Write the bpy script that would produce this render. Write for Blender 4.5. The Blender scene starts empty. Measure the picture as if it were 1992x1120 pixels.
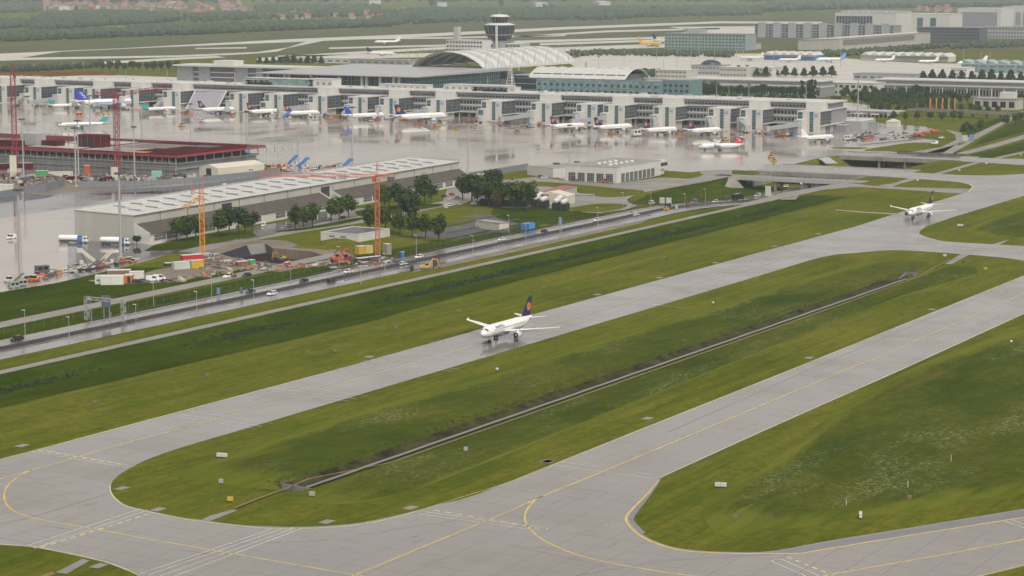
import bpy, bmesh, math, random
from mathutils import Vector, Matrix
from mathutils.geometry import tessellate_polygon, delaunay_2d_cdt
from mathutils import noise as mnoise
PI = math.pi
rnd = random.Random(7)
scene = bpy.context.scene
col = scene.collection

# ------------------------------------------------------------------ camera
# world axes: X runs along the taxiways (away, to the right), Y along the terminal pier (away, to the left), metres
FPX, PITCH, YAW, CAMH = 4420.0, 0.13862, 0.50872, 119.0
FW = Vector((math.cos(YAW) * math.cos(PITCH), math.sin(YAW) * math.cos(PITCH), -math.sin(PITCH)))
RT = Vector((math.sin(YAW), -math.cos(YAW), 0))
UP = RT.cross(FW)
cam_data = bpy.data.cameras.new('camera')
cam = bpy.data.objects.new('camera', cam_data)
col.objects.link(cam)
cam.matrix_world = Matrix(((RT.x, UP.x, -FW.x, 0), (RT.y, UP.y, -FW.y, 0), (RT.z, UP.z, -FW.z, CAMH), (0, 0, 0, 1)))
cam_data.sensor_width = 36.0
cam_data.lens = FPX / 1992 * 36.0
cam_data.clip_start = 1.0
cam_data.clip_end = 90000.0
scene.camera = cam

# ------------------------------------------------------------------ sky, sun, exposure
SUN_EL, SUN_AZ = math.radians(54), math.radians(-125)
world = bpy.data.worlds.new('World')
scene.world = world
world.use_nodes = True
wn, wl = world.node_tree.nodes, world.node_tree.links
wn.clear()
w_out = wn.new('ShaderNodeOutputWorld')
w_bg = wn.new('ShaderNodeBackground')
w_sky = wn.new('ShaderNodeTexSky')
w_sky.sky_type = 'NISHITA'
w_sky.sun_disc = False
w_sky.sun_elevation = SUN_EL
w_sky.sun_rotation = math.radians(90) - SUN_AZ
w_sky.altitude = 450
w_sky.air_density = 1.0
w_sky.dust_density = 6.0
w_sky.ozone_density = 1.0
w_hsv = wn.new('ShaderNodeHueSaturation')          # a closed cloud deck: nearly grey daylight
w_hsv.inputs['Saturation'].default_value = 0.08
w_bg.inputs['Strength'].default_value = 0.13
wl.new(w_sky.outputs[0], w_hsv.inputs['Color'])
w_mul = wn.new('ShaderNodeMix')
w_mul.data_type = 'RGBA'
w_mul.blend_type = 'MULTIPLY'
w_mul.inputs[0].default_value = 1.0
w_mul.inputs[7].default_value = (1.0, 0.955, 0.905, 1)
wl.new(w_hsv.outputs[0], w_mul.inputs[6])
wl.new(w_mul.outputs[2], w_bg.inputs['Color'])
wl.new(w_bg.outputs[0], w_out.inputs['Surface'])
sun_data = bpy.data.lights.new('sun', 'SUN')
sun_data.energy = 0.9
sun_data.angle = math.radians(14)
sun_data.color = (1.0, 0.94, 0.86)
sun = bpy.data.objects.new('sun', sun_data)
col.objects.link(sun)
sd = Vector((math.cos(SUN_EL) * math.cos(SUN_AZ), math.cos(SUN_EL) * math.sin(SUN_AZ), math.sin(SUN_EL)))
sun.rotation_euler = sd.to_track_quat('Z', 'Y').to_euler()
sun.location = (0, 0, 300)
vs = scene.view_settings
vs.view_transform = 'Standard'
vs.look = 'None'
vs.gamma = 1.0
vs.use_curve_mapping = False
vs.exposure = 0.6
scene.cycles.max_bounces = 5
scene.cycles.volume_bounces = 0
scene.cycles.use_denoising = True

# ------------------------------------------------------------------ helpers
def G(px, py, z=0.0):
    """the point of the level z that the photograph shows at pixel (px, py)"""
    d = FW + RT * ((px - 996) / FPX) - UP * ((py - 560) / FPX)
    t = (z - CAMH) / d.z
    return Vector((d.x * t, d.y * t, z))
def YatX(px, X, z=0.0):
    """Y of the point of the plane X whose image column is px"""
    lo, hi = -500.0, 9000.0
    for _ in range(50):
        m = (lo + hi) / 2
        v = Vector((X, m, z - CAMH))
        if 996 + FPX * v.dot(RT) / v.dot(FW) > px: lo = m
        else: hi = m
    return lo
def smooth(a, b, x):
    t = max(0.0, min(1.0, (x - a) / (b - a)))
    return t * t * (3 - 2 * t)

ORD = ['zeroth', 'first', 'second', 'third', 'fourth', 'fifth', 'sixth', 'seventh', 'eighth', 'ninth', 'tenth', 'eleventh', 'twelfth',
       'thirteenth', 'fourteenth', 'fifteenth', 'sixteenth', 'seventeenth', 'eighteenth', 'nineteenth', 'twentieth']
def nth(i):
    if i < len(ORD): return ORD[i]
    t = {2: 'twenty', 3: 'thirty', 4: 'forty', 5: 'fifty', 6: 'sixty'}[i // 10]
    return t + '-' + ORD[i % 10] if i % 10 else t.replace('y', 'ieth')

KIDS = {}
def link(o, parent=None):
    col.objects.link(o)
    if parent is not None:
        o.parent = parent
        KIDS.setdefault(parent.name, []).append(o)
    return o
def tag(o, label, cat, group=None):
    o['label'] = label
    o['category'] = cat
    if group: o['group'] = group
    return o
def thing(name, label, cat, loc=(0, 0, 0), rotz=0.0, group=None):
    o = bpy.data.objects.new(name, None)
    o.empty_display_size = 0.5
    link(o)
    o.location = loc
    o.rotation_euler = (0, 0, rotz)
    return tag(o, label, cat, group)
def copy_tree(o, parent=None):
    c = o.copy()
    link(c, parent)
    for k in KIDS.get(o.name, []): copy_tree(k, c)
    return c
def dup(root, loc, rotz, label, group=None, scale=None):
    r = copy_tree(root)
    r.location = loc
    r.rotation_euler = (0, 0, rotz)
    r['label'] = label
    if group: r['group'] = group
    if scale: r.scale = scale if not isinstance(scale, (int, float)) else (scale,) * 3
    return r

class MB:
    """collects simple shapes and links them as ONE mesh object"""
    def __init__(s, m=None):
        s.v, s.f, s.mi, s.ms, s.cur, s.T = [], [], [], [], 0, None
        if m is not None: s.use(m)
    def use(s, m):
        if m not in s.ms: s.ms.append(m)
        s.cur = s.ms.index(m)
        return s
    def at(s, x=0, y=0, z=0, rz=0.0, ry=0.0, rx=0.0):
        s.T = Matrix.Translation((x, y, z)) @ Matrix.Rotation(rz, 4, 'Z') @ Matrix.Rotation(ry, 4, 'Y') @ Matrix.Rotation(rx, 4, 'X')
        return s
    def add(s, vs_, fs_):
        b = len(s.v)
        if s.T is not None: vs_ = [s.T @ Vector(p) for p in vs_]
        s.v.extend(tuple(p) for p in vs_)
        for f in fs_:
            s.f.append(tuple(i + b for i in f))
            s.mi.append(s.cur)
        return s
    def box(s, x0, x1, y0, y1, z0, z1):
        return s.add([(x0, y0, z0), (x1, y0, z0), (x1, y1, z0), (x0, y1, z0), (x0, y0, z1), (x1, y0, z1), (x1, y1, z1), (x0, y1, z1)],
                     [(0, 3, 2, 1), (4, 5, 6, 7), (0, 1, 5, 4), (1, 2, 6, 5), (2, 3, 7, 6), (3, 0, 4, 7)])
    def cbox(s, x, y, z, sx, sy, sz):
        return s.box(x - sx / 2, x + sx / 2, y - sy / 2, y + sy / 2, z, z + sz)
    def quad(s, *p):
        return s.add(p, [tuple(range(len(p)))])
    def prism(s, pts, z0, z1):
        n = len(pts)
        vs_ = [(p[0], p[1], z0) for p in pts] + [(p[0], p[1], z1) for p in pts]
        a = sum(pts[i][0] * pts[(i + 1) % n][1] - pts[(i + 1) % n][0] * pts[i][1] for i in range(n))
        if a < 0: vs_ = vs_[:n][::-1] + vs_[n:][::-1]
        tri = tessellate_polygon([[Vector((v[0], v[1], 0)) for v in vs_[:n]]]) if n > 4 else [tuple(range(n))]
        fs_ = []
        for t in tri:
            q = [vs_[i] for i in t]
            ar = sum(q[i][0] * q[(i + 1) % len(q)][1] - q[(i + 1) % len(q)][0] * q[i][1] for i in range(len(q)))
            t = tuple(t) if ar > 0 else tuple(t)[::-1]
            fs_.append(tuple(i + n for i in t))
            fs_.append(t[::-1])
        fs_ += [(i, (i + 1) % n, (i + 1) % n + n, i + n) for i in range(n)]
        return s.add(vs_, fs_)
    def extr(s, prof, axis, a0, a1):
        """closed profile in the plane across axis ('x': (y,z), 'y': (x,z)) drawn from a0 to a1"""
        n = len(prof)
        mk = (lambda a, p: (a, p[0], p[1])) if axis == 'x' else (lambda a, p: (p[0], a, p[1]))
        vs_ = [mk(a0, p) for p in prof] + [mk(a1, p) for p in prof]
        tri = tessellate_polygon([[Vector((p[0], p[1], 0)) for p in prof]]) if n > 4 else [tuple(range(n))]
        fs_ = [tuple(t) for t in tri] + [tuple(i + n for i in t)[::-1] for t in tri]
        fs_ += [(i, i + n, (i + 1) % n + n, (i + 1) % n) for i in range(n)]
        return s.add(vs_, fs_)
    def tube(s, p, q, r, n=6, r2=None, caps=True):
        p, q = Vector(p), Vector(q)
        d = (q - p)
        if d.length < 1e-6: return s
        a = d.normalized()
        u = a.orthogonal().normalized()
        w = a.cross(u)
        r2 = r if r2 is None else r2
        vs_ = []
        for c, rr in ((p, r), (q, r2)):
            for i in range(n):
                t = 2 * PI * i / n
                vs_.append(c + u * (rr * math.cos(t)) + w * (rr * math.sin(t)))
        fs_ = [(i, (i + 1) % n, (i + 1) % n + n, i + n) for i in range(n)]
        if caps: fs_ += [tuple(range(n))[::-1], tuple(range(n, 2 * n))]
        return s.add(vs_, fs_)
    def bar(s, p, q, w, h=None):
        return s.tube(p, q, w * 0.7, 4)
    def lathe(s, prof, axis='z', n=12, c=(0, 0, 0)):
        """prof: (t, r) or (t, r, offset z) along axis through c"""
        vs_, fs_ = [], []
        for p in prof:
            for i in range(n):
                a = 2 * PI * i / n
                ca, sa = math.cos(a) * p[1], math.sin(a) * p[1]
                oz = p[2] if len(p) > 2 else 0
                if axis == 'z': vs_.append((c[0] + ca, c[1] + sa, c[2] + p[0]))
                elif axis == 'x': vs_.append((c[0] + p[0], c[1] - ca, c[2] + sa + oz))
                else: vs_.append((c[0] + ca, c[1] + p[0], c[2] + sa + oz))
        m = len(prof)
        for k in range(m - 1):
            for i in range(n):
                j = (i + 1) % n
                fs_.append((k * n + i, k * n + j, (k + 1) * n + j, (k + 1) * n + i))
        fs_.append(tuple(range(n))[::-1])
        fs_.append(tuple(range((m - 1) * n, m * n)))
        return s.add(vs_, fs_)
    def obj(s, name, parent=None, smooth_=False, kind=None, norm=True):
        me = bpy.data.meshes.new(name)
        me.from_pydata(s.v, [], s.f)
        for m in s.ms: me.materials.append(m)
        if len(s.ms) > 1: me.polygons.foreach_set('material_index', s.mi)
        if norm:
            bm = bmesh.new()
            bm.from_mesh(me)
            bmesh.ops.recalc_face_normals(bm, faces=bm.faces)
            bm.to_mesh(me)
            bm.free()
        if smooth_: me.polygons.foreach_set('use_smooth', [True] * len(me.polygons))
        me.update()
        o = bpy.data.objects.new(name, me)
        link(o, parent)
        if kind: o['kind'] = kind
        return o
def again(o, parent, loc=(0, 0, 0), rotz=0.0, scale=None):
    """another part that shares o's mesh"""
    c = bpy.data.objects.new(o.name.split('.')[0], o.data)
    link(c, parent)
    c.location = loc
    c.rotation_euler = (0, 0, rotz)
    if scale: c.scale = scale
    return c

def spline(pts, n=4):
    """smooth open curve through pixel points"""
    out = []
    P_ = [pts[0]] + list(pts) + [pts[-1]]
    for i in range(1, len(P_) - 2):
        p0, p1, p2, p3 = P_[i - 1], P_[i], P_[i + 1], P_[i + 2]
        for k in range(n):
            t = k / n
            out.append(tuple(0.5 * (2 * p1[j] + (p2[j] - p0[j]) * t + (2 * p0[j] - 5 * p1[j] + 4 * p2[j] - p3[j]) * t * t
                                    + (3 * p1[j] - p0[j] - 3 * p2[j] + p3[j]) * t ** 3) for j in (0, 1)))
    out.append(tuple(pts[-1]))
    return out
def sheet(name, m, outer, holes=(), z=0.03, kind='structure', parent=None, px=True, thick=0.0):
    """a level sheet from outlines given as image points (or metres if px is False)"""
    conv = (lambda p: G(p[0], p[1], z)) if px else (lambda p: Vector((p[0], p[1], z)))
    loops = [[conv(p) for p in outer]] + [[conv(p) for p in h] for h in holes]
    flat = [v for L in loops for v in L]
    ed, k = [], 0
    for L in loops:
        ed += [(k + i, k + (i + 1) % len(L)) for i in range(len(L))]
        k += len(L)
    V2, _e, F2, *_r = delaunay_2d_cdt([Vector((v.x, v.y)) for v in flat], ed, [], 0, 1e-5)
    def inside(L, x, y):
        r = False
        for i in range(len(L)):
            a, b = L[i], L[i - 1]
            if (a.y > y) != (b.y > y) and x < (b.x - a.x) * (y - a.y) / (b.y - a.y) + a.x: r = not r
        return r
    mb = MB(m)
    fs_ = []
    for f in F2:
        cx, cy = sum(V2[i].x for i in f) / len(f), sum(V2[i].y for i in f) / len(f)
        if not inside(loops[0], cx, cy) or any(inside(h, cx, cy) for h in loops[1:]): continue
        a, b, c = (V2[i] for i in f[:3])
        fs_.append(tuple(f) if (b - a).cross(c - a) > 0 else tuple(f)[::-1])
    mb.add([(v.x, v.y, z) for v in V2], fs_)
    if thick:
        b = 0
        for L in loops:
            for i in range(len(L)):
                p, q = L[i], L[(i + 1) % len(L)]
                mb.quad(p, q, q - Vector((0, 0, thick)), p - Vector((0, 0, thick)))
    return mb.obj(name, parent, kind=kind, norm=False)
def ribbon(mb, pts, w, z=0.03, zf=None, off=0.0):
    """a flat strip of width w along points in metres"""
    n = len(pts)
    L, R = [], []
    for i in range(n):
        a, b = pts[max(i - 1, 0)], pts[min(i + 1, n - 1)]
        d = Vector((b[0] - a[0], b[1] - a[1]))
        d.normalize()
        nn = Vector((-d.y, d.x))
        zz = z if zf is None else zf(pts[i][0], pts[i][1]) + z
        L.append((pts[i][0] + nn.x * (off + w / 2), pts[i][1] + nn.y * (off + w / 2), zz))
        R.append((pts[i][0] + nn.x * (off - w / 2), pts[i][1] + nn.y * (off - w / 2), zz))
    for i in range(n - 1): mb.quad(R[i], R[i + 1], L[i + 1], L[i])
def line_px(mb, pts, w, z=0.05):
    ribbon(mb, [tuple(G(p[0], p[1], z))[:2] for p in pts], w, z)
def dashes(mb, pts, w, on, off, z=0.05):
    P_ = [G(p[0], p[1], z) for p in pts]
    for a, b in zip(P_, P_[1:]):
        L = (b - a).length
        d = (b - a) / L
        t = 0.0
        while t < L:
            e = min(t + on, L)
            ribbon(mb, [tuple(a + d * t)[:2], tuple(a + d * e)[:2]], w, z)
            t += on + off
# ------------------------------------------------------------------ materials
class NT:
    def __init__(s, name):
        s.m = bpy.data.materials.new(name)
        s.m.use_nodes = True
        s.t = s.m.node_tree
        s.n, s.l = s.t.nodes, s.t.links
        s.b = s.n['Principled BSDF']
    def new(s, t, **k):
        n = s.n.new(t)
        for a, v in k.items(): setattr(n, a, v)
        return n
    def coord(s, scale=(1, 1, 1), rot=0.0, src='Object'):
        tc = s.new('ShaderNodeTexCoord')
        mp = s.new('ShaderNodeMapping')
        mp.inputs['Scale'].default_value = scale
        mp.inputs['Rotation'].default_value = (0, 0, rot)
        s.l.new(tc.outputs[src], mp.inputs['Vector'])
        return mp.outputs[0]
    def noise(s, vec, scale, detail=4, rough=0.55, dist=0.0):
        n = s.new('ShaderNodeTexNoise')
        n.inputs['Scale'].default_value = scale
        n.inputs['Detail'].default_value = detail
        n.inputs['Roughness'].default_value = rough
        n.inputs['Distortion'].default_value = dist
        s.l.new(vec, n.inputs['Vector'])
        return n.outputs['Fac']
    def ramp(s, fac, stops):
        r = s.new('ShaderNodeValToRGB')
        e = r.color_ramp.elements
        while len(e) < len(stops): e.new(0.5)
        for i, (p, c) in enumerate(stops):
            e[i].position = p
            e[i].color = c if len(c) == 4 else (*c, 1)
        s.l.new(fac, r.inputs[0])
        return r.outputs[0]
    def rng(s, fac, a, b, c, d):
        r = s.new('ShaderNodeMapRange')
        for i, v in enumerate((a, b, c, d)): r.inputs[i + 1].default_value = v
        s.l.new(fac, r.inputs[0])
        return r.outputs[0]
    def mix(s, fac, a, b, mode='MIX'):
        m = s.new('ShaderNodeMix', data_type='RGBA', blend_type=mode)
        for sock, v in ((m.inputs[0], fac), (m.inputs[6], a), (m.inputs[7], b)):
            if isinstance(v, (int, float)): sock.default_value = v
            elif isinstance(v, tuple): sock.default_value = (*v, 1)
            else: s.l.new(v, sock)
        return m.outputs[2]
    def bump(s, h, strength, dist=0.1):
        b = s.new('ShaderNodeBump')
        b.inputs['Strength'].default_value = strength
        b.inputs['Distance'].default_value = dist
        s.l.new(h, b.inputs['Height'])
        s.l.new(b.outputs[0], s.b.inputs['Normal'])
    def set(s, **k):
        for a, v in k.items():
            i = s.b.inputs[{'col': 'Base Color', 'rough': 'Roughness', 'metal': 'Metallic', 'spec': 'Specular IOR Level', 'coat': 'Coat Weight'}[a]]
            if isinstance(v, (int, float)): i.default_value = v
            elif isinstance(v, tuple): i.default_value = (*v, 1)
            else: s.l.new(v, i)
        return s
_mc = {}
def M(name, c, rough=0.55, var=0.10, scale=0.35, metal=0.0, spec=0.5, streak=False):
    """a painted, metal, plastic or plain surface with slight uneven wear"""
    if name in _mc: return _mc[name]
    t = NT(name)
    v = t.coord((1, 1, 0.25) if streak else (1, 1, 1))
    f = t.noise(v, scale, 5, 0.6)
    lo = tuple(x * (1 - var) for x in c)
    hi = tuple(min(1, x * (1 + var)) for x in c)
    t.set(col=t.ramp(f, [(0.3, lo), (0.7, hi)]), rough=rough, metal=metal, spec=spec)
    _mc[name] = t.m
    return t.m

def grass(name, a, b, c, streak=(0.008, 0.16, 1), flowers=0.0, mow=0.55, big=0.012, edge=False):
    """a: dark, b: middle, c: dry or light; streaks follow the mower along X"""
    t = NT(name)
    w = t.coord()
    base = t.ramp(t.noise(w, big, 6, 0.65), [(0.3, a), (0.5, b), (0.72, c)])
    st = t.noise(t.coord(streak), 1.0, 4, 0.6)
    base = t.mix(t.rng(st, 0.42, 0.68, 0, mow), base, (c[0] * 1.3, c[1] * 1.15, c[2]))
    st2 = t.noise(t.coord((0.03, 0.5, 1), 0.02), 1.0, 3, 0.6)
    base = t.mix(t.rng(st2, 0.5, 0.7, 0, mow * .8), base, tuple(x * 0.62 for x in a))
    fine = t.noise(w, 0.32, 6, 0.8)
    base = t.mix(t.rng(fine, 0.4, 0.75, 0, 0.7), base, tuple(x * 0.45 for x in a))
    blot = t.noise(t.coord((0.05, 0.11, 1)), 1.0, 6, 0.72, 0.8)
    base = t.mix(t.rng(blot, 0.5, 0.68, 0, 0.65), base, (b[0] * .55, b[1] * .72, b[2] * .6))
    dry = t.noise(t.coord((0.016, 0.05, 1)), 1.0, 5, 0.7, 0.5)
    base = t.mix(t.rng(dry, 0.56, 0.72, 0, 0.5), base, (c[0] * 1.15, c[1] * .92, c[2] * 1.2))
    if flowers:
        f1 = t.noise(t.coord((0.02, 0.06, 1)), 1.0, 4, 0.7)
        f2 = t.noise(w, 0.9, 3, 0.8)
        mlt = t.new('ShaderNodeMath', operation='MULTIPLY')
        t.l.new(t.rng(f1, 0.5, 0.66, 0, 1), mlt.inputs[0])
        t.l.new(t.rng(f2, 0.5, 0.66, 0, flowers), mlt.inputs[1])
        base = t.mix(mlt.outputs[0], base, (0.27, 0.27, 0.15))
    if edge:                                             # the cut edge fades into the mown margin
        at = t.new('ShaderNodeAttribute', attribute_name='edge')
        en = t.noise(t.coord((0.05, 0.2, 1)), 1.0, 5, 0.7)
        ad = t.new('ShaderNodeMath', operation='ADD')
        t.l.new(at.outputs['Fac'], ad.inputs[0])
        t.l.new(t.rng(en, 0.3, 0.7, -0.3, 0.3), ad.inputs[1])
        mown = t.ramp(t.noise(t.coord((0.012, 0.15, 1)), 1.0, 5, 0.65), [(0.3, (0.058, 0.080, 0.008)), (0.5, (0.098, 0.114, 0.013)), (0.72, (0.136, 0.134, 0.021))])
        base = t.mix(t.rng(ad.outputs[0], 0.3, 0.75, 0, 1), mown, base)
    t.set(col=base, rough=1.0, spec=0.0)
    t.bump(t.noise(w, 0.8, 6, 0.8), 0.7, 0.5)
    return t.m
GR_MOWN = grass('mown_grass', (0.058, 0.080, 0.008), (0.099, 0.116, 0.013), (0.140, 0.138, 0.022))
GR_TALL = grass('tall_meadow', (0.032, 0.052, 0.006), (0.060, 0.080, 0.010), (0.102, 0.108, 0.018), (0.02, 0.1, 1), 0.7, 0.3, 0.02, True)
GR_LUSH = grass('lush_bank_grass', (0.018, 0.036, 0.002), (0.036, 0.060, 0.003), (0.066, 0.086, 0.007), (0.02, 0.12, 1), 0, 0.3, 0.03)
GR_FAR = grass('airfield_grass', (0.070, 0.084, 0.036), (0.095, 0.104, 0.05), (0.125, 0.126, 0.07), (0.003, 0.02, 1), 0, 0.3, 0.004)  # greyer than the near grass: some distance haze is put into the colour
GR_FIELD = grass('field_green', (0.05, 0.085, 0.024), (0.07, 0.11, 0.03), (0.1, 0.125, 0.045), (0.003, 0.02, 1), 0, 0.3, 0.003)

def concrete(name, c, tile=7.5, rough=(0.25, 0.5), joint=0.25, patch=0.10, wet=0.0, spec=0.5, rscale=0.03, stretch=(1, 1, 1)):
    t = NT(name)
    w = t.coord()
    lo, hi = tuple(x * (1 - patch) for x in c), tuple(x * (1 + patch) for x in c)
    base = t.ramp(t.noise(w, 0.02, 6, 0.7), [(0.3, lo), (0.7, hi)])
    fine = t.noise(w, 1.4, 4, 0.7)
    base = t.mix(t.rng(fine, 0.3, 0.75, 0, 0.1), base, tuple(x * 0.75 for x in c))
    tr = t.noise(t.coord((0.004, 0.12, 1)), 1.0, 4, 0.6)                 # tyre marks and drag along X
    base = t.mix(t.rng(tr, 0.5, 0.8, 0, 0.22), base, tuple(x * 0.62 for x in c))
    if joint:
        br = t.new('ShaderNodeTexBrick')
        br.offset = 0.0
        br.inputs['Scale'].default_value = 1.0
        br.inputs['Mortar Size'].default_value = 0.11
        br.inputs['Mortar Smooth'].default_value = 0.4
        br.inputs['Brick Width'].default_value = tile
        br.inputs['Row Height'].default_value = tile
        br.inputs['Color1'].default_value = (0.42, 0.42, 0.42, 1)
        br.inputs['Color2'].default_value = (0.58, 0.58, 0.58, 1)
        br.inputs['Mortar'].default_value = (0, 0, 0, 1)
        t.l.new(w, br.inputs['Vector'])
        base = t.mix(t.rng(br.outputs['Color'], 0.35, 0.65, 0, 0.22), base, tuple(x * 0.8 for x in c))
        jm = t.new('ShaderNodeMath', operation='MULTIPLY')
        t.l.new(br.outputs['Fac'], jm.inputs[0])
        jm.inputs[1].default_value = joint
        base = t.mix(jm.outputs[0], base, tuple(x * 0.45 for x in c))
    stn = t.noise(w, 0.11, 7, 0.75, 0.8)                                  # oil and rubber stains
    base = t.mix(t.rng(stn, 0.56, 0.74, 0, 0.4), base, tuple(x * 0.6 for x in c))
    pd = t.noise(t.coord(stretch), rscale, 3, 0.6, 0.4)                   # where water still stands
    if wet: base = t.mix(t.rng(pd, 0.42, 0.58, wet, 0), base, tuple(x * 0.5 for x in c))
    t.set(col=base, rough=t.rng(pd, 0.4, 0.62, rough[0], rough[1]), spec=spec)
    return t.m
CONC = concrete('taxiway_concrete', (0.185, 0.168, 0.15), 7.5, (0.12, 0.3), 1.0, 0.18, 0.28, 0.5)
APRON = concrete('wet_apron_concrete', (0.31, 0.265, 0.225), 7.5, (0.04, 0.2), 0.3, 0.08, 0.3, 0.5, 0.010, (1, 1.6, 1))
APRON_D = concrete('wet_dark_asphalt', (0.10, 0.095, 0.10), 7.5, (0.04, 0.22), 0.15, 0.15, 0.4, 0.5, 0.03)
ROADM = concrete('wet_road_asphalt', (0.15, 0.14, 0.135), 20, (0.08, 0.3), 0, 0.12, 0.35, 0.5, 0.05)
PATHM = concrete('pale_path_asphalt', (0.20, 0.185, 0.165), 20, (0.4, 0.6), 0, 0.12, 0.1, 0.3, 0.05)
SHOULD = concrete('grey_shoulder_asphalt', (0.15, 0.15, 0.165), 20, (0.3, 0.5), 0, 0.12, 0.3, 0.4, 0.05)
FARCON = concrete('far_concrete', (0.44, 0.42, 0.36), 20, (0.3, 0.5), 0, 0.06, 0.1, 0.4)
DIRT = concrete('site_gravel', (0.17, 0.135, 0.10), 20, (0.4, 0.8), 0, 0.3, 0.4, 0.3, 0.06)
YEL = M('yellow_paint', (0.50, 0.36, 0.07), 0.5, 0.25, 0.3)
WHI = M('white_line_paint', (0.44, 0.43, 0.41), 0.5, 0.3, 0.3)
YPALE = M('worn_yellow_edge_paint', (0.5, 0.43, 0.2), 0.6, 0.25, 0.2)

WALLW = M('white_panel', (0.52, 0.51, 0.475), 0.45, 0.06, 0.2, streak=True)
WALLG = M('pale_grey_panel', (0.33, 0.335, 0.33), 0.5, 0.08, 0.2, streak=True)
WALLB = M('beige_panel', (0.40, 0.385, 0.34), 0.55, 0.07, 0.15, streak=True)
GREYB = M('grey_blue_louvre', (0.225, 0.23, 0.25), 0.4, 0.15, 0.3)
GREYD = M('dark_grey_metal', (0.08, 0.085, 0.095), 0.5, 0.15, 0.3)
ROOFW = M('white_roof_sheet', (0.46, 0.46, 0.435), 0.45, 0.07, 0.1)
ROOFG = M('grey_roof_felt', (0.22, 0.21, 0.20), 0.7, 0.18, 0.15)
ROOFB = M('brown_grey_lean_to_roof', (0.085, 0.073, 0.066), 0.95, 0.16, 0.25, spec=.05)
STEEL = M('galvanised_steel', (0.33, 0.33, 0.33), 0.5, 0.12, 0.6)
DARK = M('black_shadow_gap', (0.012, 0.013, 0.016), 0.6, 0.2, 0.5)
def glass(name, c, rough=0.12):
    t = NT(name)
    f = t.noise(t.coord((0.3, 0.3, 0.45)), 1.0, 3, 0.6)
    t.set(col=t.ramp(f, [(0.3, tuple(x * 0.6 for x in c)), (0.7, tuple(x * 1.4 for x in c))]), rough=rough, spec=0.45)
    return t.m
GLD = glass('dark_blue_glass', (0.022, 0.032, 0.046))
GLG = glass('green_glass', (0.045, 0.11, 0.115))
GLT = glass('pale_teal_glass', (0.17, 0.25, 0.25))
CARPK = concrete('car_park_asphalt', (0.085, 0.08, 0.085), 20, (0.5, 0.8), 0, 0.2, 0.2, 0.2)
GLB = glass('black_window_glass', (0.012, 0.014, 0.02))
RED = M('red_steel_paint', (0.24, 0.025, 0.035), 0.5, 0.2, 0.5)
MAROON = M('maroon_primer', (0.075, 0.009, 0.014), 0.95, 0.3, 0.1, spec=.1)
ORANGE = M('orange_paint', (0.46, 0.14, 0.03), 0.45, 0.15, 0.5)
ORED = M('orange_red_paint', (0.42, 0.07, 0.025), 0.45, 0.15, 0.5)
CRANEY = M('yellow_orange_crane_paint', (0.62, 0.26, 0.03), 0.45, 0.15, 0.5)
YELP = M('yellow_machine_paint', (0.50, 0.32, 0.035), 0.45, 0.12, 0.5)
BLUEP = M('blue_paint', (0.05, 0.16, 0.42), 0.4, 0.12, 0.5)
SIGNB = M('pale_blue_sign', (0.16, 0.27, 0.45), 0.5, 0.1, 0.5)
GREENP = M('green_paint', (0.05, 0.26, 0.09), 0.5, 0.12, 0.5)
TEAL = M('teal_paint', (0.02, 0.26, 0.25), 0.4, 0.08, 0.5)
TENT = M('cream_tent_fabric', (0.50, 0.475, 0.39), 0.6, 0.05, 0.3)
RUBBER = M('black_rubber', (0.015, 0.015, 0.016), 0.7, 0.2, 1.0)
PW = M('aircraft_white', (0.66, 0.66, 0.64), 0.28, 0.03, 0.2)
PGREY = M('aircraft_belly_grey', (0.36, 0.38, 0.42), 0.35, 0.06, 0.3)
NAVY = M('navy_fin_paint', (0.012, 0.016, 0.085), 0.35, 0.1, 0.4)
ORDISC = M('orange_disc_paint', (0.72, 0.22, 0.02), 0.4, 0.06, 0.5)
REDFIN = M('red_fin_paint', (0.6, 0.02, 0.025), 0.35, 0.06, 0.5)
ANAB = M('royal_blue_fin_paint', (0.02, 0.05, 0.32), 0.35, 0.08, 0.4)
SKYB = M('light_blue_stripe_paint', (0.1, 0.26, 0.6), 0.35, 0.08, 0.4)
PURP = M('purple_fin_paint', (0.05, 0.02, 0.11), 0.4, 0.08, 0.4)
YELF = M('yellow_fuselage_paint', (0.72, 0.40, 0.03), 0.4, 0.06, 0.4)
METAL = M('bare_metal', (0.45, 0.46, 0.48), 0.3, 0.08, 0.6, 0.8)
TRACKM = M('rusty_gravel_track', (0.17, 0.11, 0.055), 0.8, 0.25, 0.4)
BARK = M('bark', (0.05, 0.04, 0.03), 0.9, 0.3, 2.0)
def leafmat(name, a, b):
    t = NT(name)
    tc = t.new('ShaderNodeNewGeometry')
    f = t.noise(t.coord(), 0.45, 3, 0.7)
    c1 = t.ramp(f, [(0.32, a), (0.68, b)])
    c2 = t.mix(t.rng(tc.outputs['Random Per Island'], 0, 1, 0, 0.55), c1, tuple(x * 1.7 for x in b))
    oi = t.new('ShaderNodeObjectInfo')                     # every tree its own tone
    c3 = t.mix(t.rng(oi.outputs['Random'], 0, 1, 0, 0.6), c2, (b[0] * 1.9, b[1] * 1.6, b[2] * 1.2))
    t.set(col=c3, rough=0.8, spec=0.2)
    return t.m
LEAF = leafmat('tree_leaves', (0.013, 0.028, 0.004), (0.030, 0.055, 0.008))
LEAF2 = leafmat('dark_tree_leaves', (0.008, 0.018, 0.006), (0.018, 0.036, 0.010))
LEAF3 = leafmat('bronze_tree_leaves', (0.045, 0.036, 0.012), (0.08, 0.055, 0.018))
LEAFF = leafmat('far_wood_leaves', (0.016, 0.030, 0.016), (0.036, 0.056, 0.028))  # leaf tones shifted to blue-grey, part of the distance haze painted in
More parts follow.
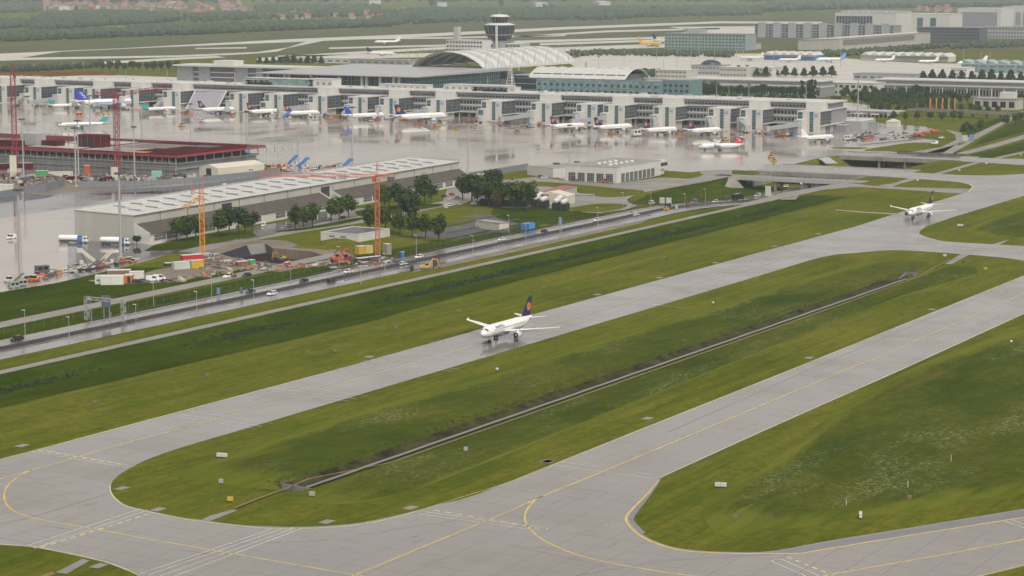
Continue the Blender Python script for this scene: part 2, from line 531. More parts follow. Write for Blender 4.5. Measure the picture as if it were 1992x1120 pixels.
# ------------------------------------------------------------------ terrain
def zroad(X):
    return -6.6 * smooth(1020, 1185, X) * (1 - smooth(1445, 1475, X))
PIT = [(p.x, p.y) for p in (G(*q) for q in [(428, 494), (480, 477), (515, 473), (530, 482), (560, 485), (606, 489), (627, 496), (641, 504), (600, 513), (550, 514), (500, 508), (450, 500)])]
def pit_dist(x, y):
    """0 inside the pit outline, else the distance to it"""
    ins, d = False, 1e9
    for i in range(len(PIT)):
        a, b = PIT[i], PIT[i - 1]
        if (a[1] > y) != (b[1] > y) and x < (b[0] - a[0]) * (y - a[1]) / (b[1] - a[1]) + a[0]: ins = not ins
        ux, uy = b[0] - a[0], b[1] - a[1]
        t = max(0, min(1, ((x - a[0]) * ux + (y - a[1]) * uy) / (ux * ux + uy * uy)))
        d = min(d, math.hypot(x - a[0] - ux * t, y - a[1] - uy * t))
    return 0 if ins else d
def terrain(x, y):
    z = 0.0
    if 250 < x < 1150:                                   # grassy swale between the path and the mown strip
        k = 1 - smooth(1080, 1150, x)
        if 422 < y < 446: z -= 2.4 * k * smooth(422, 446, y)
        elif 446 <= y < 457.5: z -= 2.4 * k * (1 - smooth(446, 457.5, y))
    if 423 < x < 862 and 285 < y < 306:                  # drainage channel in the long grass island
        k = smooth(423, 430, x) * (1 - smooth(855, 862, x))
        if y > 296.3: z -= 1.9 * k * (1 - smooth(299.5, 305.5, y))
        else: z -= 1.9 * k * smooth(291.5, 296.3, y)
    if x > 1000:                                         # road cutting under the taxiway bridges
        d = zroad(x) - 0.25
        ya, yb = 468.0, 521.0
        if ya - 16 < y < yb + 16:
            k = smooth(ya - 4.8, ya + 3, y) * (1 - smooth(yb + 1, yb + 14, y))
            z += d * k
    if 690 < x < 985 and 535 < y < 585:                  # low mound in front of the small white building
        z += 1.6 * smooth(800, 832, x) * (1 - smooth(880, 960, x)) * smooth(540, 551, y) * (1 - smooth(556, 563, y))
    if 760 < x < 850 and 510 < y < 590 and pit_dist(x, y) < 5: z = -6.0   # building pit
    return z
mb = MB(GR_MOWN)
xs = [250 + 5 * i for i in range(0, 251)]
ys = [90 + 10 * i for i in range(0, 19)] + [272, 276, 280, 284] + [285.5 + 0.75 * i for i in range(29)] + [308, 312, 318] + [326 + 8 * i for i in range(12)] + [420.5 + 1.6 * i for i in range(100)] + [582, 590, 600, 612, 630, 650, 680, 720]
nx = len(xs)
vv = [(x, y, terrain(x, y)) for y in ys for x in xs]
ff = [(j * nx + i, j * nx + i + 1, (j + 1) * nx + i + 1, (j + 1) * nx + i) for j in range(len(ys) - 1) for i in range(nx - 1)]
mb.add(vv, ff)
B = 60000.0
x0, x1, y0, y1 = xs[0], xs[-1], ys[0], ys[-1]
for a in ((-B, x0, -B, y0), (x0, x1, -B, y0), (x1, B, -B, y0), (-B, x0, y0, y1), (x1, B, y0, y1), (-B, x0, y1, B), (x0, x1, y1, B), (x1, B, y1, B)):
    mb.quad((a[0], a[2], 0), (a[1], a[2], 0), (a[1], a[3], 0), (a[0], a[3], 0))
mb.obj('ground', kind='structure', norm=False, smooth_=True)

def edge_attr(o, vals):
    a = o.data.attributes.new('edge', 'FLOAT', 'POINT')
    a.data.foreach_set('value', vals)
    return o
def loft(name, m, A, Bp, na, z=0.1, kind='structure', nl=None, rough=0.0, soft=0):
    """draped strip between two lines of points in metres"""
    def samp(L, n):
        d = [0.0]
        for p, q in zip(L, L[1:]): d.append(d[-1] + math.hypot(q[0] - p[0], q[1] - p[1]))
        out = []
        for k in range(n + 1):
            t = d[-1] * k / n
            i = max(j for j in range(len(L) - 1) if d[j] <= t + 1e-9)
            u = 0 if d[i + 1] == d[i] else (t - d[i]) / (d[i + 1] - d[i])
            out.append((L[i][0] + (L[i + 1][0] - L[i][0]) * u, L[i][1] + (L[i + 1][1] - L[i][1]) * u))
        return out
    n = nl or int(max(math.hypot(A[-1][0] - A[0][0], A[-1][1] - A[0][1]) / 4, 4))
    a, b = samp(A, n), samp(Bp, n)
    mb = MB(m)
    v = []
    for i in range(n + 1):
        for k in range(na + 1):
            x, y = a[i][0] + (b[i][0] - a[i][0]) * k / na, a[i][1] + (b[i][1] - a[i][1]) * k / na
            e = rough * (mnoise.noise((x * 0.35, y * 0.5, 3.1)) + 0.6 * mnoise.noise((x * 1.1, y * 1.3, 7))) if rough else 0
            q_ = min(min(1, k / soft), min(1, i / 6 if i < n / 2 else (n - i) / 6)) if soft else 1
            v.append((x, y, terrain(x, y) + .05 + (z - .05 + e) * q_))
    mb.add(v, [(i * (na + 1) + k, (i + 1) * (na + 1) + k, (i + 1) * (na + 1) + k + 1, i * (na + 1) + k + 1) for i in range(n) for k in range(na)])
    o = mb.obj(name, kind=kind, norm=True, smooth_=True)
    if soft: edge_attr(o, [min(min(1, k / soft), min(1, i / 6 if i < n / 2 else (n - i) / 6)) for i in range(n + 1) for k in range(na + 1)])
    return o

# ------------------------------------------------------------------ taxiways (one concrete sheet with the grass islands left open)
isl1 = spline([(452, 841), (400, 856), (346, 872.6), (296, 890), (253.5, 910), (226, 928), (216, 943), (218, 958), (231, 973), (251, 984), (289, 993),
               (351, 1006), (391.6, 1011), (440, 1018), (500, 1023), (598, 1024.5), (698, 1017), (791, 997.6), (856, 980.6), (911.6, 966.7), (999.5, 932.9), (1231, 840)], 3) \
    + spline([(1533.4, 720), (1992, 535.4), (2022, 524), (2030, 517), (2020, 512), (1992, 507), (1956, 501.5), (1886, 495), (1868.5, 494), (1800, 489), (1733, 486.4), (1667.7, 491.5), (1600, 499.5), (1492, 531.6)], 3)
isl2 = [(2600, 332), (1992, 610.7), (1753, 720), (1482, 840), (1283.6, 930.4)] + spline([(1280, 934), (1261, 960.5), (1238.5, 985.6), (1227, 1003), (1228.4, 1015.7), (1248.5, 1038),
        (1283.6, 1055.9), (1333.8, 1068.4), (1416.7, 1073.4), (1500, 1072), (1605, 1053), (1780.6, 1024.5), (1992, 989.3)], 3) + [(2600, 888)]
isl3 = [(2400, 258), (1992, 380.6), (1858.5, 420.7)] + spline([(1803, 439.5), (1791, 448), (1788.6, 453.8), (1797, 458.8), (1818, 465), (1843, 469.6), (1931, 475), (1992, 478.4)], 3) + [(2400, 500)]
isl4 = [(-500, 1062)] + spline([(0, 1060), (60, 1064), (130, 1077), (200, 1093), (240, 1107), (268, 1119), (300, 1140)], 3) + [(330, 1165), (-500, 1300)]
isl5 = [(1893, 1125), (1992, 1101), (2500, 980), (2500, 1300)]
outer = [(-800, 1112), (-500, 1030.5), (0, 894), (198, 840), (648, 720), (1057.7, 605.7), (1499.5, 484.7), (1665, 440), (1739, 416.5), (1871.6, 376.4), (1887, 367.5), (1890.5, 362.6), (1884, 358.5), (1868, 354.5),
         (1843, 352), (1804, 349.2), (1787, 348), (1660, 339.2), (1567, 333.8), (1510, 332), (1470, 331), (1490, 319), (1541.7, 320.2), (1660, 326.5), (1686, 329.6), (1787, 335.7),
         (1861, 340), (1905, 341), (1949, 340.4), (1992, 338), (2300, 290), (2700, 100), (2700, 1500), (-800, 1500)]
sheet('taxiway', CONC, outer, (isl1, isl2, isl3, isl4, isl5), 0.04)
sheet('taxiway', CONC, [(1545, 288), (1640, 291.3), (1712, 292.7), (1818, 300.5), (1910, 307), (1992, 309), (2600, 322), (2600, 352), (1992, 321), (1905, 315.5), (1780, 308.5), (1700, 305), (1640, 303), (1622, 302), (1600, 305), (1560, 312)], z=0.05)

# unmown meadows stand a little higher than the mown margins
def meadow(pts, m, name, z=0.34):
    o = sheet(name, m, pts, z=z, thick=z + 0.1)
    return o
c1 = [G(*p) for p in [(345, 930), (362, 915), (400, 900), (470, 878), (520, 857), (620, 822), (760, 782), (1000, 712), (1200, 653), (1400, 592), (1560, 545), (1640, 521), (1700, 508), (1740, 503), (1800, 505), (1830, 511), (1850, 514)]]
A1 = [(p.x, p.y) for p in c1]
lo = lambda x: 303.5
loft('tall_grass', GR_TALL, A1, [(x, 302.2 if 425 < x < 860 else 298.5) for x in [A1[0][0] + (A1[-1][0] - A1[0][0]) * i / 30 for i in range(31)]], 14, 0.2, 'stuff', 110, 0.16, 5)
c2 = [G(*p) for p in [(560, 979), (640, 981), (690, 980), (745, 972), (800, 957), (870, 930), (1000, 878), (1200, 798), (1400, 718), (1600, 637), (1760, 575), (1880, 540), (1908, 530), (1900, 520), (1870, 508)]]
A2 = [(p.x, p.y) for p in c2]
loft('tall_grass', GR_TALL, A2, [(x, 290.2) for x in [A2[0][0] + 12 + (A2[-1][0] - A2[0][0] - 12) * i / 30 for i in range(31)]], 10, 0.28, 'stuff', 110, 0.16, .6)
def rough_meadow(pts):
    """an unmown field with a cut edge"""
    P_ = [G(*p) for p in pts]
    bx = [min(p.x for p in P_), max(p.x for p in P_)]
    c = (sum(p.x for p in P_) / len(P_), sum(p.y for p in P_) / len(P_))
    rings = 16
    mb = MB(GR_TALL)
    v, n = [], len(P_)
    for k in range(rings + 1):
        for p in P_:
            x, y = c[0] + (p.x - c[0]) * (1 - k / rings), c[1] + (p.y - c[1]) * (1 - k / rings)
            v.append((x, y, (0.36 + 0.14 * mnoise.noise((x * 0.35, y * 0.5, 9.1))) * min(1, k / 2) + .06))
    f = [(k * n + i, k * n + (i + 1) % n, (k + 1) * n + (i + 1) % n, (k + 1) * n + i) for k in range(rings) for i in range(n)]
    mb.add(v, f)
    for i in range(n):
        a, b = P_[i], P_[(i + 1) % n]
        mb.quad((a.x, a.y, -0.1), (b.x, b.y, -0.1), v[(i + 1) % n], v[i])
    return edge_attr(mb.obj('tall_grass', kind='stuff', norm=True, smooth_=True), [min(1, k / 4) for k in range(rings + 1) for i in range(n)] + [0.0] * (4 * n))
rough_meadow(spline([(1362, 1000), (1378, 972), (1440, 940), (1520, 885), (1640, 790), (1800, 705), (1992, 640), (2300, 560), (2500, 700), (2300, 910), (1992, 958), (1780, 994), (1620, 1013), (1602, 1020), (1480, 1034), (1391, 1040)], 8))
rough_meadow(spline([(1875, 449), (1915, 432), (1992, 408), (2200, 360), (2300, 440), (2100, 470), (1960, 466), (1915, 462)], 6))
loft('lush_grass', GR_LUSH, [(250, 422.5), (500, 421.5), (650, 417), (700, 421), (780, 423), (890, 425), (1020, 428), (1085, 432), (1140, 431)], [(250, 457.6), (640, 457.6), (1060, 457.6), (1120, 457), (1140, 450)], 22, 0.12, 'stuff', 210, 0.14)
# dark reeds along the swale bottom and the channel's bank
mb = MB(M('reed_leaves', (0.016, 0.034, 0.004), 0.9, 0.4, 0.5))
for i in range(13000):
    x = rnd.uniform(330, 1085)
    if mnoise.noise((x * 0.02, 1.7, 0)) < rnd.uniform(-.5, .1): continue
    y = 446.5 + rnd.gauss(0, 1.3 + 1.6 * abs(mnoise.noise((x * .05, 3, 1)))) + 2.2 * mnoise.noise((x * 0.03, 5, 0))
    z = terrain(x, y)
    a, h, w = rnd.uniform(0, PI), rnd.uniform(0.35, 0.9), rnd.uniform(0.3, 0.8)
    dx, dy = math.cos(a) * w, math.sin(a) * w
    mb.add([(x - dx, y - dy, z), (x + dx, y + dy, z), (x + rnd.uniform(-.3, .3), y + rnd.uniform(-.3, .3), z + h)], [(0, 1, 2)])
mb.obj('reeds', kind='stuff', norm=False)
loft('channel_bank', M('dark_channel_bank', (0.034, 0.034, 0.011), 0.95, 0.7, 0.25, spec=.1), [(428, 297.8), (858, 297.8)], [(428, 302.6), (858, 302.6)], 8, 0.16, 'structure', 110, 0.12)
mb = MB(M('dead_grass', (0.035, 0.028, 0.012), 0.9, 0.5, 0.5))
for i in range(3500):
    x = rnd.uniform(428, 858)
    y = 303.2 + rnd.gauss(0, .9) + 0.8 * mnoise.noise((x * 0.05, 2, 0))
    z = terrain(x, y)
    a, h, w = rnd.uniform(0, PI), rnd.uniform(0.15, 0.45), rnd.uniform(0.2, 0.5)
    dx, dy = math.cos(a) * w, math.sin(a) * w
    mb.add([(x - dx, y - dy, z), (x + dx, y + dy, z), (x + rnd.uniform(-.2, .2), y + rnd.uniform(-.2, .2), z + h)], [(0, 1, 2)])
mb.obj('dry_reeds', kind='stuff', norm=False)
# water in the channel, gravel track beside it, concrete headwalls
wat = NT('channel_water')
wat.set(col=(0.10, 0.105, 0.10), rough=0.3, spec=0.5)
wat.bump(wat.noise(wat.coord(), 0.8, 3), 0.25, 0.1)
mb = MB(wat.m)
wp = [(427 + 6 * i, 297.2 + 0.08 * math.sin(i * 1.3)) for i in range(72)]
ribbon(mb, wp, 1.35, -1.4)
mb.obj('channel_water', kind='structure', norm=False)
mb = MB(TRACKM)
ribbon(mb, [tuple(G(*p))[:2] for p in [(455, 992), (500, 974), (560, 952), (600, 935)]] + [(460, 289.6), (600, 289.6), (760, 289.6), (850, 290.5), (875, 294), (905, 297)], 0.6, 0.5)
mb.obj('gravel_track', kind='structure', norm=False)
for pts in ([(391.6, 1011), (408, 1003), (455, 990), (462, 992.5), (408, 1013.5)], [(1868.5, 494), (1886, 495), (1852, 513.5), (1838, 513)], [(108, 1113), (160, 1087), (175, 1090), (130, 1116)], [(1930, 475), (1944, 476), (1958, 469), (1952, 468)]):
    sheet('crossing_slab', PATHM, pts, z=0.07)
sheet('gravel_track', TRACKM, [(40, 1135), (100, 1112), (108, 1115), (50, 1140)], z=0.06)
sheet('gravel_track', TRACKM, [(1952, 468), (1992, 451), (1992, 454), (1958, 469.5)], z=0.06)

# ------------------------------------------------------------------ aprons
apron = [(-500, 705), (0, 568), (110, 550), (200, 529), (240, 519), (300, 503), (345, 489), (380, 479), (360, 470), (300, 470), (430, 420), (860, 352), (905, 346), (932, 334), (1040, 330), (1105, 352), (1190, 356), (1290, 341),
         (1360, 333), (1425, 330), (1470, 333), (1510, 332), (1541, 320), (1575, 311), (1600, 305), (1640, 303), (1660, 297), (1690, 289), (1763, 278), (1813, 277), (1850, 262), (1800, 246), (1700, 238), (1625, 236), (1560, 232), (1400, 238), (1140, 228), (700, 208), (72, 190), (-300, 180)]
sheet('apron', APRON, apron, z=0.03)
sheet('apron', APRON_D, [(132, 545), (132, 466), (264, 473), (292, 476), (330, 477), (395, 470), (470, 455), (500, 462), (420, 482), (330, 494), (262, 511), (240, 518), (200, 528)], z=0.045)
sheet('apron', APRON_D, [(-300, 430), (0, 383), (45, 375), (95, 379), (150, 372), (370, 360), (480, 346), (520, 341), (470, 362), (400, 378), (240, 396), (130, 405), (-300, 470)], z=0.045)
# grass patches lying on the aprons
for pts in ([(1613.8, 286), (1686.6, 286.6), (1670, 289.7), (1625, 288.5)], [(1681.6, 293.5), (1695.4, 289), (1763, 278.4), (1790, 277), (1813, 277.8), (1812, 281.6), (1800, 287), (1781, 293.5)],
            [(1275, 331), (1290, 331), (1362, 337), (1362, 342), (1340, 346), (1275, 343)], [(1769, 262), (1810, 258), (1850, 248), (1900, 262), (1852, 272), (1800, 270)]):
    sheet('grass_patch', GR_MOWN, spline(pts + [pts[0]], 4)[:-1], z=0.07)

# ------------------------------------------------------------------ roads
def road(name, pts, w, m, z=0.06, zf=terrain):
    mb = MB(m)
    L = []
    for a, b in zip(pts, pts[1:]):
        n = max(1, int(math.hypot(b[0] - a[0], b[1] - a[1]) / 8))
        L += [(a[0] + (b[0] - a[0]) * i / n, a[1] + (b[1] - a[1]) * i / n) for i in range(n)]
    L.append(pts[-1])
    ribbon(mb, L, w, z, zf)
    return mb.obj(name, kind='structure', norm=False)
RZ = lambda x, y: zroad(x)
road('footpath', [(380, 460), (900, 459.8), (1060, 460), (1115, 459)], 4.4, PATHM, 0.1, lambda x, y: 0)
road('road', [(300, 481), (1460, 481)], 11.5, ROADM, 0.1, RZ)
road('road', [(300, 494.5), (1460, 494.5)], 11.8, ROADM, 0.1, RZ)
road('service_road', [(330, 523), (560, 522), (700, 526), (765, 529), (800, 530)], 8.5, PATHM, 0.1, lambda x, y: 0)
sheet('service_road', PATHM, [(1527, 374), (1605, 361), (1630, 356.5), (1640, 354), (1700, 361.5), (1760, 364), (1885, 367), (1871.6, 376.4), (1840, 374.5), (1750, 368), (1680, 364), (1660, 363.5), (1600, 369), (1555, 379), (1548, 388), (1530, 388), (1500, 388), (1440, 400.5), (1440, 396.5), (1490, 384)], z=0.08)
sheet('service_road', PATHM, [(1708, 360), (1734, 357), (1770, 346.5), (1787, 347.5), (1752, 357), (1735, 363)], z=0.085)
for a in ([(1815, 337.5), (1832, 338), (1912, 315), (1898, 314.5)], [(1932, 307), (1946, 307.6), (1992, 297), (1992, 294)], [(1626, 407), (1680, 411.5), (1752, 415), (1742, 417.5), (1680, 413.5), (1626, 408.6)]):
    sheet('service_road', PATHM, a, z=0.07)
# roads on the works side
sheet('service_road', PATHM, [(500, 462), (560, 448), (640, 429), (700, 420), (760, 412), (816, 398), (850, 393), (880, 386), (895, 378), (930, 369), (960, 372), (900, 396), (860, 402), (815, 412), (760, 424), (700, 434), (600, 449), (520, 463), (440, 478), (380, 492), (345, 489), (400, 476)], z=0.06)
sheet('service_road', APRON_D, [(480, 462), (500, 440), (570, 428), (640, 412), (700, 405), (755, 402), (760, 410), (700, 419), (640, 428), (560, 447), (500, 460)], z=0.055)
sheet('service_road', PATHM, [(870, 368), (930, 352), (1010, 348), (1050, 343), (1105, 352), (1190, 357), (1285, 345), (1340, 347), (1362, 343), (1362, 334), (1425, 330), (1422, 343), (1380, 352), (1300, 366), (1250, 374), (1232, 381), (1220, 388), (1222, 393), (1240, 400), (1215, 408), (1175, 413), (1140, 423), (1060, 441), (1000, 452), (960, 460), (900, 475), (880, 478), (905, 468), (990, 450), (1060, 436), (1140, 418), (1138, 412), (1100, 408), (1020, 400), (960, 388), (900, 392), (860, 395)], z=0.05)
for pts in ([(1015, 356), (1050, 353), (1120, 358), (1200, 366), (1250, 370), (1245, 377), (1200, 383), (1150, 380), (1080, 364), (1030, 361)],
            [(955, 362), (1000, 360), (1038, 362), (1040, 366), (1010, 372), (960, 372)], [(960, 405), (1030, 403), (1100, 408), (1140, 416), (1135, 424), (1070, 433), (1020, 436), (960, 420)],
            [(1050, 437), (1090, 431), (1105, 432), (1060, 442)], [(1105, 404), (1160, 396), (1215, 397), (1212, 404), (1170, 412), (1120, 410)], [(905, 350), (1005, 335), (1035, 338), (960, 352), (920, 360)],
            [(690, 411), (760, 400), (850, 396), (856, 401), (800, 410), (745, 420), (700, 420)], [(530, 449), (600, 441), (690, 424), (703, 427), (640, 440), (560, 450)]):
    sheet('grass_patch', GR_LUSH if pts[0][0] in (960, 690, 530) else GR_MOWN, spline(pts + [pts[0]], 4)[:-1], z=0.09)
LA = [tuple(G(*p))[:2] for p in [(1222, 391), (1260, 376), (1340, 357), (1425, 342), (1446, 337)]]
loft('lush_grass', GR_LUSH, LA, [(p[0], min(p[1] - 2, 506)) for p in LA], 14, 0.09, 'stuff', 50, 0.1)
loft('lush_grass', GR_LUSH, [(300, 501.8), (1000, 501.8)], [(300, 517.5), (1000, 519.5)], 4, 0.07, 'stuff', 120, 0.08)
sheet('car_park', CARPK, [(700, 455), (790, 436), (870, 426), (935, 416), (975, 420), (1010, 430), (1060, 437), (1010, 447), (960, 458), (890, 474), (870, 462), (800, 460)], z=0.05)
sheet('grass_verge', GR_LUSH, [(280, 488), (300, 476), (400, 455), (490, 452), (500, 458), (430, 470), (370, 482), (320, 487)], z=0.075)
PITPX = [(428, 494), (480, 477), (515, 473), (530, 482), (560, 485), (606, 489), (627, 496), (641, 504), (600, 513), (550, 514), (500, 508), (450, 500)]
pc = (sum(p[0] for p in PIT) / 12, sum(p[1] for p in PIT) / 12)
ring = []
for k in range(72):
    a = 2 * PI * k / 72
    r = 2.0
    while pit_dist(pc[0] + r * math.cos(a), pc[1] + r * math.sin(a)) < 12: r += 1
    ring.append((pc[0] + r * math.cos(a), pc[1] + r * math.sin(a)))
sheet('works_ground', DIRT, ring, (PIT,), z=0.033, px=False)
mb = MB(M('pit_bank_soil', (.10, .075, .055), .9, .3, .3))
inn = [(pc[0] + (p[0] - pc[0]) * .86, pc[1] + (p[1] - pc[1]) * .86) for p in PIT]
for i in range(12): mb.quad((*PIT[i - 1], .034), (*PIT[i], .034), (*inn[i], -3.8), (*inn[i - 1], -3.8))
mb.obj('pit_bank', kind='structure')
sheet('pit_floor', M('dark_pit_soil', (.035, .022, .025), .95, .3, .2, spec=.0), inn, z=-3.75, px=False)
sheet('works_ground', DIRT, [(330, 520), (400, 497), (430, 490), (520, 497), (640, 508), (700, 505), (760, 495), (770, 510), (700, 530), (640, 535), (560, 531), (500, 522), (420, 530), (350, 548), (200, 553), (170, 545), (270, 535), (300, 525)], (PITPX,), z=0.035)
sheet('works_ground', DIRT, [(-300, 395), (0, 350), (100, 340), (250, 345), (380, 345), (470, 338), (400, 352), (340, 358), (160, 372), (95, 378), (45, 373), (0, 383), (-300, 430)], z=0.06)
sheet('works_ground', DIRT, [(800, 530), (850, 505), (1000, 484), (1250, 425), (1262, 425), (1250, 433), (1000, 490), (850, 522)], z=0.05)
sheet('grass_verge', GR_LUSH, [(-300, 650), (0, 570), (240, 520), (330, 520), (500, 522), (560, 532), (500, 531), (240, 587), (0, 632), (-300, 705)], z=0.02)

# kerbside strips and yellow and white markings
mb = MB(YEL)
line_px(mb, spline([(1700, 698), (1642.6, 720), (1351, 842.5), (1150, 926), (1056, 964.5), (1030, 984), (1021, 1005), (1027, 1023), (1045, 1042), (1080, 1062), (1128, 1080), (1200, 1097), (1325, 1117), (1450, 1130)], 6), 0.4)
line_px(mb, [(1056, 964.5), (1000, 990), (701, 1113.6), (600, 1156)], 0.36)
line_px(mb, spline([(2100, 530), (1992, 570), (1860, 628), (1700, 698)], 3), 0.3)
line_px(mb, spline([(452, 804.5), (325, 840), (200, 873), (143, 891), (62, 914), (22, 937), (8, 962), (18, 987), (50, 1003), (110, 1016), (180, 1028), (300, 1050), (500, 1085), (680, 1116), (760, 1130)], 6), 0.36)
line_px(mb, [(-100, 955), (0, 931), (62, 914)], 0.35)
line_px(mb, [(1600, 1120), (1860, 1074), (1992, 1049), (2300, 985)], 0.45)
line_px(mb, spline([(1283, 933), (1262, 958), (1236, 984), (1219, 1003), (1221, 1018), (1243, 1040), (1280, 1058), (1333, 1071), (1416, 1076), (1500, 1076.5), (1560, 1076)], 4) + [(1605, 1068), (1800, 1036), (1992, 1006), (2300, 955)], 0.5)
line_px(mb, [(1885, 372), (1894, 363), (1886, 356)], 0.5)
line_px(mb, [(1899, 1122), (1992, 1098), (2200, 1050)], 0.35)
mb.obj('yellow_markings', kind='structure', norm=False)
mb = MB(YPALE)
line_px(mb, [(452, 804.5), (648, 749), (800, 706), (948, 664), (1100, 622), (1500, 509)], 0.22)
dashes(mb, [(75, 876), (260, 907)], 0.5, 1.7, 1.3)
dashes(mb, [(290, 999), (75, 1066)], 0.5, 1.7, 1.3)
dashes(mb, [(845, 992), (1066, 1029)], 0.5, 1.7, 1.3)
dashes(mb, [(1532, 1083), (1620, 1119)], 0.5, 1.7, 1.3)
line_px(mb, [(0, 893.5), (198, 841), (648, 721)], 0.25)
line_px(mb, spline([(214, 943), (216, 959), (230, 975), (250, 986), (289, 995), (351, 1008), (391, 1013.5), (500, 1026), (598, 1027.5), (700, 1020), (791, 1001)], 3), 0.25)
line_px(mb, [(0, 1058)] + spline([(60, 1062), (130, 1075), (200, 1091), (240, 1105), (270, 1119)], 3), 0.3)
line_px(mb, [(791, 1000), (1000, 935), (1231, 842), (1533, 722), (1992, 537)], 0.2)
line_px(mb, [(1992, 609), (1753, 718), (1482, 838), (1284, 928)], 0.22)
mb.obj('edge_markings', kind='structure', norm=False)
mb = MB(WHI)
for a in ([(272, 990), (48, 1062.5)], [(288, 992), (66, 1066.5)], [(530, 1028.5), (272, 1116)], [(548, 1028.5), (288, 1118)], [(568, 1028.5), (312, 1120)], [(584, 1028.5), (340, 1120)], [(516, 1028), (534, 1028.5)], [(566, 1026.5), (584, 1028.5)],
          [(62, 878), (250, 909.5)], [(80, 874), (262, 907)], [(815, 999), (1038, 1030)], [(828, 995.5), (1052, 1027)], [(1038, 1030), (1052, 1027)], [(1500, 1091), (1567, 1120)], [(1519, 1087), (1594, 1120)], [(1500, 1091), (1519, 1087)],
          [(1955, 1013.5), (2060, 1050)], [(1968, 1011), (2075, 1047)]):
    line_px(mb, a, 0.26)
for a in ([(505, 757), (680, 780)], [(520, 753), (694, 776)], [(545, 748), (716, 770)], [(352, 806), (510, 829)], [(372, 800), (530, 823)], [(348, 811), (496, 833)], [(1080, 905), (1270, 930)], [(1090, 898), (1278, 924)], [(704, 700), (880, 722)], [(720, 696), (893, 718)], [(1200, 583), (1340, 600)], [(1600, 470), (1690, 476)]):
    line_px(mb, a, 0.2)
mb.obj('white_markings', kind='structure', norm=False)
mb = MB(M('bitumen_seal', (0.06, 0.057, 0.055), 0.6, 0.3, 0.3))
for a in ([(-40, 1030), (100, 995), (215, 958)], [(0, 1046), (60, 1058)], [(1000, 1062), (1180, 1102)], [(1500, 1078), (1290, 1090), (1120, 1120)], [(1420, 878), (1290, 930)], [(700, 1040), (900, 1010)], [(330, 838), (560, 773), (800, 703)], [(1000, 652), (1300, 567), (1560, 495)], [(1300, 840), (1600, 708), (1900, 580)], [(430, 1060), (640, 1050)], [(1680, 470), (1800, 476), (1990, 488)]):
    line_px(mb, a, 0.16, 0.046)
r_s = random.Random(11)
for k in range(46):                                    # sealed cracks and small repairs
    px, py = r_s.choice([(r_s.uniform(0, 900), r_s.uniform(1030, 1115)), (r_s.uniform(900, 1250), r_s.uniform(960, 1110)), (r_s.uniform(20, 200), r_s.uniform(900, 1040))])
    q = G(px, py)
    a = r_s.choice([0, PI / 2]) + r_s.uniform(-.1, .1)
    L = r_s.uniform(1.5, 7)
    pts = [(q.x + math.cos(a) * L * i / 4 + r_s.uniform(-.12, .12), q.y + math.sin(a) * L * i / 4 + r_s.uniform(-.12, .12)) for i in range(5)]
    ribbon(mb, pts, .12, .046)
mb.obj('sealed_cracks', kind='structure', norm=False)
sheet('paved_shoulder', SHOULD, [(1500, 1074), (1605, 1055), (1780.6, 1026.5), (1992, 991), (2300, 940), (2300, 953), (1992, 1004), (1800, 1034), (1605, 1066), (1560, 1074)], z=0.055)
sheet('paved_shoulder', SHOULD, spline([(1287, 931), (1266, 962), (1245, 990), (1234, 1006), (1236, 1016), (1256, 1036)], 4) + spline([(1248, 1039), (1227, 1017), (1225, 1003), (1240, 984), (1264, 958), (1284, 931)], 4), z=0.056)

# ------------------------------------------------------------------ far airfield and country
sheet('airfield_grass', GR_FAR, [(-600, 150), (0, 128), (300, 118), (700, 100), (1100, 95), (1300, 100), (2600, 100), (2600, 0), (1992, 24), (1000, 40), (700, 52), (400, 70), (0, 86), (-600, 110)], z=0.1)
for pts in ([(-200, 116), (0, 104), (230, 94), (560, 76), (830, 65), (1100, 52), (1400, 41), (1600, 42), (1600, 46), (1400, 45), (1100, 57), (830, 71), (560, 82), (300, 92), (120, 100), (40, 112), (0, 118), (-200, 130)],):
    sheet('runway', FARCON, pts, z=0.2)
for pts in ([(0, 118), (40, 112), (340, 107.5), (500, 101), (560, 92), (600, 79), (640, 77), (560, 93), (540, 100), (480, 105), (340, 111), (40, 116.5)], [(0, 130), (160, 122), (340, 112), (420, 108.5), (440, 111.5), (340, 116), (160, 127), (0, 137)],
            [(380, 93), (480, 91.5), (480, 94), (380, 95)], [(500, 113), (640, 103), (860, 91), (1000, 79), (1330, 70), (1330, 73.5), (1000, 84), (860, 96), (640, 108), (500, 120)],
            [(600, 74), (860, 72), (1100, 67), (1100, 70), (860, 75), (600, 77)], [(640, 92), (860, 86.5), (1000, 80), (1000, 82.5), (860, 90), (640, 95)], [(540, 108), (700, 105), (860, 103), (1000, 95), (1200, 88), (1300, 84), (1300, 92), (1200, 95), (1000, 104), (860, 110), (700, 114), (540, 116)],
            [(1000, 70), (1180, 59), (1400, 54), (1400, 56.5), (1180, 62.5), (1000, 73)], [(1300, 52), (1560, 50), (1620, 55), (1620, 62), (1440, 66), (1300, 66), (1350, 60)], [(1050, 84), (1290, 76), (1290, 80), (1050, 88)]):
    sheet('far_taxiway', FARCON, pts, z=0.22)
for pts in ([(1100, 118), (1150, 104), (1500, 104), (1780, 122), (1992, 126), (2400, 130), (2400, 165), (1992, 160), (1600, 160), (1150, 150)], ):
    sheet('far_apron', FARCON, pts, z=0.12)
sheet('land_side_ground', FARCON, [(-300, 205), (-300, 165), (200, 145), (345, 150), (640, 160), (1000, 176), (1320, 180), (1620, 196), (1700, 205), (1700, 238), (1600, 236), (700, 208), (72, 190)], z=0.04)
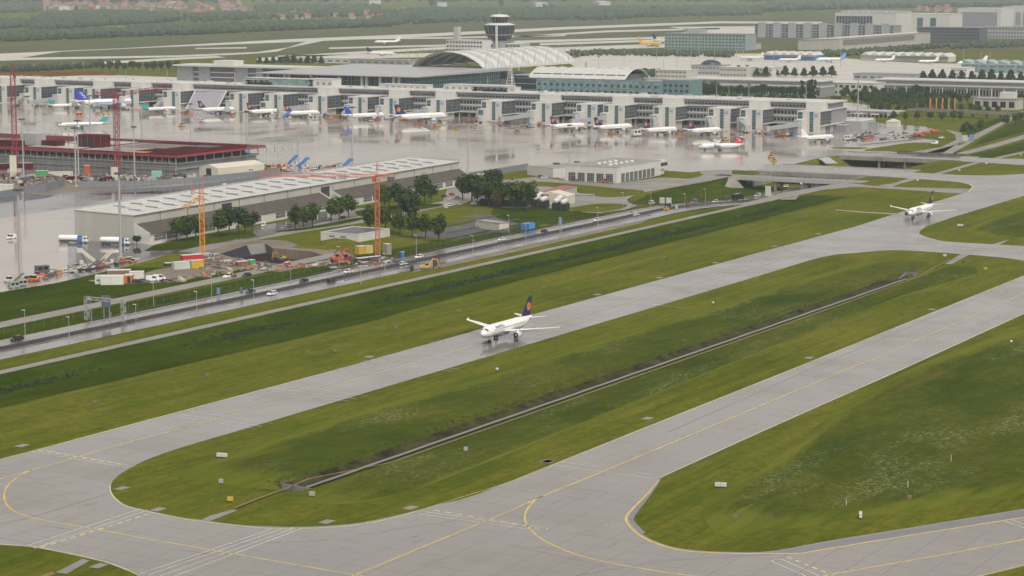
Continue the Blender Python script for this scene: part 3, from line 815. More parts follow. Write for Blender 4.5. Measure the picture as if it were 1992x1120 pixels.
for i, pts in enumerate(([(-300, 86), (60, 66), (215, 62), (215, 69), (60, 76), (-300, 95)], [(480, 50), (600, 42), (720, 38), (735, 42), (600, 52), (490, 57)], [(850, 8), (1000, 4), (1300, 12), (1000, 16), (850, 16)], [(1500, 22), (1650, 18), (1650, 25), (1500, 30)], [(220, 52), (420, 45), (480, 46), (240, 60)], [(0, 40), (60, 36), (60, 52), (0, 56)])):
    sheet('field', GR_FIELD if i != 4 else M('stubble_field', (0.17, 0.14, 0.08), 0.9, 0.2, 0.01), pts, z=0.25)
# roads behind the bridges on the far right
for pts in ([(1690, 305), (1785, 293.5), (1830, 286), (1860, 272), (1858, 262), (1840, 252), (1870, 258), (1874, 270), (1862, 284), (1820, 300)], [(1828, 297), (1870, 281), (1888, 272), (1885, 264), (1893, 264), (1896, 273), (1880, 283), (1850, 300)],
            [(1880, 300), (1930, 288), (1992, 270), (1992, 262), (1930, 280), (1860, 298)], [(1790, 340 - 40), (1836, 296), (1880, 268), (1945, 238), (1990, 215), (1990, 224), (1955, 240), (1900, 270)]):
    sheet('road', PATHM, pts, z=0.12)
for pts in ([(1874, 272), (1885, 264), (1868, 246), (1990, 222), (1955, 240), (1900, 268)], [(1890, 285), (1992, 256), (1992, 232), (1960, 242), (1912, 268)], [(1885, 302), (1930, 291), (1992, 276), (1992, 293), (1930, 306)]):
    sheet('grass_verge', GR_LUSH, pts, z=0.1)
# ------------------------------------------------------------------ bridges, cuttings, walls
DECKC = M('stained_bridge_concrete', (0.21, 0.195, 0.17), 0.7, 0.25, 0.15)
def bridge(label, X0, X1, Y0, Y1, th, railing=False):
    b = thing('taxiway_bridge' if not railing else 'road_bridge', label, 'bridge', (0, 0, 0))
    mb = MB(DECKC)
    mb.box(X0, X1, Y0, Y1, -th, 0.02 if not railing else 0.05)
    mb.obj('deck', b)
    for ya_, yb_ in ((Y1 - 7, Y1), (Y0, Y0 + 7)): MB(DECKC).box(X0 + 0.5, X1 - 0.5, ya_, yb_, -8, -th - 0.01).obj('abutment', b)
    p0 = None
    for yy in (487.6, 505.0):
        for k in range(max(2, int((X1 - X0) / 9))):
            xx = X0 + 1.5 + k * 9
            if p0 is None:
                p0 = MB(DECKC).box(-0.5, 0.5, -0.7, 0.7, -8, -th - 0.01).obj('pier', b)
                p0.location = (xx, yy, 0)
            else: again(p0, b, (xx, yy, 0))
    for xa_, z_ in ((X0 - 0.3, 0.5), (X1 + 0.02, 0.35)): MB(DECKC if not railing else WALLG).box(xa_, xa_ + 0.28, Y0, Y1, -th - 0.3, z_).obj('parapet', b)
    if railing:
        mb = MB(STEEL)
        for k in range(int((Y1 - Y0) / 2.5)):
            mb.box(X0 - 0.2, X0 - 0.12, Y0 + k * 2.5, Y0 + k * 2.5 + 0.08, 0.5, 1.6)
        for z in (0.9, 1.25, 1.55): mb.box(X0 - 0.2, X0 - 0.13, Y0, Y1, z, z + 0.07)
        mb.obj('railing', b)
    return b
bridge('narrow service road bridge with a railing over the motorway', 1217, 1229, 452, 545, 1.2, True)
bridge('nearer wide concrete taxiway bridge over the motorway cutting', 1259, 1314, 450, 540, 1.8)
bridge('farther wide concrete taxiway bridge over the motorway cutting', 1390, 1426, 450, 540, 1.8)
w = thing('retaining_wall', 'long low dark concrete wall along the far edge of the farther taxiway bridge', 'wall', (0, 0, 0))
MB(M('dark_concrete', (0.11, 0.10, 0.09), 0.7, 0.25, 0.2)).box(1424.5, 1425.5, 462, 505, 0.1, 1.6).obj('wall_face', w)
mb = MB(WALLG)
a, b_, c, d = G(1592, 309), G(1612, 307), G(1630, 318), G(1607, 319)
mb.quad(a + Vector((0, 0, .6)), b_ + Vector((0, 0, .6)), c + Vector((0, 0, .25)), d + Vector((0, 0, .25)))
mb.quad(d + Vector((0, 0, .05)), c + Vector((0, 0, .05)), b_ + Vector((0, 0, .05)), a + Vector((0, 0, .05)))
o = tag(mb.obj('slope_panel', norm=False), 'pale grey sloping panel on the bank between the two taxiway bridges', 'panel')
for (lab, sgn) in (('pale wing wall beside the left end of the narrow road bridge', 1), ('pale wing wall beside the right end of the narrow road bridge', -1)):
    w = MB(DECKC)
    if sgn > 0: w.add([(1190, 527, -5.5), (1217, 524, -6.5), (1217, 530, 0.2), (1217, 538, 0.2), (1217.6, 524, -6.5), (1217.6, 538, 0.2)], [(0, 1, 2, 3), (1, 4, 5, 3, 2)])
    else: w.add([(1196, 462, -5.0), (1217, 467, -6.5), (1217, 462, 0.2), (1217, 455, 0.2), (1217.6, 467, -6.5), (1217.6, 455, 0.2)], [(0, 1, 2, 3), (1, 4, 5, 3, 2)])
    tag(w.obj('wing_wall'), lab, 'wall')

for lab, y in (('concrete side wall of the cutting between the bridges on the apron side', 524), ('concrete side wall of the cutting between the bridges on the taxiway side', 464.5)):
    w = thing('cutting_wall', lab, 'wall', (0, 0, 0))
    for k in range(9): MB(DECKC).box(1229.5 + k * 3.3, 1232.7 + k * 3.3, y, y + .6, -7.2, .3).obj('wall_panel', w)
# ------------------------------------------------------------------ buildings
def window_mesh(w, h, nx, ny, fm, gm, d=0.06):
    """a framed window with glazing bars, centre at the origin, facing -x (local), width along y"""
    mb = MB(fm)
    t = min(0.16, w * 0.08 + 0.03)
    mb.box(-d, d, -w / 2, w / 2, -h / 2, -h / 2 + t)
    mb.box(-d, d, -w / 2, w / 2, h / 2 - t, h / 2)
    for i in range(nx + 1):
        y = -w / 2 + t / 2 + (w - t) * i / nx
        mb.box(-d - 0.01, d - 0.01, y - t / 2, y + t / 2, -h / 2 + 0.01, h / 2 - 0.01)
    for j in range(1, ny):
        z = -h / 2 + h * j / ny
        mb.box(-d + 0.005, d - 0.02, -w / 2 + .01, w / 2 - .01, z - t / 3, z + t / 3)
    mb.use(gm).box(-d + 0.045, d - 0.03, -w / 2 + t * .8, w / 2 - t * .8, -h / 2 + t * .8, h / 2 - t * .8)
    return mb

# --- the long maintenance hall in front
UX, UY = 0.9981, 0.0614
hall_a = math.atan2(UY, UX)
mh = thing('maintenance_hall', 'long white maintenance hall with brown lean-to roofs and rows of roof hatches', 'hall', (789, 622.5, 0), hall_a)
HL = 316.0
def hu(px, v=8.0, z=8.0):
    lo_, hi_ = 0, 400
    for _ in range(40):
        m = (lo_ + hi_) / 2
        q = Vector((789 + UX * m - UY * v, 622.5 + UY * m + UX * v, z - CAMH))
        if 996 + FPX * q.dot(RT) / q.dot(FW) < px: lo_ = m
        else: hi_ = m
    return lo_
MB(WALLB).extr([(8, 0), (8, 12.5), (40, 13.6), (40, 0)], 'x', 0, HL).obj('wall', mh)
rf = MB(ROOFW).add([(-0.3, 7.7, 12.55), (HL + .3, 7.7, 12.55), (HL + .3, 40.3, 13.68), (-0.3, 40.3, 13.68), (-0.3, 7.7, 12.2), (HL + .3, 7.7, 12.2), (HL + .3, 40.3, 13.3), (-0.3, 40.3, 13.3)], [(0, 1, 2, 3), (4, 7, 6, 5), (0, 4, 5, 1), (1, 5, 6, 2), (2, 6, 7, 3), (3, 7, 4, 0)]).obj('roof', mh)
MB(STEEL).box(-0.3, HL + .3, 40.05, 40.35, 13.69, 14.3).box(188, 188.5, 8, 40, 12.9, 14.0).box(HL - .2, HL + .3, 8, 40, 12.9, 14.2).obj('parapet', mh)
g1a, g1b, g2a, g2b = hu(430), hu(452), hu(622), hu(643)
segs = [(0, g1a), (g1b, g2a), (g2b, HL)]
l0 = None
for a, b in segs:
    mb = MB(WALLW)
    mb.extr([(0, 0), (0, 4.2), (7.99, 8.3), (7.99, 0)], 'x', a, b)
    mb.obj('lean_to', mh)
    r = MB(ROOFB)
    n = max(4, int((b - a) / 6))
    for i in range(n):                                   # roof sheets between standing seams
        q0, q1 = a + .35 + (b - a - .7) * i / n, a + .35 + (b - a - .7) * (i + 1) / n - 0.08
        r.add([(q0, -.3, 4.2), (q1, -.3, 4.2), (q1, 7.98, 8.45), (q0, 7.98, 8.45), (q0, -.3, 4.05), (q1, -.3, 4.05), (q1, 7.98, 8.31), (q0, 7.98, 8.31)], [(0, 1, 2, 3), (0, 4, 5, 1), (1, 5, 6, 2), (3, 7, 4, 0)])
    r.obj('lean_to_roof', mh)
    for q in (a, b - .3):
        e = MB(WALLW)
        e.add([(q, -.4, 4.0), (q + .3, -.4, 4.0), (q + .3, 7.98, 8.2), (q, 7.98, 8.2), (q, -.4, 4.75), (q + .3, -.4, 4.75), (q + .3, 7.98, 9.0), (q, 7.98, 9.0)], [(0, 1, 5, 4), (1, 2, 6, 5), (2, 3, 7, 6), (3, 0, 4, 7), (4, 5, 6, 7)])
        e.obj('verge_board', mh)
rs = MB(WALLG)
for k in range(52): rs.box(3 + k * 6, 3.12 + k * 6, 8, 39.9, 0, .07)
for i_, v in enumerate(rs.v): rs.v[i_] = (v[0], v[1], v[2] + 12.56 + (v[1] - 7.7) / 32.6 * 1.13)
rs.obj('roof_seam', mh, kind='stuff')
gt = MB(GREYD).box(0, HL, 7.55, 7.69, 12.0, 12.3)
for k in range(14): gt.box(20 + k * 22, 20.2 + k * 22, 7.8, 7.98, 8.6, 12.2)
gt.obj('gutter', mh, kind='stuff')
sk = None
for row, v in ((0, 17.0), (1, 29.5)):
    for i in range(23):
        u = 14 + i * 13.4 + (6 if row else 0)
        if u > HL - 8: continue
        z = 12.55 + (v - 7.7) / 32.6 * 1.13
        if sk is None:
            mb = MB(GREYB)
            mb.box(-4.2, 4.2, -0.35, 0.35, 0, 0.55)
            mb.use(WALLW).box(-4.4, 4.4, 0.3, 1.6, 0, 0.42).box(3.6, 4.5, -0.5, 0.6, 0.02, 0.9)
            sk = mb.obj('roof_hatch', mh)
            sk.location, sk.rotation_euler = (u, v, z), (0, 0, -PI / 2 - .2)
        else: again(sk, mh, (u, v, z), -PI / 2 - .2)
wm = window_mesh(9, 2.9, 8, 2, WALLW, GLB).obj('window', mh)
wm.location, wm.rotation_euler = (8, -0.03, 2.4), (0, 0, PI / 2)
for u in (18, 28, 38, 48, 58, 68, 78, 88, 110, 120, 130, 140, 150, 160, 170, 196, 206, 216, 228, 240, 252, 264, 276, 288, 300):
    if any(a + 5 < u < b - 5 for a, b in segs): again(wm, mh, (u, -0.03, 2.4), PI / 2)
wg = window_mesh(g1b - g1a - 1.2, 6.6, 8, 5, GREYD, GLD).obj('window', mh)
wg.location, wg.rotation_euler = ((g1a + g1b) / 2, 7.95, 7.6), (0, 0, PI / 2)
again(wg, mh, ((g2a + g2b) / 2, 7.95, 7.6), PI / 2)
jn = MB(WALLG)                                            # cladding joints of the gable
for k in range(1, 16): jn.box(-0.05, -0.005, 8 + k * 2, 8.06 + k * 2, 0, 12.6 + k * .07)
for k in range(1, 12): jn.box(-0.045, -0.004, 8.1, 39.9, k * 1.1, k * 1.1 + .05)
jn.obj('cladding_joints', mh)

# --- fire station and its annex
fs = thing('fire_station', 'white fire station with rows of glazed vehicle doors and a gravel roof', 'building', (1149, 573, 0), 0.0)
FD, FY = 58.0, 33.0
MB(WALLW).box(0, FD, 0, FY, 0, 8.6).obj('wall', fs)
MB(ROOFG).box(.5, FD - .5, .5, FY - .5, 8.61, 8.75).obj('roof', fs)
MB(WALLG).box(-.1, FD + .1, -.1, .5, 8.6, 9.1).box(-.1, FD + .1, FY - .5, FY + .1, 8.6, 9.1).box(-.1, .5, .51, FY - .51, 8.6, 9.09).box(FD - .5, FD + .1, .51, FY - .51, 8.6, 9.09).obj('parapet', fs)
dw = window_mesh(4.6, 5.0, 4, 5, WALLG, GLD).obj('garage_door', fs)
dw.location = (-0.03, 4.5, 2.6)
for k in range(1, 5): again(dw, fs, (-0.03, 4.5 + k * 6, 2.6))
for k in range(8): again(dw, fs, (8 + k * 5.6, -0.03, 2.6), PI / 2)
dm = None
for k in range(9):
    q = (14 + (k % 5) * 7 + (k // 5) * 3.5, 11 + (k // 5) * 9, 8.75)
    if dm is None:
        dm = MB(WALLW).lathe([(0, 1.3), (0.5, 1.2), (0.9, 0.7), (1.0, 0.1)], 'z', 8).obj('roof_dome', fs)
        dm.location = q
    else: again(dm, fs, q)
MB(WALLW).box(FD + .01, FD + 12, 1, 9, 3.4, 8.2).box(FD + 2, FD + 9, 2, 8, 0, 3.39).obj('control_room', fs)
cw = window_mesh(2.2, 2.0, 2, 1, GREYD, GLB).obj('window', fs)
cw.location, cw.rotation_euler = (FD + 3, .97, 6), (0, 0, PI / 2)
for k in range(1, 4): again(cw, fs, (FD + 3 + k * 2.4, .97, 6), PI / 2)
fa = thing('fire_station_annex', 'low white flat-roofed annex left of the fire station', 'building', (0, 0, 0))
p0, p1, p2 = G(1026, 340), G(1076, 345.5), G(1105, 340)
dv = Vector((p0.x - p1.x, p0.y - p1.y, 0))
L_ = dv.length
ang = math.atan2(dv.y, dv.x)
fa.location, fa.rotation_euler = (p1.x, p1.y, 0), (0, 0, ang)
MB(WALLW).box(0, L_, -40, 0, 0, 5.2).obj('wall', fa)
MB(ROOFG).box(.4, L_ - .4, -39.6, -.4, 5.21, 5.3).obj('roof', fa)
MB(GREYD).box(20, 23, -22, -19, 5.3, 6.3).obj('roof_vent', fa)
MB(WALLG).box(-.05, L_ + .05, -.3, .05, 5.2, 5.6).box(-.05, .3, -40, -.31, 5.2, 5.6).obj('parapet', fa)

# --- small white buildings and the tank station
def hut(name, label, p, ang, L, D, H, wall, roof, rh=0.25, cat='building', win=0, group=None, over=0.2):
    t = thing(name, label, cat, (p[0], p[1], p[2] if len(p) > 2 else 0), ang, group)
    MB(wall).box(0, L, 0, D, 0, H).obj('wall', t)
    MB(roof).box(-over, L + over, -over, D + over, H + .01, H + rh).obj('roof', t)
    if win:
        w0 = None
        for k in range(win):
            x = L * (k + .5) / win
            if w0 is None:
                w0 = window_mesh(min(1.6, L / win * .6), min(1.1, H * .4), 2, 1, WALLG, GLB).obj('window', t)
                w0.location, w0.rotation_euler = (x, -.03, H * .55), (0, 0, PI / 2)
            else: again(w0, t, (x, -.03, H * .55), PI / 2)
    return t
q = G(624, 468)
t = thing('pump_house', 'small flat white building half sunk in the grassy mound', 'building', (q.x, q.y, 0), 0.0)
MB(WALLW).box(0, 26, -20, 0, 0, 3.6).obj('wall', t)
MB(GREYD).box(.6, 25.4, -19.4, -.6, 3.62, 3.7).obj('roof', t)
MB(WALLW).box(-.1, .6, -20.1, .1, 3.6, 4.0).box(25.4, 26.1, -20.1, .1, 3.6, 4.0).box(.61, 25.39, -20.1, -19.4, 3.6, 3.99).box(.61, 25.39, -.6, .1, 3.6, 3.99).obj('parapet', t)
w0 = window_mesh(3, 0.8, 3, 1, WALLG, GLB).obj('window', t)
w0.location = (-.03, -6, 2.4)
again(w0, t, (-.03, -12, 2.4))
q = G(971, 449)
t = hut('site_office', 'cream site office container block beside the empty car park', (q.x, q.y, 0), -1.35, 6, 17, 3.4, TENT, ROOFG, cat='building')
t.rotation_euler = (0, 0, -0.35)
q = G(1021, 447)
t = thing('storage_container', 'bright blue container at the end of the cream site office', 'container', (q.x, q.y, 0), 0.0)
MB(BLUEP).box(0, 6, -2.2, 2.2, 0, 2.9).obj('wall', t)
for k in range(6): MB(M('blue_panel', (0.08, 0.25, 0.55), 0.4, 0.1, 0.5)).box(0.1 + k, 0.9 + k, -2.26, -2.2, .2, 2.7).obj('side_panel', t)
q = G(1104, 399)
ts = thing('fuel_station', 'fuel station hall with a red roof and a cream gable', 'building', (q.x, q.y, 0), 0.18)
MB(TENT).extr([(0, 0), (0, 4.6), (9, 6.6), (18, 4.6), (18, 0)], 'x', 0, 13).obj('wall', ts)
MB(M('dull_red_roof', (0.25, 0.09, 0.085), 0.7, 0.15, 0.2)).box(-1, 48, 10, 19, 4.9, 5.3).obj('roof', ts)
MB(WALLG).box(13.05, 47, 9.5, 18, 0, 4.85).obj('hall_wall', ts)
MB(DARK).box(-17, 13, 18.3, 42, 0, 3.4).obj('tank_bay', ts)
for i, (px, py, L) in enumerate(((1044, 386, 10), (1058, 389, 10), (1084, 392, 9), (1098, 394, 9), (1050, 381, 9), (1089, 387, 9))):
    q = G(px, py, 4)
    t = thing('storage_tank', 'white cylindrical fuel tank lying on the tank bay, %s from the left' % nth([1, 3, 4, 6, 2, 5][i]), 'tank', (q.x, q.y, 4.6), 0.25, 'fuel tanks of the tank station')
    MB(WALLW).lathe([(-L / 2, .3), (-L / 2 + .3, .9), (-L / 2 + .8, 1.35), (L / 2 - .8, 1.35), (L / 2 - .3, .9), (L / 2, .3)], 'x', 14).obj('shell', t, True)
    MB(DARK).box(-L / 2, L / 2, -1.7, 1.7, -4.6, -1.1).obj('stand', t)
q = G(1150, 392)
hut('storage_container', 'grey container right of the cream gable of the fuel station', (q.x, q.y, 0), 0.15, 6, 12, 3.2, WALLG, ROOFG, cat='container')

# --- steel skeleton of the satellite terminal under construction
sx0, sx1, sy0, sy1 = 1062.0, 1150.0, 806.0, 1120.0
cs = thing('terminal_shell', 'terminal shell under construction with a red steel roof deck and scaffolding', 'building', (0, 0, 0))
p_corner = G(345, 343.5)
sx0, sy0 = p_corner.x + 1, p_corner.y + 1
sx1 = G(437, 318).x
MB(M('raw_concrete', (0.25, 0.255, 0.26), 0.8, 0.2, 0.12)).box(sx0 + 3, sx1 - 3, sy0 + 3, sy1, 0, 6.7).box(sx0 + 1.5, sx1 - 1.5, sy0 + 1.5, sy1, 6.71, 7.5).box(sx0 + 1.5, sx1 - 1.5, sy0 + 1.5, sy1, 3.6, 4.1).obj('wall', cs)
MB(DARK).box(sx0 + 4, sx1 - 5, sy0 + 10, sy1, 7.51, 11.2).obj('dark_storey', cs)
mb = MB(M('brown_steel_deck', (0.085, 0.030, 0.032), 0.95, 0.4, 0.08, spec=.05))
mb.box(sx0 - 1, sx1 + 1, sy0 - 1, sy1, 11.21, 12.0)
mb.use(RED)
mb.box(sx0 - 1.3, sx0 - 1.02, sy0 - 1.3, sy1, 11.0, 12.3).box(sx1 + 1.02, sx1 + 1.3, sy0 - 1.3, sy1, 11.0, 12.6).box(sx0 - 1, sx1 + 1, sy0 - 1.3, sy0 - 1.02, 11.0, 12.3)
mb.use(MAROON)
for k in range(24): mb.box(sx0, sx1, sy0 + 2 + k * 3.0, sy0 + 2.3 + k * 3.0, 12.01, 12.3)
mb.obj('roof_deck', cs)
for i, (dx, dy, wx, wy, m) in enumerate(((40, 40, 30, 40, PATHM), (10, 45, 28, 34, WALLG), (14, 85, 30, 40, FARCON), (50, 86, 24, 40, WALLG), (8, 30, 8, 16, CRANEY), (60, 20, 14, 18, GREYD), (20, 130, 40, 60, DIRT))):
    MB(m).box(sx0 + dx, sx0 + dx + wx, sy0 + dy, sy0 + dy + wy, 12.02, 12.22).obj('roof_sheet', cs)
col0 = None
for k in range(44):
    y = sy0 + 1 + k * 5
    if y > sy1: break
    if col0 is None:
        col0 = MB(STEEL).box(-.22, .22, -.22, .22, 7.52, 11.2).obj('column', cs)
        col0.location = (sx0 + .5, y, 0)
    else: again(col0, cs, (sx0 + .5, y, 0))
for k in range(1, 14): again(col0, cs, (sx0 + 1 + k * 9, sy0 + .5, 0))
sc_ = MB(STEEL)
for k in range(52):
    y = sy0 - 3 + k * 4
    for dx in (0, 1.4): sc_.box(sx0 - 4 - dx, sx0 - 3.9 - dx, y, y + .1, 0, 9.5)
for z in (2, 4, 6, 8):
    sc_.box(sx0 - 5.4, sx0 - 3.9, sy0 - 3, sy0 + 205, z, z + .08)
    sc_.box(sx0 - 5.45, sx0 - 5.4, sy0 - 3, sy0 + 205, z + 1, z + 1.06)
for k in range(14):
    x = sx1 - 22 + k * 4
    sc_.box(x, x + .1, sy0 - 4.1, sy0 - 4, 0, 13.5)
for z in (2, 4, 6, 8, 10, 12, 13.4): sc_.box(sx1 - 22, sx1 + 30, sy0 - 4.2, sy0 - 3.9, z, z + .1)
for k in range(40): sc_.box(sx1 + 1.4, sx1 + 1.5, sy0 + k * 5, sy0 + k * 5 + .1, 12, 13.6)
for z in (13, 13.55): sc_.box(sx1 + 1.4, sx1 + 1.5, sy0, sy0 + 200, z, z + .08)
sc_.obj('scaffolding', cs)
for (px, py, wx, wy, h, m, nm, lab) in ((55, 281, 9, 13, 7, WALLG, 'stair_core', 0), (173, 286, 9, 19, 7.5, MAROON, 'steel_cage', 0), (95, 283, 8, 12, 3, MAROON, 'steel_stack', 0), (12, 283, 8, 16, 3, MAROON, 'steel_stack', 0)):
    q = G(px, py, 12.3)
    mb = MB(m).box(q.x, q.x + wx, q.y - wy / 2, q.y + wy / 2, 12.25, 12.3 + h)
    if nm == 'steel_cage':
        mb.use(DARK).box(q.x - .1, q.x - .01, q.y - wy * .2, q.y + wy * .4, 13, 12.3 + h * .7)
        mb.use(RED)
        for k in range(9): mb.box(q.x - .3, q.x - .12, q.y - wy / 2 + k * 5, q.y - wy / 2 + k * 5 + .4, 12.3, 12.3 + h)
    mb.obj(nm, cs)
# site fence wall of concrete panels along the apron
fw = thing('hoarding', 'grey concrete panel hoarding along the apron side of the building site', 'fence', (0, 0, 0))
def panels(parent, pts, h, w=3.2, th=.25, m=WALLG):
    o0, cache = None, {}
    for a, b in zip(pts, pts[1:]):
        A_, B_ = G(*a), G(*b)
        n = max(1, int((B_ - A_).length / w))
        d = (B_ - A_) / n
        for i in range(n):
            q = A_ + d * i
            L = round(d.length - .12, 1)
            if L not in cache:
                cache[L] = MB(m).box(0, L, -th / 2, th / 2, 0.02, h).obj('panel', parent)
                o = cache[L]
            else: o = again(cache[L], parent)
            o.location, o.rotation_euler = (q.x, q.y, 0), (0, 0, math.atan2(d.y, d.x))
HRD = M('blue_grey_hoarding', (0.16, 0.175, 0.195), 0.6, 0.15, 0.4)
panels(fw, [(156, 364.5), (262, 363), (375, 356), (480, 345), (545, 337)], 3.2, 5, .3, HRD)
fw2 = thing('hoarding', 'grey concrete panel hoarding left of the gap in the site fence', 'fence', (0, 0, 0))
panels(fw2, [(47, 377), (90, 371), (125, 361)], 4.0, 5, .3, HRD)
fw3 = thing('hoarding', 'grey concrete panel hoarding at the left edge of the photo', 'fence', (0, 0, 0))
panels(fw3, [(-60, 393), (0, 384), (42, 377)], 3.4, 5, .3, HRD)
fw4 = thing('blast_wall', 'grey blast wall between the apron and the grass beside the annex', 'wall', (0, 0, 0))
panels(fw4, [(868, 355), (915, 347), (985, 336), (1027, 329)], 3.6, 6, .3, HRD)
q = G(415, 347)
tn = thing('tent_hall', 'cream ridge tent hall with a dark doorway on the building site', 'tent', (G(388, 340).x, G(388, 340).y, 0), -0.12)
MB(TENT).extr([(0, 0), (0, 4.6), (-7.5, 6.6), (-15, 4.6), (-15, 0)], 'x', 0, 40).obj('canopy', tn)
MB(DARK).box(-.06, -.005, -9.6, -5.6, 0, 4.3).obj('doorway', tn)
for k in range(9): MB(WALLW).box(k * 4.5 + 1, k * 4.5 + 1.15, -15.06, -15.0, 0, 4.6).obj('frame_rib', tn)

# --- Terminal pier with its gate blocks
PX0, PX1, PYA, PYB = 1604.0, 1638.0, 621.5, 1500.0
tp = thing('terminal_pier', 'long white terminal pier with gate blocks and grey window bands', 'terminal', (0, 0, 0))
MB(WALLG).box(PX0 + 3, PX1 - 2, PYA + 1, PYB, 0, 4.8).obj('ground_floor', tp)
MB(GREYB).box(PX0, PX1, PYA, PYB, 5.6, 16.0).box(PX0 + 2, PX1 - 2, PYA + 2, PYB, 16.6, 20.8).obj('wall', tp)
MB(WALLW).box(PX0 - .9, PX1 + .5, PYA - .8, PYB, 4.81, 5.6).box(PX0 - 1.2, PX1 + .6, PYA - 1, PYB, 16.01, 16.6).box(PX0 - .25, PX0 - .02, PYA - .2, PYB, 10.4, 11.3).obj('floor_slabs', tp)
MB(ROOFW).box(PX0 - .4, PX1 + .4, PYA - .5, PYB, 20.81, 21.8).obj('roof', tp)
mb = MB(GLB)
for z0, z1, dx in ((12.0, 14.3, 0), (6.8, 9.2, 0), (17.4, 18.6, 2)):
    y = PYA + 3
    while y < PYB:
        mb.box(PX0 + dx - .06, PX0 + dx - .003, y, y + 1.9, z0, z1)
        y += 2.9
mb.obj('window_row', tp)
mb = MB(GLD)
y = PYA + 4
while y < PYB:
    mb.box(PX0 + 2.9, PX0 + 2.99, y, y + 5.5, 1.2, 4.0)
    y += 8
mb.obj('ground_floor_window', tp)
mb = MB(WALLW)
y = PYA + 2
while y < PYB:
    mb.box(PX0 - .4, PX0 + .3, y, y + .7, 0, 4.8)
    y += 16
mb.obj('column', tp)
mb = MB(WALLG)
for k in range(110):
    y, x, s = rnd.uniform(PYA + 4, PYB - 4), rnd.uniform(PX0 + 3, PX1 - 3), rnd.uniform(1, 3.2)
    mb.use(rnd.choice([WALLG, WALLW, WALLW, STEEL])).box(x, x + s, y, y + s * rnd.uniform(.6, 2.5), 21.8, 21.8 + rnd.uniform(.4, 1.5))
mb.obj('roof_plant', tp)
SIGNS = [6, 73, 137, 188, 262.5, 343.5, 474.6, 543, 628.6, 707, 767.8, 859.4, 967.6, 1064.8, 1153.9, 1207, 1305.5, 1412.4, 1475, 1587]
TALL = {73, 188, 262.5, 343.5, 628.6, 767.8, 859.4, 1064.8, 1207, 1305.5, 1475, 1587, 6}
GY = [YatX(s, 1580, 13.5) for s in SIGNS]
blk = {}
for s, y in zip(SIGNS, GY):
    if not blk:
        b = MB(WALLW).box(1580, 1581.6, -3, 15, 0, 16.3).box(1581.61, PX0 - .02, -2.6, 15, 5.6, 16.2).box(1581.61, PX0 - 6, -1, 14, 0, 5.59).obj('gate_block', tp)
        blk['b'] = b
        MB(WALLW).box(1581.7, PX0 - .4, -3.25, -2.62, 4.8, 5.6).obj('slab_edge', b)
        MB(WALLW).box(1581.7, PX0 - .4, -3.3, -2.62, 15.6, 16.45).obj('roof_edge', b)
        mb = MB(GLD).box(1581.8, PX0 - .1, -2.9, -2.63, 5.65, 15.55)
        mb.use(STEEL)
        for k in range(11): mb.box(1581.8 + k * 2.05, 1581.95 + k * 2.05, -3.02, -2.91, 5.65, 15.55)
        for k in range(1, 4): mb.box(1581.8, PX0 - .1, -2.98, -2.905, 5.65 + k * 2.5, 5.75 + k * 2.5)
        mb.obj('glazed_side', b)
        mb = MB(GLG).box(1579.9, 1579.99, 1.9, 4.9, .8, 15.6)
        mb.use(STEEL)
        for k in range(8): mb.box(1579.8, 1579.89, 1.9, 4.9, .8 + k * 2.1, 1.0 + k * 2.1)
        mb.obj('stair_glazing', b)
        mb = MB(SIGNB)                                     # blue gate mark: two uprights and two slanting strokes
        mb.box(1579.9, 1579.985, -1.5, -1.05, 11.6, 14.6).box(1579.9, 1579.985, .65, 1.1, 11.6, 14.6).box(1579.9, 1579.985, -.75, -.4, 11.6, 14.2).box(1579.9, 1579.985, .05, .4, 11.6, 14.2).box(1579.88, 1579.98, -1.0, .6, 12.3, 12.9)
        mb.obj('gate_sign', b)
        mb = MB(WALLW).box(1571, 1579.98, 7, 13.4, 0, 10.2)
        mb.obj('bridge_head', b)
        mb = MB(GLG).box(1570.9, 1570.99, 8, 12.4, 5.4, 9.4)
        mb.use(WALLG)
        for k in range(5): mb.box(1570.82, 1570.9, 8 + k * 1.1, 8.1 + k * 1.1, 5.4, 9.4)
        mb.obj('bridge_head_window', b)
        mb = MB(GLG).box(1579.9, 1579.99, 10.5, 14.2, 10.4, 15.2)
        mb.use(WALLG).box(1579.82, 1579.9, 10.5, 14.2, 12.6, 12.85)
        mb.obj('upper_window', b)
        b.location = (0, y, 0)
        blk['kids'] = list(KIDS[b.name])
    else:
        b = again(blk['b'], tp, (0, y, 0))
        for k in blk['kids']: again(k, b)
    if s in TALL: MB(WALLW).box(1590, PX0 + 8, y + 0.5, y + 12, 16.31, 22.3).obj('roof_block', tp)
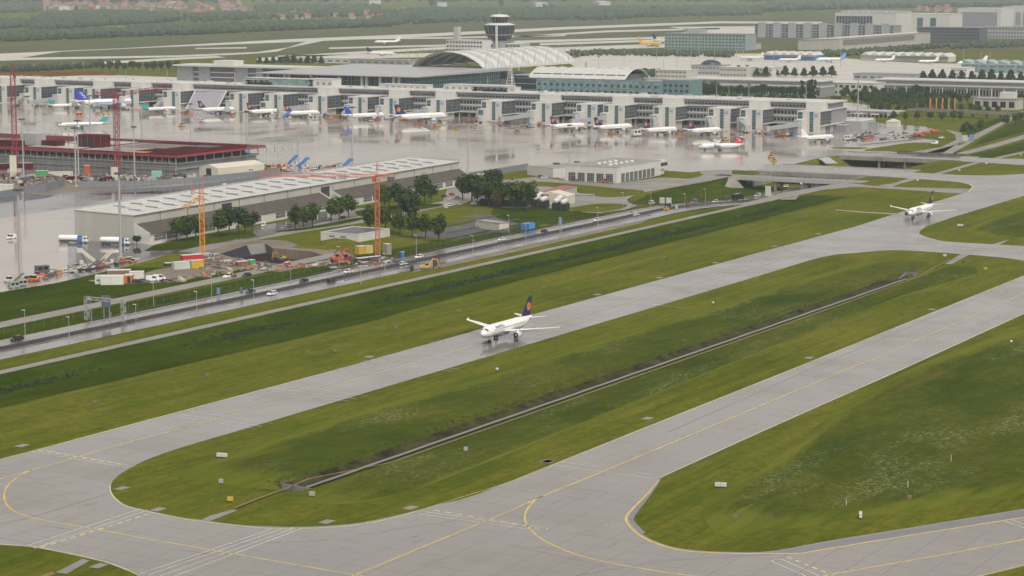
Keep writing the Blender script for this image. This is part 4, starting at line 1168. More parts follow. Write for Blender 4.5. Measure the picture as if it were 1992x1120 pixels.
# the big sloping lavender grey panel roof in front of the pier
sp = thing('ramp_roof', 'large pale violet sloping panel roof leaning against the terminal pier', 'roof', (0, 0, 0))
ya, yb = YatX(382.4, 1600, 16), YatX(441, 1600, 16)
X_b = G(361, 213).x
mb = MB(M('pale_violet_panel', (0.30, 0.29, 0.34), 0.5, 0.05, 0.2))
nn, mm = 8, 10
for i in range(nn):
    for j in range(mm):
        u0, u1 = (i + .04) / nn, (i + .96) / nn
        v0, v1 = (j + .03) / mm, (j + .97) / mm
        pt = lambda u, v: (X_b + (1599 - X_b) * v, yb + (ya - yb) * u, .3 + 15.7 * v)
        mb.quad(pt(u0, v0), pt(u1, v0), pt(u1, v1), pt(u0, v1))
mb.obj('panel_field', sp, norm=False)
mb = MB(WALLW)
for y in (ya + .4, yb - .4): mb.add([(X_b, y - .5, .1), (X_b, y + .5, .1), (X_b, y + .5, .7), (X_b, y - .5, .7), (1599, y - .5, 15.7), (1599, y + .5, 15.7), (1599, y + .5, 16.5), (1599, y - .5, 16.5)], [(0, 3, 2, 1), (4, 5, 6, 7), (0, 1, 5, 4), (1, 2, 6, 5), (2, 3, 7, 6), (3, 0, 4, 7)])
mb.box(1598, 1599.5, yb, ya, 15.6, 16.6)
mb.add([(X_b + 1, yb, 0.1), (X_b + 1, ya, .1), (1600, ya, 15.6), (1600, yb, 15.6)], [(0, 1, 2, 3)])
mb.obj('edge_beam', sp, norm=False)
# jet bridges
def jet_bridge(px_gate, ang, L, label):
    y = YatX(px_gate, 1580, 13.5) + 10
    t = thing('jet_bridge', label, 'jet bridge', (1571, y, 0), PI + ang, 'jet bridges of the terminal pier')
    mb = MB(M('jet_bridge_grey', (0.27, 0.29, 0.30), 0.5, 0.12, 0.4))
    mb.add([(0, -1.5, 5.2), (0, 1.5, 5.2), (0, 1.5, 8.2), (0, -1.5, 8.2), (L, -1.4, 3.0), (L, 1.4, 3.0), (L, 1.4, 5.8), (L, -1.4, 5.8)], [(0, 3, 2, 1), (4, 5, 6, 7), (0, 1, 5, 4), (1, 2, 6, 5), (2, 3, 7, 6), (3, 0, 4, 7)])
    mb.obj('tunnel', t)
    MB(STEEL).box(L + .01, L + 3, -2, 2, 2.6, 6.2).obj('cab', t)
    mb = MB(GREYD)
    for s in (-1.2, 1.2): mb.box(L * .75 - .2, L * .75 + .2, s - .2, s + .2, .3, 3.8)
    mb.box(L * .75 - .6, L * .75 + .6, -1.8, 1.8, 0, .9)
    mb.obj('drive_leg', t)
    MB(WALLG).lathe([(0, 1.9), (4.8, 1.9), (4.81, 2.4), (8.6, 2.4), (8.9, 1.2)], 'z', 12).obj('rotunda', t)
JB = [(73, .5, 26), (137, -.5, 22), (188, .5, 28), (262.5, -.4, 24), (343.5, .5, 26), (474.6, .6, 30), (628.6, -.5, 24), (707, .5, 28), (767.8, .5, 24), (859.4, -.4, 26), (1064.8, -.5, 26), (1153.9, .5, 22), (1207, -.6, 26), (1305.5, .5, 26), (1412.4, .5, 26), (1475, .6, 24), (1587, -.6, 26)]
for i, (s, a, L) in enumerate(JB): jet_bridge(s, a, L, 'grey jet bridge at the %s gate block from the right end of the pier' % nth(len(SIGNS) - SIGNS.index(s)))

# --- check-in hall with the great flat roof
th = thing('terminal_hall', 'green glass terminal hall under a wide pale flat roof', 'terminal', (0, 0, 0))
ya = 1021.0
MB(GLG).box(1672, 1820, ya + 6, 1186, 0, 28.4).obj('glass_wall', th)
MB(M('pale_grey_roof', (0.31, 0.31, 0.32), 0.45, 0.06, 0.05)).add([(1663, ya, 29.3), (1825, ya, 31.5), (1825, 1190, 31.5), (1663, 1190, 29.3), (1663, ya, 28.5), (1825, ya, 28.5), (1825, 1190, 28.5), (1663, 1190, 28.5)], [(0, 1, 2, 3), (4, 7, 6, 5), (0, 4, 5, 1), (1, 5, 6, 2), (2, 6, 7, 3), (3, 7, 4, 0)]).obj('roof', th)
c0 = None
for px in (512, 522, 554.5, 563, 704.5, 713.5, 740, 766.5, 776.5, 606, 660):
    y = YatX(px, 1667, 15)
    if c0 is None:
        c0 = MB(WALLW).box(-.9, .9, -1.1, 1.1, 0, 28.45).obj('column', th)
        c0.location = (1667, y, 0)
    else: again(c0, th, (1667, y, 0))
mb = MB(STEEL)
for k in range(40): mb.box(1671.85, 1671.98, ya + 8 + k * 4, ya + 8.2 + k * 4, 0, 28.3)
for k in range(36): mb.box(1675 + k * 4, 1675.2 + k * 4, ya + 5.85, ya + 5.98, 0, 28.3)
for z in range(4, 28, 4): mb.box(1671.88, 1671.97, ya + 6, 1186, z, z + .18).box(1672, 1820, ya + 5.88, ya + 5.97, z, z + .18)
mb.obj('mullion', th)
for i, (px, py, L, D, H) in enumerate(((518, 163, 30, 16, 4), (560, 163, 70, 12, 5.5), (640, 168, 24, 14, 6), (800, 176, 46, 10, 3.4), (940, 181, 60, 14, 4.5), (975, 180, 40, 10, 3.5))):
    y = YatX(px, 1625, 24)
    t = thing('roof_pavilion', ['low pale pavilion on the pier roof left of the long glass one', 'long pale green glass pavilion on the pier roof', 'square white pavilion on the pier roof right of the long glass one', 'flat white plant room on the pier roof before the green hall',
                               'long white canopy on the pier roof below the white lattice mast', 'short white plant room on the pier roof right of the long canopy'][i], 'pavilion', (1612, y, 21.8))
    MB([WALLG, GLT, WALLW, WALLW, WALLW, WALLW][i]).box(0, D, -L / 2, L / 2, 0, H).obj('wall', t)
    MB(ROOFW).box(-.4, D + .4, -L / 2 - .4, L / 2 + .4, H + .01, H + .4).obj('roof', t)
    mb = MB(GLT if i == 1 else GREYB)
    for k in range(int(L / 6)): mb.box(-.07, -.01, -L / 2 + 1.2 + k * 6, -L / 2 + 4.2 + k * 6, 1.2, H * .65)
    mb.obj('window_row', t, kind='stuff')

# --- car park and office blocks left of the hall
cp = thing('office_block', 'long dark glazed office block with white floor bands behind the pier', 'building', (0, 0, 0))
ya, yb = YatX(470, 1850, 15), YatX(345, 1850, 15)
yr = YatX(640, 1850, 15)
MB(GREYD).box(1851, 1880, yr, yb, 0, 24).obj('wall', cp)
MB(ROOFW).box(1846, 1884, yr - 3, yb + 3, 24.01, 25.6).obj('roof', cp)
mb = MB(WALLW)
for z in (3, 8, 13, 18): mb.box(1850.2, 1850.98, yr, YatX(375, 1850, 15), z, z + .8)
mb.obj('floor_bands', cp)
mb = MB(GREYB)
for px, w in ((345, 0), (398, 7), (470, 8), (505, 4)):
    y = YatX(px, 1850, 15)
    if w: mb.box(1849.4, 1850.95, y - w, y + w, 0, 24)
mb.box(1849.3, 1850.9, YatX(376, 1850, 15), yb, 0, 24)
mb.obj('stair_tower', cp)
MB(WALLW).box(1856, 1874, YatX(440, 1850, 25) - 4, YatX(440, 1850, 25) + 20, 25.61, 30).obj('roof_house', cp)

# --- the vaulted tent roof of the forum
vt = thing('forum_roof', 'great white vaulted membrane roof with arched ribs beside the control tower', 'roof', (0, 0, 0))
VX0, VX1, VY0, VY1, VS, VR = 1800.0, 1985.0, 1034.0, 1110.0, 31.5, 14.0
def varch(t): return (VY1 + (VY0 - VY1) * t, VS + VR * (1 - (2 * t - 1) ** 2) ** .85)
NB = 8
rib, skin = MB(WALLW), MB(M('grey_membrane', (0.36, 0.39, 0.39), 0.5, 0.06, 0.1))
for k in range(NB):
    x0_, x1_ = VX0 + (VX1 - VX0) * k / NB, VX0 + (VX1 - VX0) * (k + 1) / NB
    xm = x0_ + (x1_ - x0_) * .42
    for i in range(16):
        a, b = varch(i / 16), varch((i + 1) / 16)
        rib.quad((x0_, *a), (x0_, *b), (xm, b[0], b[1] + .5), (xm, a[0], a[1] + .5))
        rib.quad((xm, *a), (xm, *b), (x0_, b[0], b[1] - .6), (x0_, a[0], a[1] - .6))
        skin.quad((xm, a[0], a[1] - .2), (xm, b[0], b[1] - .2), (x1_, b[0], b[1] - .2), (x1_, a[0], a[1] - .2))
rib.obj('arch_rib', vt, norm=False)
skin.obj('membrane', vt, norm=False)
MB(WALLW).box(VX0 - 2, VX1 + 30, VY0 - 4, VY0 - .5, VS - 1.5, VS + .3).box(VX0 - 2, VX1 + 30, VY1 + .5, VY1 + 4, VS - 1.5, VS + .3).obj('eaves_beam', vt)
ms = MB(STEEL)
for k in range(NB + 1):
    x = VX0 + (VX1 - VX0) * k / NB
    for y, dy in ((VY0 - 2, -9), (VY1 + 2, 9)):
        ms.tube((x, y, VS), (x, y + dy * .3, VS + 15), .4, 5, .2)
        ms.tube((x, y + dy * .3, VS + 17), (x, y - dy * 1.2, VS + 8), .15, 4)
        ms.tube((x, y + dy * .3, VS + 17), (x, y + dy, VS), .15, 4)
ms.obj('mast', vt)
MB(GREYD).box(VX0 + 10, VX1 + 20, VY0 + 2, VY1 - 2, 0, 20).obj('forum_wall', vt)
cl0 = None
for k in range(5):
    for y in (VY0, VY1):
        c_ = (VX0 + 4 + k * 50, y, 0)
        if cl0 is None:
            cl0 = MB(WALLW).lathe([(0, .7), (VS - 1.5, .7)], 'z', 8).obj('column', vt)
            cl0.location = c_
        else: again(cl0, vt, c_)
# offices under the right eave
ob = thing('office_block', 'dark blue glazed office block between the green hall and the teal hotel', 'building', (0, 0, 0))
ya, yb = YatX(1046, 1770, 14), YatX(998, 1770, 14)
MB(GLD).box(1770, 1850, ya, yb, 0, 27).obj('wall', ob)
mb = MB(STEEL)
for z in (5, 10, 15, 20, 25): mb.box(1769.8, 1769.98, ya, yb, z, z + .4)
mb.obj('floor_bands', ob)
MB(ROOFG).box(1769, 1851, ya - .6, yb + .6, 27.01, 27.8).obj('roof', ob)
lm = thing('lattice_mast', 'white tapering lattice mast between the green hall and the dark offices', 'mast', (1690, YatX(993, 1690, 12), 0))
mb = MB(WALLW)
for s in (-1, 1):
    for r in (-1, 1): mb.tube((s * 3, r * 3, 21), (s * .5, r * .5, 38), .3, 5)
for k in range(6):
    z, w = 21 + k * 2.8, 3 - k * .42
    mb.box(-w, w, -w, w, z, z + .35)
mb.obj('lattice', lm)

# --- teal hotel with the vaulted roof
ht = thing('hotel', 'teal hotel block with a grid of square windows and a vaulted white roof', 'hotel', (0, 0, 0))
ya, yb = YatX(1282, 1662, 20), YatX(1043, 1662, 20)
MB(GLT).box(1662, 1690, ya, yb, 0, 31).obj('wall', ht)
yc = YatX(1342, 1668, 20)
MB(M('deeper_teal_panel', (0.12, 0.20, 0.205), 0.3, 0.1, 0.2)).box(1668, 1692, yc, ya - .02, 0, 32).obj('wing_wall', ht)
ww = window_mesh(2.9, 2.5, 1, 1, GLT, M('dim_teal_glass', (0.028, 0.055, 0.07), 0.2, 0.3, 0.2)).obj('window', ht)
first = True
ncol = 20
for r, z in enumerate((21.0, 17.6 - .5, 13.2, 9.3, 26.2)):
    for k in range(ncol):
        p = (1661.97, yb - 3 - (yb - ya - 6) * k / (ncol - 1), z)
        if first:
            ww.location = p
            first = False
        else: again(ww, ht, p)
for r in range(6):
    for k in range(5): again(ww, ht, (1667.97, ya - 2.5 - k * (ya - yc - 5) / 4, 6 + r * 4.3))
vl0, vl1 = YatX(1243, 1690, 33), YatX(1058, 1690, 33)
vv = MB(ROOFW)
def harch(t): return (1664 + 44 * t, 31.3 + 8.0 * math.sin(PI * t) ** .8)
for i in range(14):
    a, b = harch(i / 14), harch((i + 1) / 14)
    vv.quad((a[0], vl0, a[1]), (b[0], vl0, b[1]), (b[0], vl1, b[1]), (a[0], vl1, a[1]))
vv.obj('vault', ht, norm=False)
rb = MB(WALLW)
for k in range(10):
    y = vl0 + (vl1 - vl0) * k / 9
    for i in range(14):
        a, b = harch(i / 14), harch((i + 1) / 14)
        rb.add([(a[0], y - .5, a[1]), (a[0], y + .5, a[1]), (b[0], y + .5, b[1]), (b[0], y - .5, b[1]), (a[0], y - .5, a[1] + .6), (a[0], y + .5, a[1] + .6), (b[0], y + .5, b[1] + .6), (b[0], y - .5, b[1] + .6)], [(4, 5, 6, 7), (0, 3, 7, 4), (1, 5, 6, 2)])
rb.obj('vault_rib', ht, norm=False)
MB(GREYD).box(1668, 1704, vl0 + 2, vl1 - 2, 31.01, 35).obj('roof_storey', ht)

# --- control tower
TX = 1955.0
TY = YatX(972, TX, 60)
ct = thing('control_tower', 'airport control tower with a dark glazed tapered head on a pale shaft', 'tower', (TX, TY, 0))
mb = MB(WALLG).lathe([(0, 6.2), (47, 6.2), (52, 8.2)], 'z', 16)
mb.obj('shaft', ct, True)
MB(GREYD).box(-6.35, -5.9, -.8, .8, 20, 49).obj('shaft_slot', ct)
mb = MB(GLD).lathe([(51.5, 8.5), (54, 11.5), (59, 13.8), (64.5, 15.6), (66.5, 15.8)], 'z', 20)
mb.obj('head_glazing', ct)
mb = MB(WALLG)
for k in range(20):
    a = 2 * PI * k / 20
    c_, s_ = math.cos(a), math.sin(a)
    for (z0, r0), (z1, r1) in zip([(54, 11.7), (59, 14), (64.5, 15.75)], [(59, 14), (64.5, 15.75), (66.5, 15.95)]):
        mb.tube((c_ * r0, s_ * r0, z0), (c_ * r1, s_ * r1, z1), .09, 4)
mb.lathe([(56.7, 13.3), (57.5, 13.7)], 'z', 20)
mb.obj('head_mullion', ct)
MB(WALLW).lathe([(66.5, 15.4), (66.8, 15.2), (68.2, 10.5), (68.6, 8.6)], 'z', 20).obj('lower_roof', ct, True)
MB(GLB).lathe([(68.5, 7.6), (74.4, 9.4)], 'z', 16).obj('cab_glazing', ct)
mb = MB(WALLG)
for k in range(16):
    a = 2 * PI * k / 16
    mb.tube((math.cos(a) * 7.7, math.sin(a) * 7.7, 68.5), (math.cos(a) * 9.5, math.sin(a) * 9.5, 74.4), .13, 4)
mb.obj('cab_mullion', ct)
MB(WALLW).lathe([(74.4, 9.9), (75.0, 9.9), (76.6, 6.5), (77, .5)], 'z', 16).obj('cab_roof', ct, True)
mb = MB(STEEL)
for x, y, h in ((0, 0, 4), (2, 1, 3), (-2.5, -1, 2.5), (9, -9, 3.5), (-10, 8, 3)): mb.tube((x, y, 66.5 if abs(x) > 5 else 76), (x, y, (68 if abs(x) > 5 else 77) + h), .14, 4)
mb.obj('antenna', ct)
MB(WALLW).box(-17.2, -15.9, -6.8, -5, 20, 66).obj('service_duct', ct)

# --- blocks further back
def slab(name, label, cat, px0, px1, py, h, depth, wm_, rm, floors=0, bays=0, gm=GLB, X=None, wz=.45, roofh=.6, strip=False, wide=.62):
    """a block whose long front faces the camera side (-X)"""
    p = G((px0 + px1) / 2, py)
    X = p.x if X is None else X
    ya, yb = YatX(px1, X, 0), YatX(px0, X, 0)
    t = thing(name, label, cat, (X, ya, 0))
    L = yb - ya
    MB(wm_).box(0, depth, 0, L, 0, h).obj('wall', t)
    MB(rm).box(-.5, depth + .5, -.5, L + .5, h + .01, h + roofh).obj('roof', t)
    if floors:
        fh = h / floors
        w0 = None
        for f in range(floors):
            if strip or floors * bays > 240:
                mb = MB(gm)
                for b in range(bays): mb.box(-.08, -.01, L * (b + .5 - wide / 2) / bays, L * (b + .5 + wide / 2) / bays, f * fh + fh * (.5 - wz / 2), f * fh + fh * (.5 + wz / 2))
                mb.obj('window_row', t)
            else:
                for b in range(bays):
                    if w0 is None:
                        w0 = MB(gm).box(-.12, -.01, -L / bays * wide / 2, L / bays * wide / 2, -fh * wz / 2, fh * wz / 2).obj('window', t)
                        o_ = w0
                    else: o_ = again(w0, t)
                    o_.location = (0, L * (b + .5) / bays, fh * (f + .5))
    return t, L, X, ya
t, L, X, ya = slab('admin_block', 'pale administration block with small square windows left of the control tower', 'building', 868, 938, 101, 17, 30, WALLW, ROOFW, 3, 12, GLB)
MB(WALLG).box(3, 12, L * .70, L * .82, 17.6, 37).obj('stair_tower', t)
slab('admin_block', 'low pale office wing right behind the control tower shaft', 'building', 938, 1012, 101, 12, 30, WALLG, ROOFW, 2, 10, GLB)
def t1(label, px0, px1, py, X=None, roofpx=None):
    t, L, X, ya = slab('terminal_module', label, 'terminal', px0, px1, py, 9, 40, GREYB, ROOFW, 1, int((px1 - px0) / 6), GLB, X, .6, .8, True)
    MB(WALLW).box(-1.5, 0.5, -1, L + 1, 9.9, 11).obj('canopy', t)
    MB(GREYB).box(3, 38, 2, L - 2, 9.85, 14.4).obj('upper_wall', t)
    MB(ROOFW).box(1.5, 40, 0, L, 14.41, 15.4).obj('upper_roof', t)
    cc = MB(WALLW)
    for k in range(int(L / 12)): cc.box(-.9, -.1, 4 + k * 12, 5 + k * 12, 0, 9)
    cc.obj('column', t)
    return t
t1('long white terminal module with a grey canopy behind the hotel and the dark trees', 1330, 1595, 186)
t1('long white terminal module with a grey canopy behind the yellow flags', 1698, 2060, 189)
slab('terminal_hall', 'white terminal front between the two long canopied modules', 'building', 1596, 1700, 186, 12, 40, WALLW, ROOFW, 2, 9, GLB, None, .4)
for i, (a, b, py, h, lab) in enumerate(((1275, 1335, 152, 9, 'low pale pink shed behind the hotel roof'), (1345, 1400, 146, 11, 'glazed grey block with a dark dome before the far apron'), (1400, 1452, 150, 11, 'pale pink shed right of the glazed block with the dark dome'),
                                   (1452, 1502, 149, 10, 'white flat shed behind the middle of the row of dark trees'), (1660, 1780, 157, 7, 'grey rounded hall left of the second row of dark trees'), (1850, 1880, 148, 9, 'white flat hall behind the second row of trees'), (1870, 2010, 142, 10, 'pale green sawtooth hall at the right edge behind the tree row'),
                                   (560, 680, 122, 6, 'long flat white shed left of the vaulted forum roof'), (680, 800, 126, 6, 'curved grey concrete ramp hall before the vaulted forum roof'), (1150, 1260, 141, 5, 'long low white roof behind the vaulted hotel roof'))):
    t, L, X, ya = slab('service_hall', lab, 'building', a, b, py, h, 30, [WALLB, WALLG, WALLB, WALLW, WALLG, WALLW, GLT, WALLW, WALLG, WALLW][i], [ROOFW, ROOFG, ROOFW, ROOFW, ROOFG, ROOFW, ROOFW, ROOFW, ROOFG, ROOFW][i], 2 if h > 8 else 1, 8, GREYD, None, .3)
    if i == 1: MB(GLD).lathe([(11.6, 12), (14, 11), (16, 8), (17.3, 4), (17.6, .5)], 'z', 16, (15, L / 2, 0)).obj('dome', t)
    if i == 6:
        mb = MB(GLT)
        for k in range(6): mb.extr([(L * k / 6, 10.6), (L * (k + .9) / 6, 15), (L * (k + .92) / 6, 10.6)], 'x', 2, 28) if False else mb.add([(0, L * k / 6, 10.6), (0, L * (k + .9) / 6, 15), (0, L * (k + .92) / 6, 10.6), (28, L * k / 6, 10.6), (28, L * (k + .9) / 6, 15), (28, L * (k + .92) / 6, 10.6)], [(0, 1, 2), (3, 5, 4), (0, 3, 4, 1), (1, 4, 5, 2)])
        mb.obj('sawtooth_roof', t)
# cargo and hangar district
t, L, X, ya = slab('cargo_office', 'grey-green glazed cargo office block behind the yellow parked freighter', 'building', 1293, 1450, 97, 24, 40, M('grey_green_panel', (0.25, 0.30, 0.29), 0.4, 0.1, 0.1), ROOFG, 5, 24, GLG, None, .55)
MB(WALLG).box(8, 24, L * .55, L * .75, 24.6, 31).obj('roof_house', t)
t, L, X, ya = slab('cargo_hall', 'long grey cargo building with nine pale stair towers', 'building', 1468, 1738, 82, 24, 40, GREYB, ROOFG, 5, 40, GLD, 3830, .5)
st = None
for k in range(9):
    p = (-4, L * (k + .5) / 9, 0)
    if st is None:
        st = MB(WALLG).box(0, 7, -7, 7, 0, 27.5).obj('stair_tower', t)
        st.location = p
    else: again(st, t, p)
hb = thing('logistics_hall', 'long beige logistics hall with a brown glazed side', 'hall', (3250, YatX(1633, 3250, 0), 0))
yb = YatX(1552, 3250, 0) - YatX(1633, 3250, 0)
MB(WALLB).add([(0, 0, 0), (0, yb, 0), (0, yb, 15), (0, 0, 18), (560, 0, 0), (560, yb, 0), (560, yb, 15), (560, 0, 18)], [(0, 1, 2, 3), (4, 7, 6, 5), (0, 3, 7, 4), (1, 5, 6, 2)]).obj('wall', hb)
MB(M('pale_beige_roof', (0.47, 0.45, 0.38), 0.5, 0.06, 0.05)).quad((-1, -1, 18.2), (561, -1, 18.2), (561, yb + 1, 15.2), (-1, yb + 1, 15.2)).obj('roof', hb, norm=False)
mb = MB(M('brown_glazing', (0.17, 0.155, 0.15), 0.4, 0.15, 0.1))
for k in range(26): mb.box(14 + k * 12.5, 25.5 + k * 12.5, -.2, -.02, 7, 15.5)
mb.obj('side_window', hb)
t, L, X, ya = slab('aircraft_hangar', 'white aircraft hangar with a dark glazed front behind the cargo towers', 'hangar', 1624, 1742, 66, 40, 90, WALLW, ROOFW)
mb = MB(GLD).box(-.4, -.02, L * .38, L * .98, 4, 34)
mb.use(WALLG)
for k in range(12): mb.box(-.6, -.41, L * .38 + L * .6 * k / 12, L * .38 + L * .6 * k / 12 + 1, 4, 34)
mb.obj('hangar_door', t)
mb = MB(WALLG)
for k in range(10): mb.box(4, 86, L * k / 10, L * (k + .25) / 10, 40.7, 43.5)
mb.obj('roof_truss', t)
t, L, X, ya = slab('aircraft_hangar', 'white hangar wing with tall grey glass strips', 'hangar', 1744, 1846, 65, 37, 80, WALLW, ROOFW)
for k in range(3): MB(GLG).box(-.4, -.02, L * (.25 + .25 * k), L * (.36 + .25 * k), 3, 30).obj('hangar_door', t)
t, L, X, ya = slab('aircraft_hangar', 'huge hangar with a plain grey sliding door at the right edge', 'hangar', 1862, 1946, 55, 41, 90, WALLW, ROOFW)
MB(GREYB).box(-.6, -.02, L * .08, L * .92, 2, 34).obj('hangar_door', t)
t, L, X, ya = slab('aircraft_hangar', 'second huge white hangar with three grey door strips at the right edge', 'hangar', 1950, 2060, 51, 42, 90, WALLW, ROOFW)
for k in range(3): MB(GREYB).box(-.6, -.02, L * (.55 + .13 * k), L * (.64 + .13 * k), 3, 30).obj('hangar_door', t)
slab('office_block', 'dark glazed office block in front of the far hangars', 'building', 1785, 1905, 84, 26, 40, GREYD, ROOFG, 5, 30, GLD, None, .6)
slab('office_block', 'pale grey workshop block right of the dark glazed offices', 'building', 1906, 2050, 75, 20, 40, WALLG, ROOFG, 3, 24, GREYD, None, .5)
slab('cargo_shed', 'low flat grey shed left of the beige logistics hall', 'building', 1425, 1466, 96, 9, 30, M('pale_pink_panel', (0.4, 0.35, 0.33), 0.5, 0.1, 0.1), ROOFG)
def zigzag(label, px0, px1, py, n, m):
    p = G((px0 + px1) / 2, py)
    X, ya, yb = p.x, YatX(px1, p.x, 0), YatX(px0, p.x, 0)
    t = thing('commuter_hall', label, 'hall', (X, ya, 0))
    L = yb - ya
    MB(m).box(0, 30, 0, L, 0, 7).obj('wall', t)
    MB(WALLG).box(-3, -.02, 0, L, 5.2, 6.4).obj('canopy', t)
    g = None
    for k in range(n):
        y = L * (k + .5) / n
        w = L / n * .5
        if g is None:
            g = MB(ROOFW).add([(-4, -w, 7.1), (-4, 0, 11.5), (-4, w, 7.1), (34, -w, 7.1), (34, 0, 11.5), (34, w, 7.1)], [(0, 1, 2), (3, 5, 4), (0, 3, 4, 1), (1, 4, 5, 2), (0, 2, 5, 3)]).obj('gable_roof', t)
            g.location = (0, y, 0)
        else: again(g, t, (0, y, 0))
zigzag('zigzag-roofed gate hall with a blue band left of the parked light blue airliner', 1486, 1585, 117, 6, BLUEP)
zigzag('zigzag-roofed white gate hall right of the parked light blue airliner', 1675, 1845, 119, 9, WALLW)

# --- buildings right of the pier end
hut('service_building', 'white service building with a curved entrance wing beside the pier end', (G(1622, 250).x, G(1622, 250).y - 22, 0), 0, 30, 18, 6, WALLG, ROOFW)
hut('service_building', 'low glazed wing between the pier end and the white service building', (G(1640, 253).x - 6, G(1640, 253).y - 4, 0), 0, 8, 14, 4, GREYB, ROOFW)
hut('white_tent', 'white pyramid-roofed tent on the yard right of the pier', (G(1726, 246).x, G(1726, 246).y - 8, 0), 0, 8, 9, 3.6, WALLW, ROOFW, .4, 'tent')
hut('grey_barrier_hall', 'grey panelled yard hall left of the white pyramid tent', (G(1706, 250).x, G(1706, 250).y, 0), .1, 5, 8, 4.4, M('blue_grey_panel', (0.24, 0.27, 0.28), 0.5, 0.1, 0.2), ROOFG)
hut('grey_barrier_hall', 'long grey panelled yard wall building behind the other yard hall', (G(1683, 244).x + 6, G(1683, 244).y - 4, 0), 0, 6, 12, 4, M('blue_grey_panel', (0.24, 0.27, 0.28), 0.5, 0.1, 0.2), ROOFG)
t_ = bpy.data.objects['white_tent']
MB(ROOFW).add([(-.2, -.2, 4.01), (8.2, -.2, 4.01), (8.2, 9.2, 4.01), (-.2, 9.2, 4.01), (4, 4.5, 6.2)], [(0, 1, 4), (1, 2, 4), (2, 3, 4), (3, 0, 4)]).obj('peak', t_)
rk = thing('rack_row', 'long low grey barrier rack along the yard edge right of the last gate', 'rack', (0, 0, 0))
a, b = G(1672, 282), G(1765, 272.5)
for k in range(16):
    q = a + (b - a) * k / 16
    o = MB(STEEL).box(0, 4.2, -.6, .6, .5, 1.5).box(.1, .3, -.5, .5, 0, .49).box(3.9, 4.1, -.5, .5, 0, .49).obj('rack_bay', rk)
    o.location, o.rotation_euler = (q.x, q.y, 0), (0, 0, math.atan2((b - a).y, (b - a).x))
pk = thing('parking_deck', 'raised parking deck with a grey lattice front right of the pier', 'deck', (G(1622, 226).x, G(1735, 226).y - 6, 0))
Lk = YatX(1620, G(1622, 226).x, 0) - (G(1735, 226).y - 6)
MB(WALLG).box(0, 40, 0, Lk, 3.4, 4.2).obj('deck', pk)
c0 = None
for k in range(14):
    if c0 is None:
        c0 = MB(STEEL).box(0, .5, -.3, .3, 0, 3.39).box(-.2, 0, -3.4, 3.4, 3.6, 5.2).obj('front_bay', pk)
        c0.location = (0, Lk * (k + .5) / 14, 0)
    else: again(c0, pk, (0, Lk * (k + .5) / 14, 0))
t, L, X, ya = slab('fire_house', 'pale two-storey garage building with dark gateways at the right edge', 'building', 1893, 1976, 213, 9, 22, WALLB, ROOFG, 1, 5, GLB, None, .55)
MB(WALLW).box(4, 16, L * .1, L * .42, 9.7, 15).obj('upper_storey', t)
rb_ = thing('road_bridge', 'grey road overpass on pillars at the right edge', 'bridge', (0, 0, 0))
a, b = G(1768, 224), G(2010, 236)
mb = MB(DECKC)
d = (b - a).normalized()
nrm = Vector((-d.y, d.x, 0))
for o0_, o1_, z0_, z1_ in ((0, 9, 4, 5), (-.3, 0, 4, 6), (9, 9.3, 4, 6)):
    mb.add([tuple(a + nrm * o0_ + Vector((0, 0, z0_))), tuple(b + nrm * o0_ + Vector((0, 0, z0_))), tuple(b + nrm * o1_ + Vector((0, 0, z0_))), tuple(a + nrm * o1_ + Vector((0, 0, z0_))),
            tuple(a + nrm * o0_ + Vector((0, 0, z1_))), tuple(b + nrm * o0_ + Vector((0, 0, z1_))), tuple(b + nrm * o1_ + Vector((0, 0, z1_))), tuple(a + nrm * o1_ + Vector((0, 0, z1_)))], [(0, 3, 2, 1), (4, 5, 6, 7), (0, 1, 5, 4), (1, 2, 6, 5), (2, 3, 7, 6), (3, 0, 4, 7)])
mb.obj('deck', rb_)
for k in range(9):
    q = a + (b - a) * (k + .5) / 9 + nrm * 4.5
    MB(DECKC).box(q.x - .8, q.x + .8, q.y - .8, q.y + .8, 0, 3.99).obj('pillar', rb_)
# ------------------------------------------------------------------ trees
def crown_mesh(mb, c, rx, ry, rz, n, leaf, seed, clumps=14, flat=0.0):
    """many leaf-sized faces in clumps spread through the crown's volume"""
    r = random.Random(seed)
    cl = []
    for i in range(clumps):
        a, u, q = r.uniform(0, 2 * PI), r.uniform(-1, 1), r.uniform(.3, .8)
        s = math.sqrt(1 - u * u)
        cl.append((c[0] + rx * q * s * math.cos(a), c[1] + ry * q * s * math.sin(a), c[2] + rz * q * u, r.uniform(.28, .5)))
    for i in range(n):
        k = cl[r.randrange(clumps)]
        while True:
            d = Vector((r.uniform(-1, 1), r.uniform(-1, 1), r.uniform(-1, 1)))
            if .25 < d.length < 1: break
        p = Vector((k[0] + d.x * rx * k[3] * 1.25, k[1] + d.y * ry * k[3] * 1.25, k[2] + d.z * rz * k[3] * 1.25))
        nrm = (d + Vector((0, 0, .5)) + Vector((r.uniform(-.5, .5), r.uniform(-.5, .5), r.uniform(-.5, .5)))).normalized()
        u = nrm.orthogonal().normalized()
        w = nrm.cross(u)
        a = r.uniform(0, PI)
        u, w = u * math.cos(a) + w * math.sin(a), w * math.cos(a) - u * math.sin(a)
        s = leaf * r.uniform(.6, 1.25)
        mb.add([p - u * s - w * s * .6, p + u * s - w * s * .7, p + u * s * .8 + w * s * .6, p - u * s * .7 + w * s * .8], [(0, 1, 2, 3)])
PROTO = {}
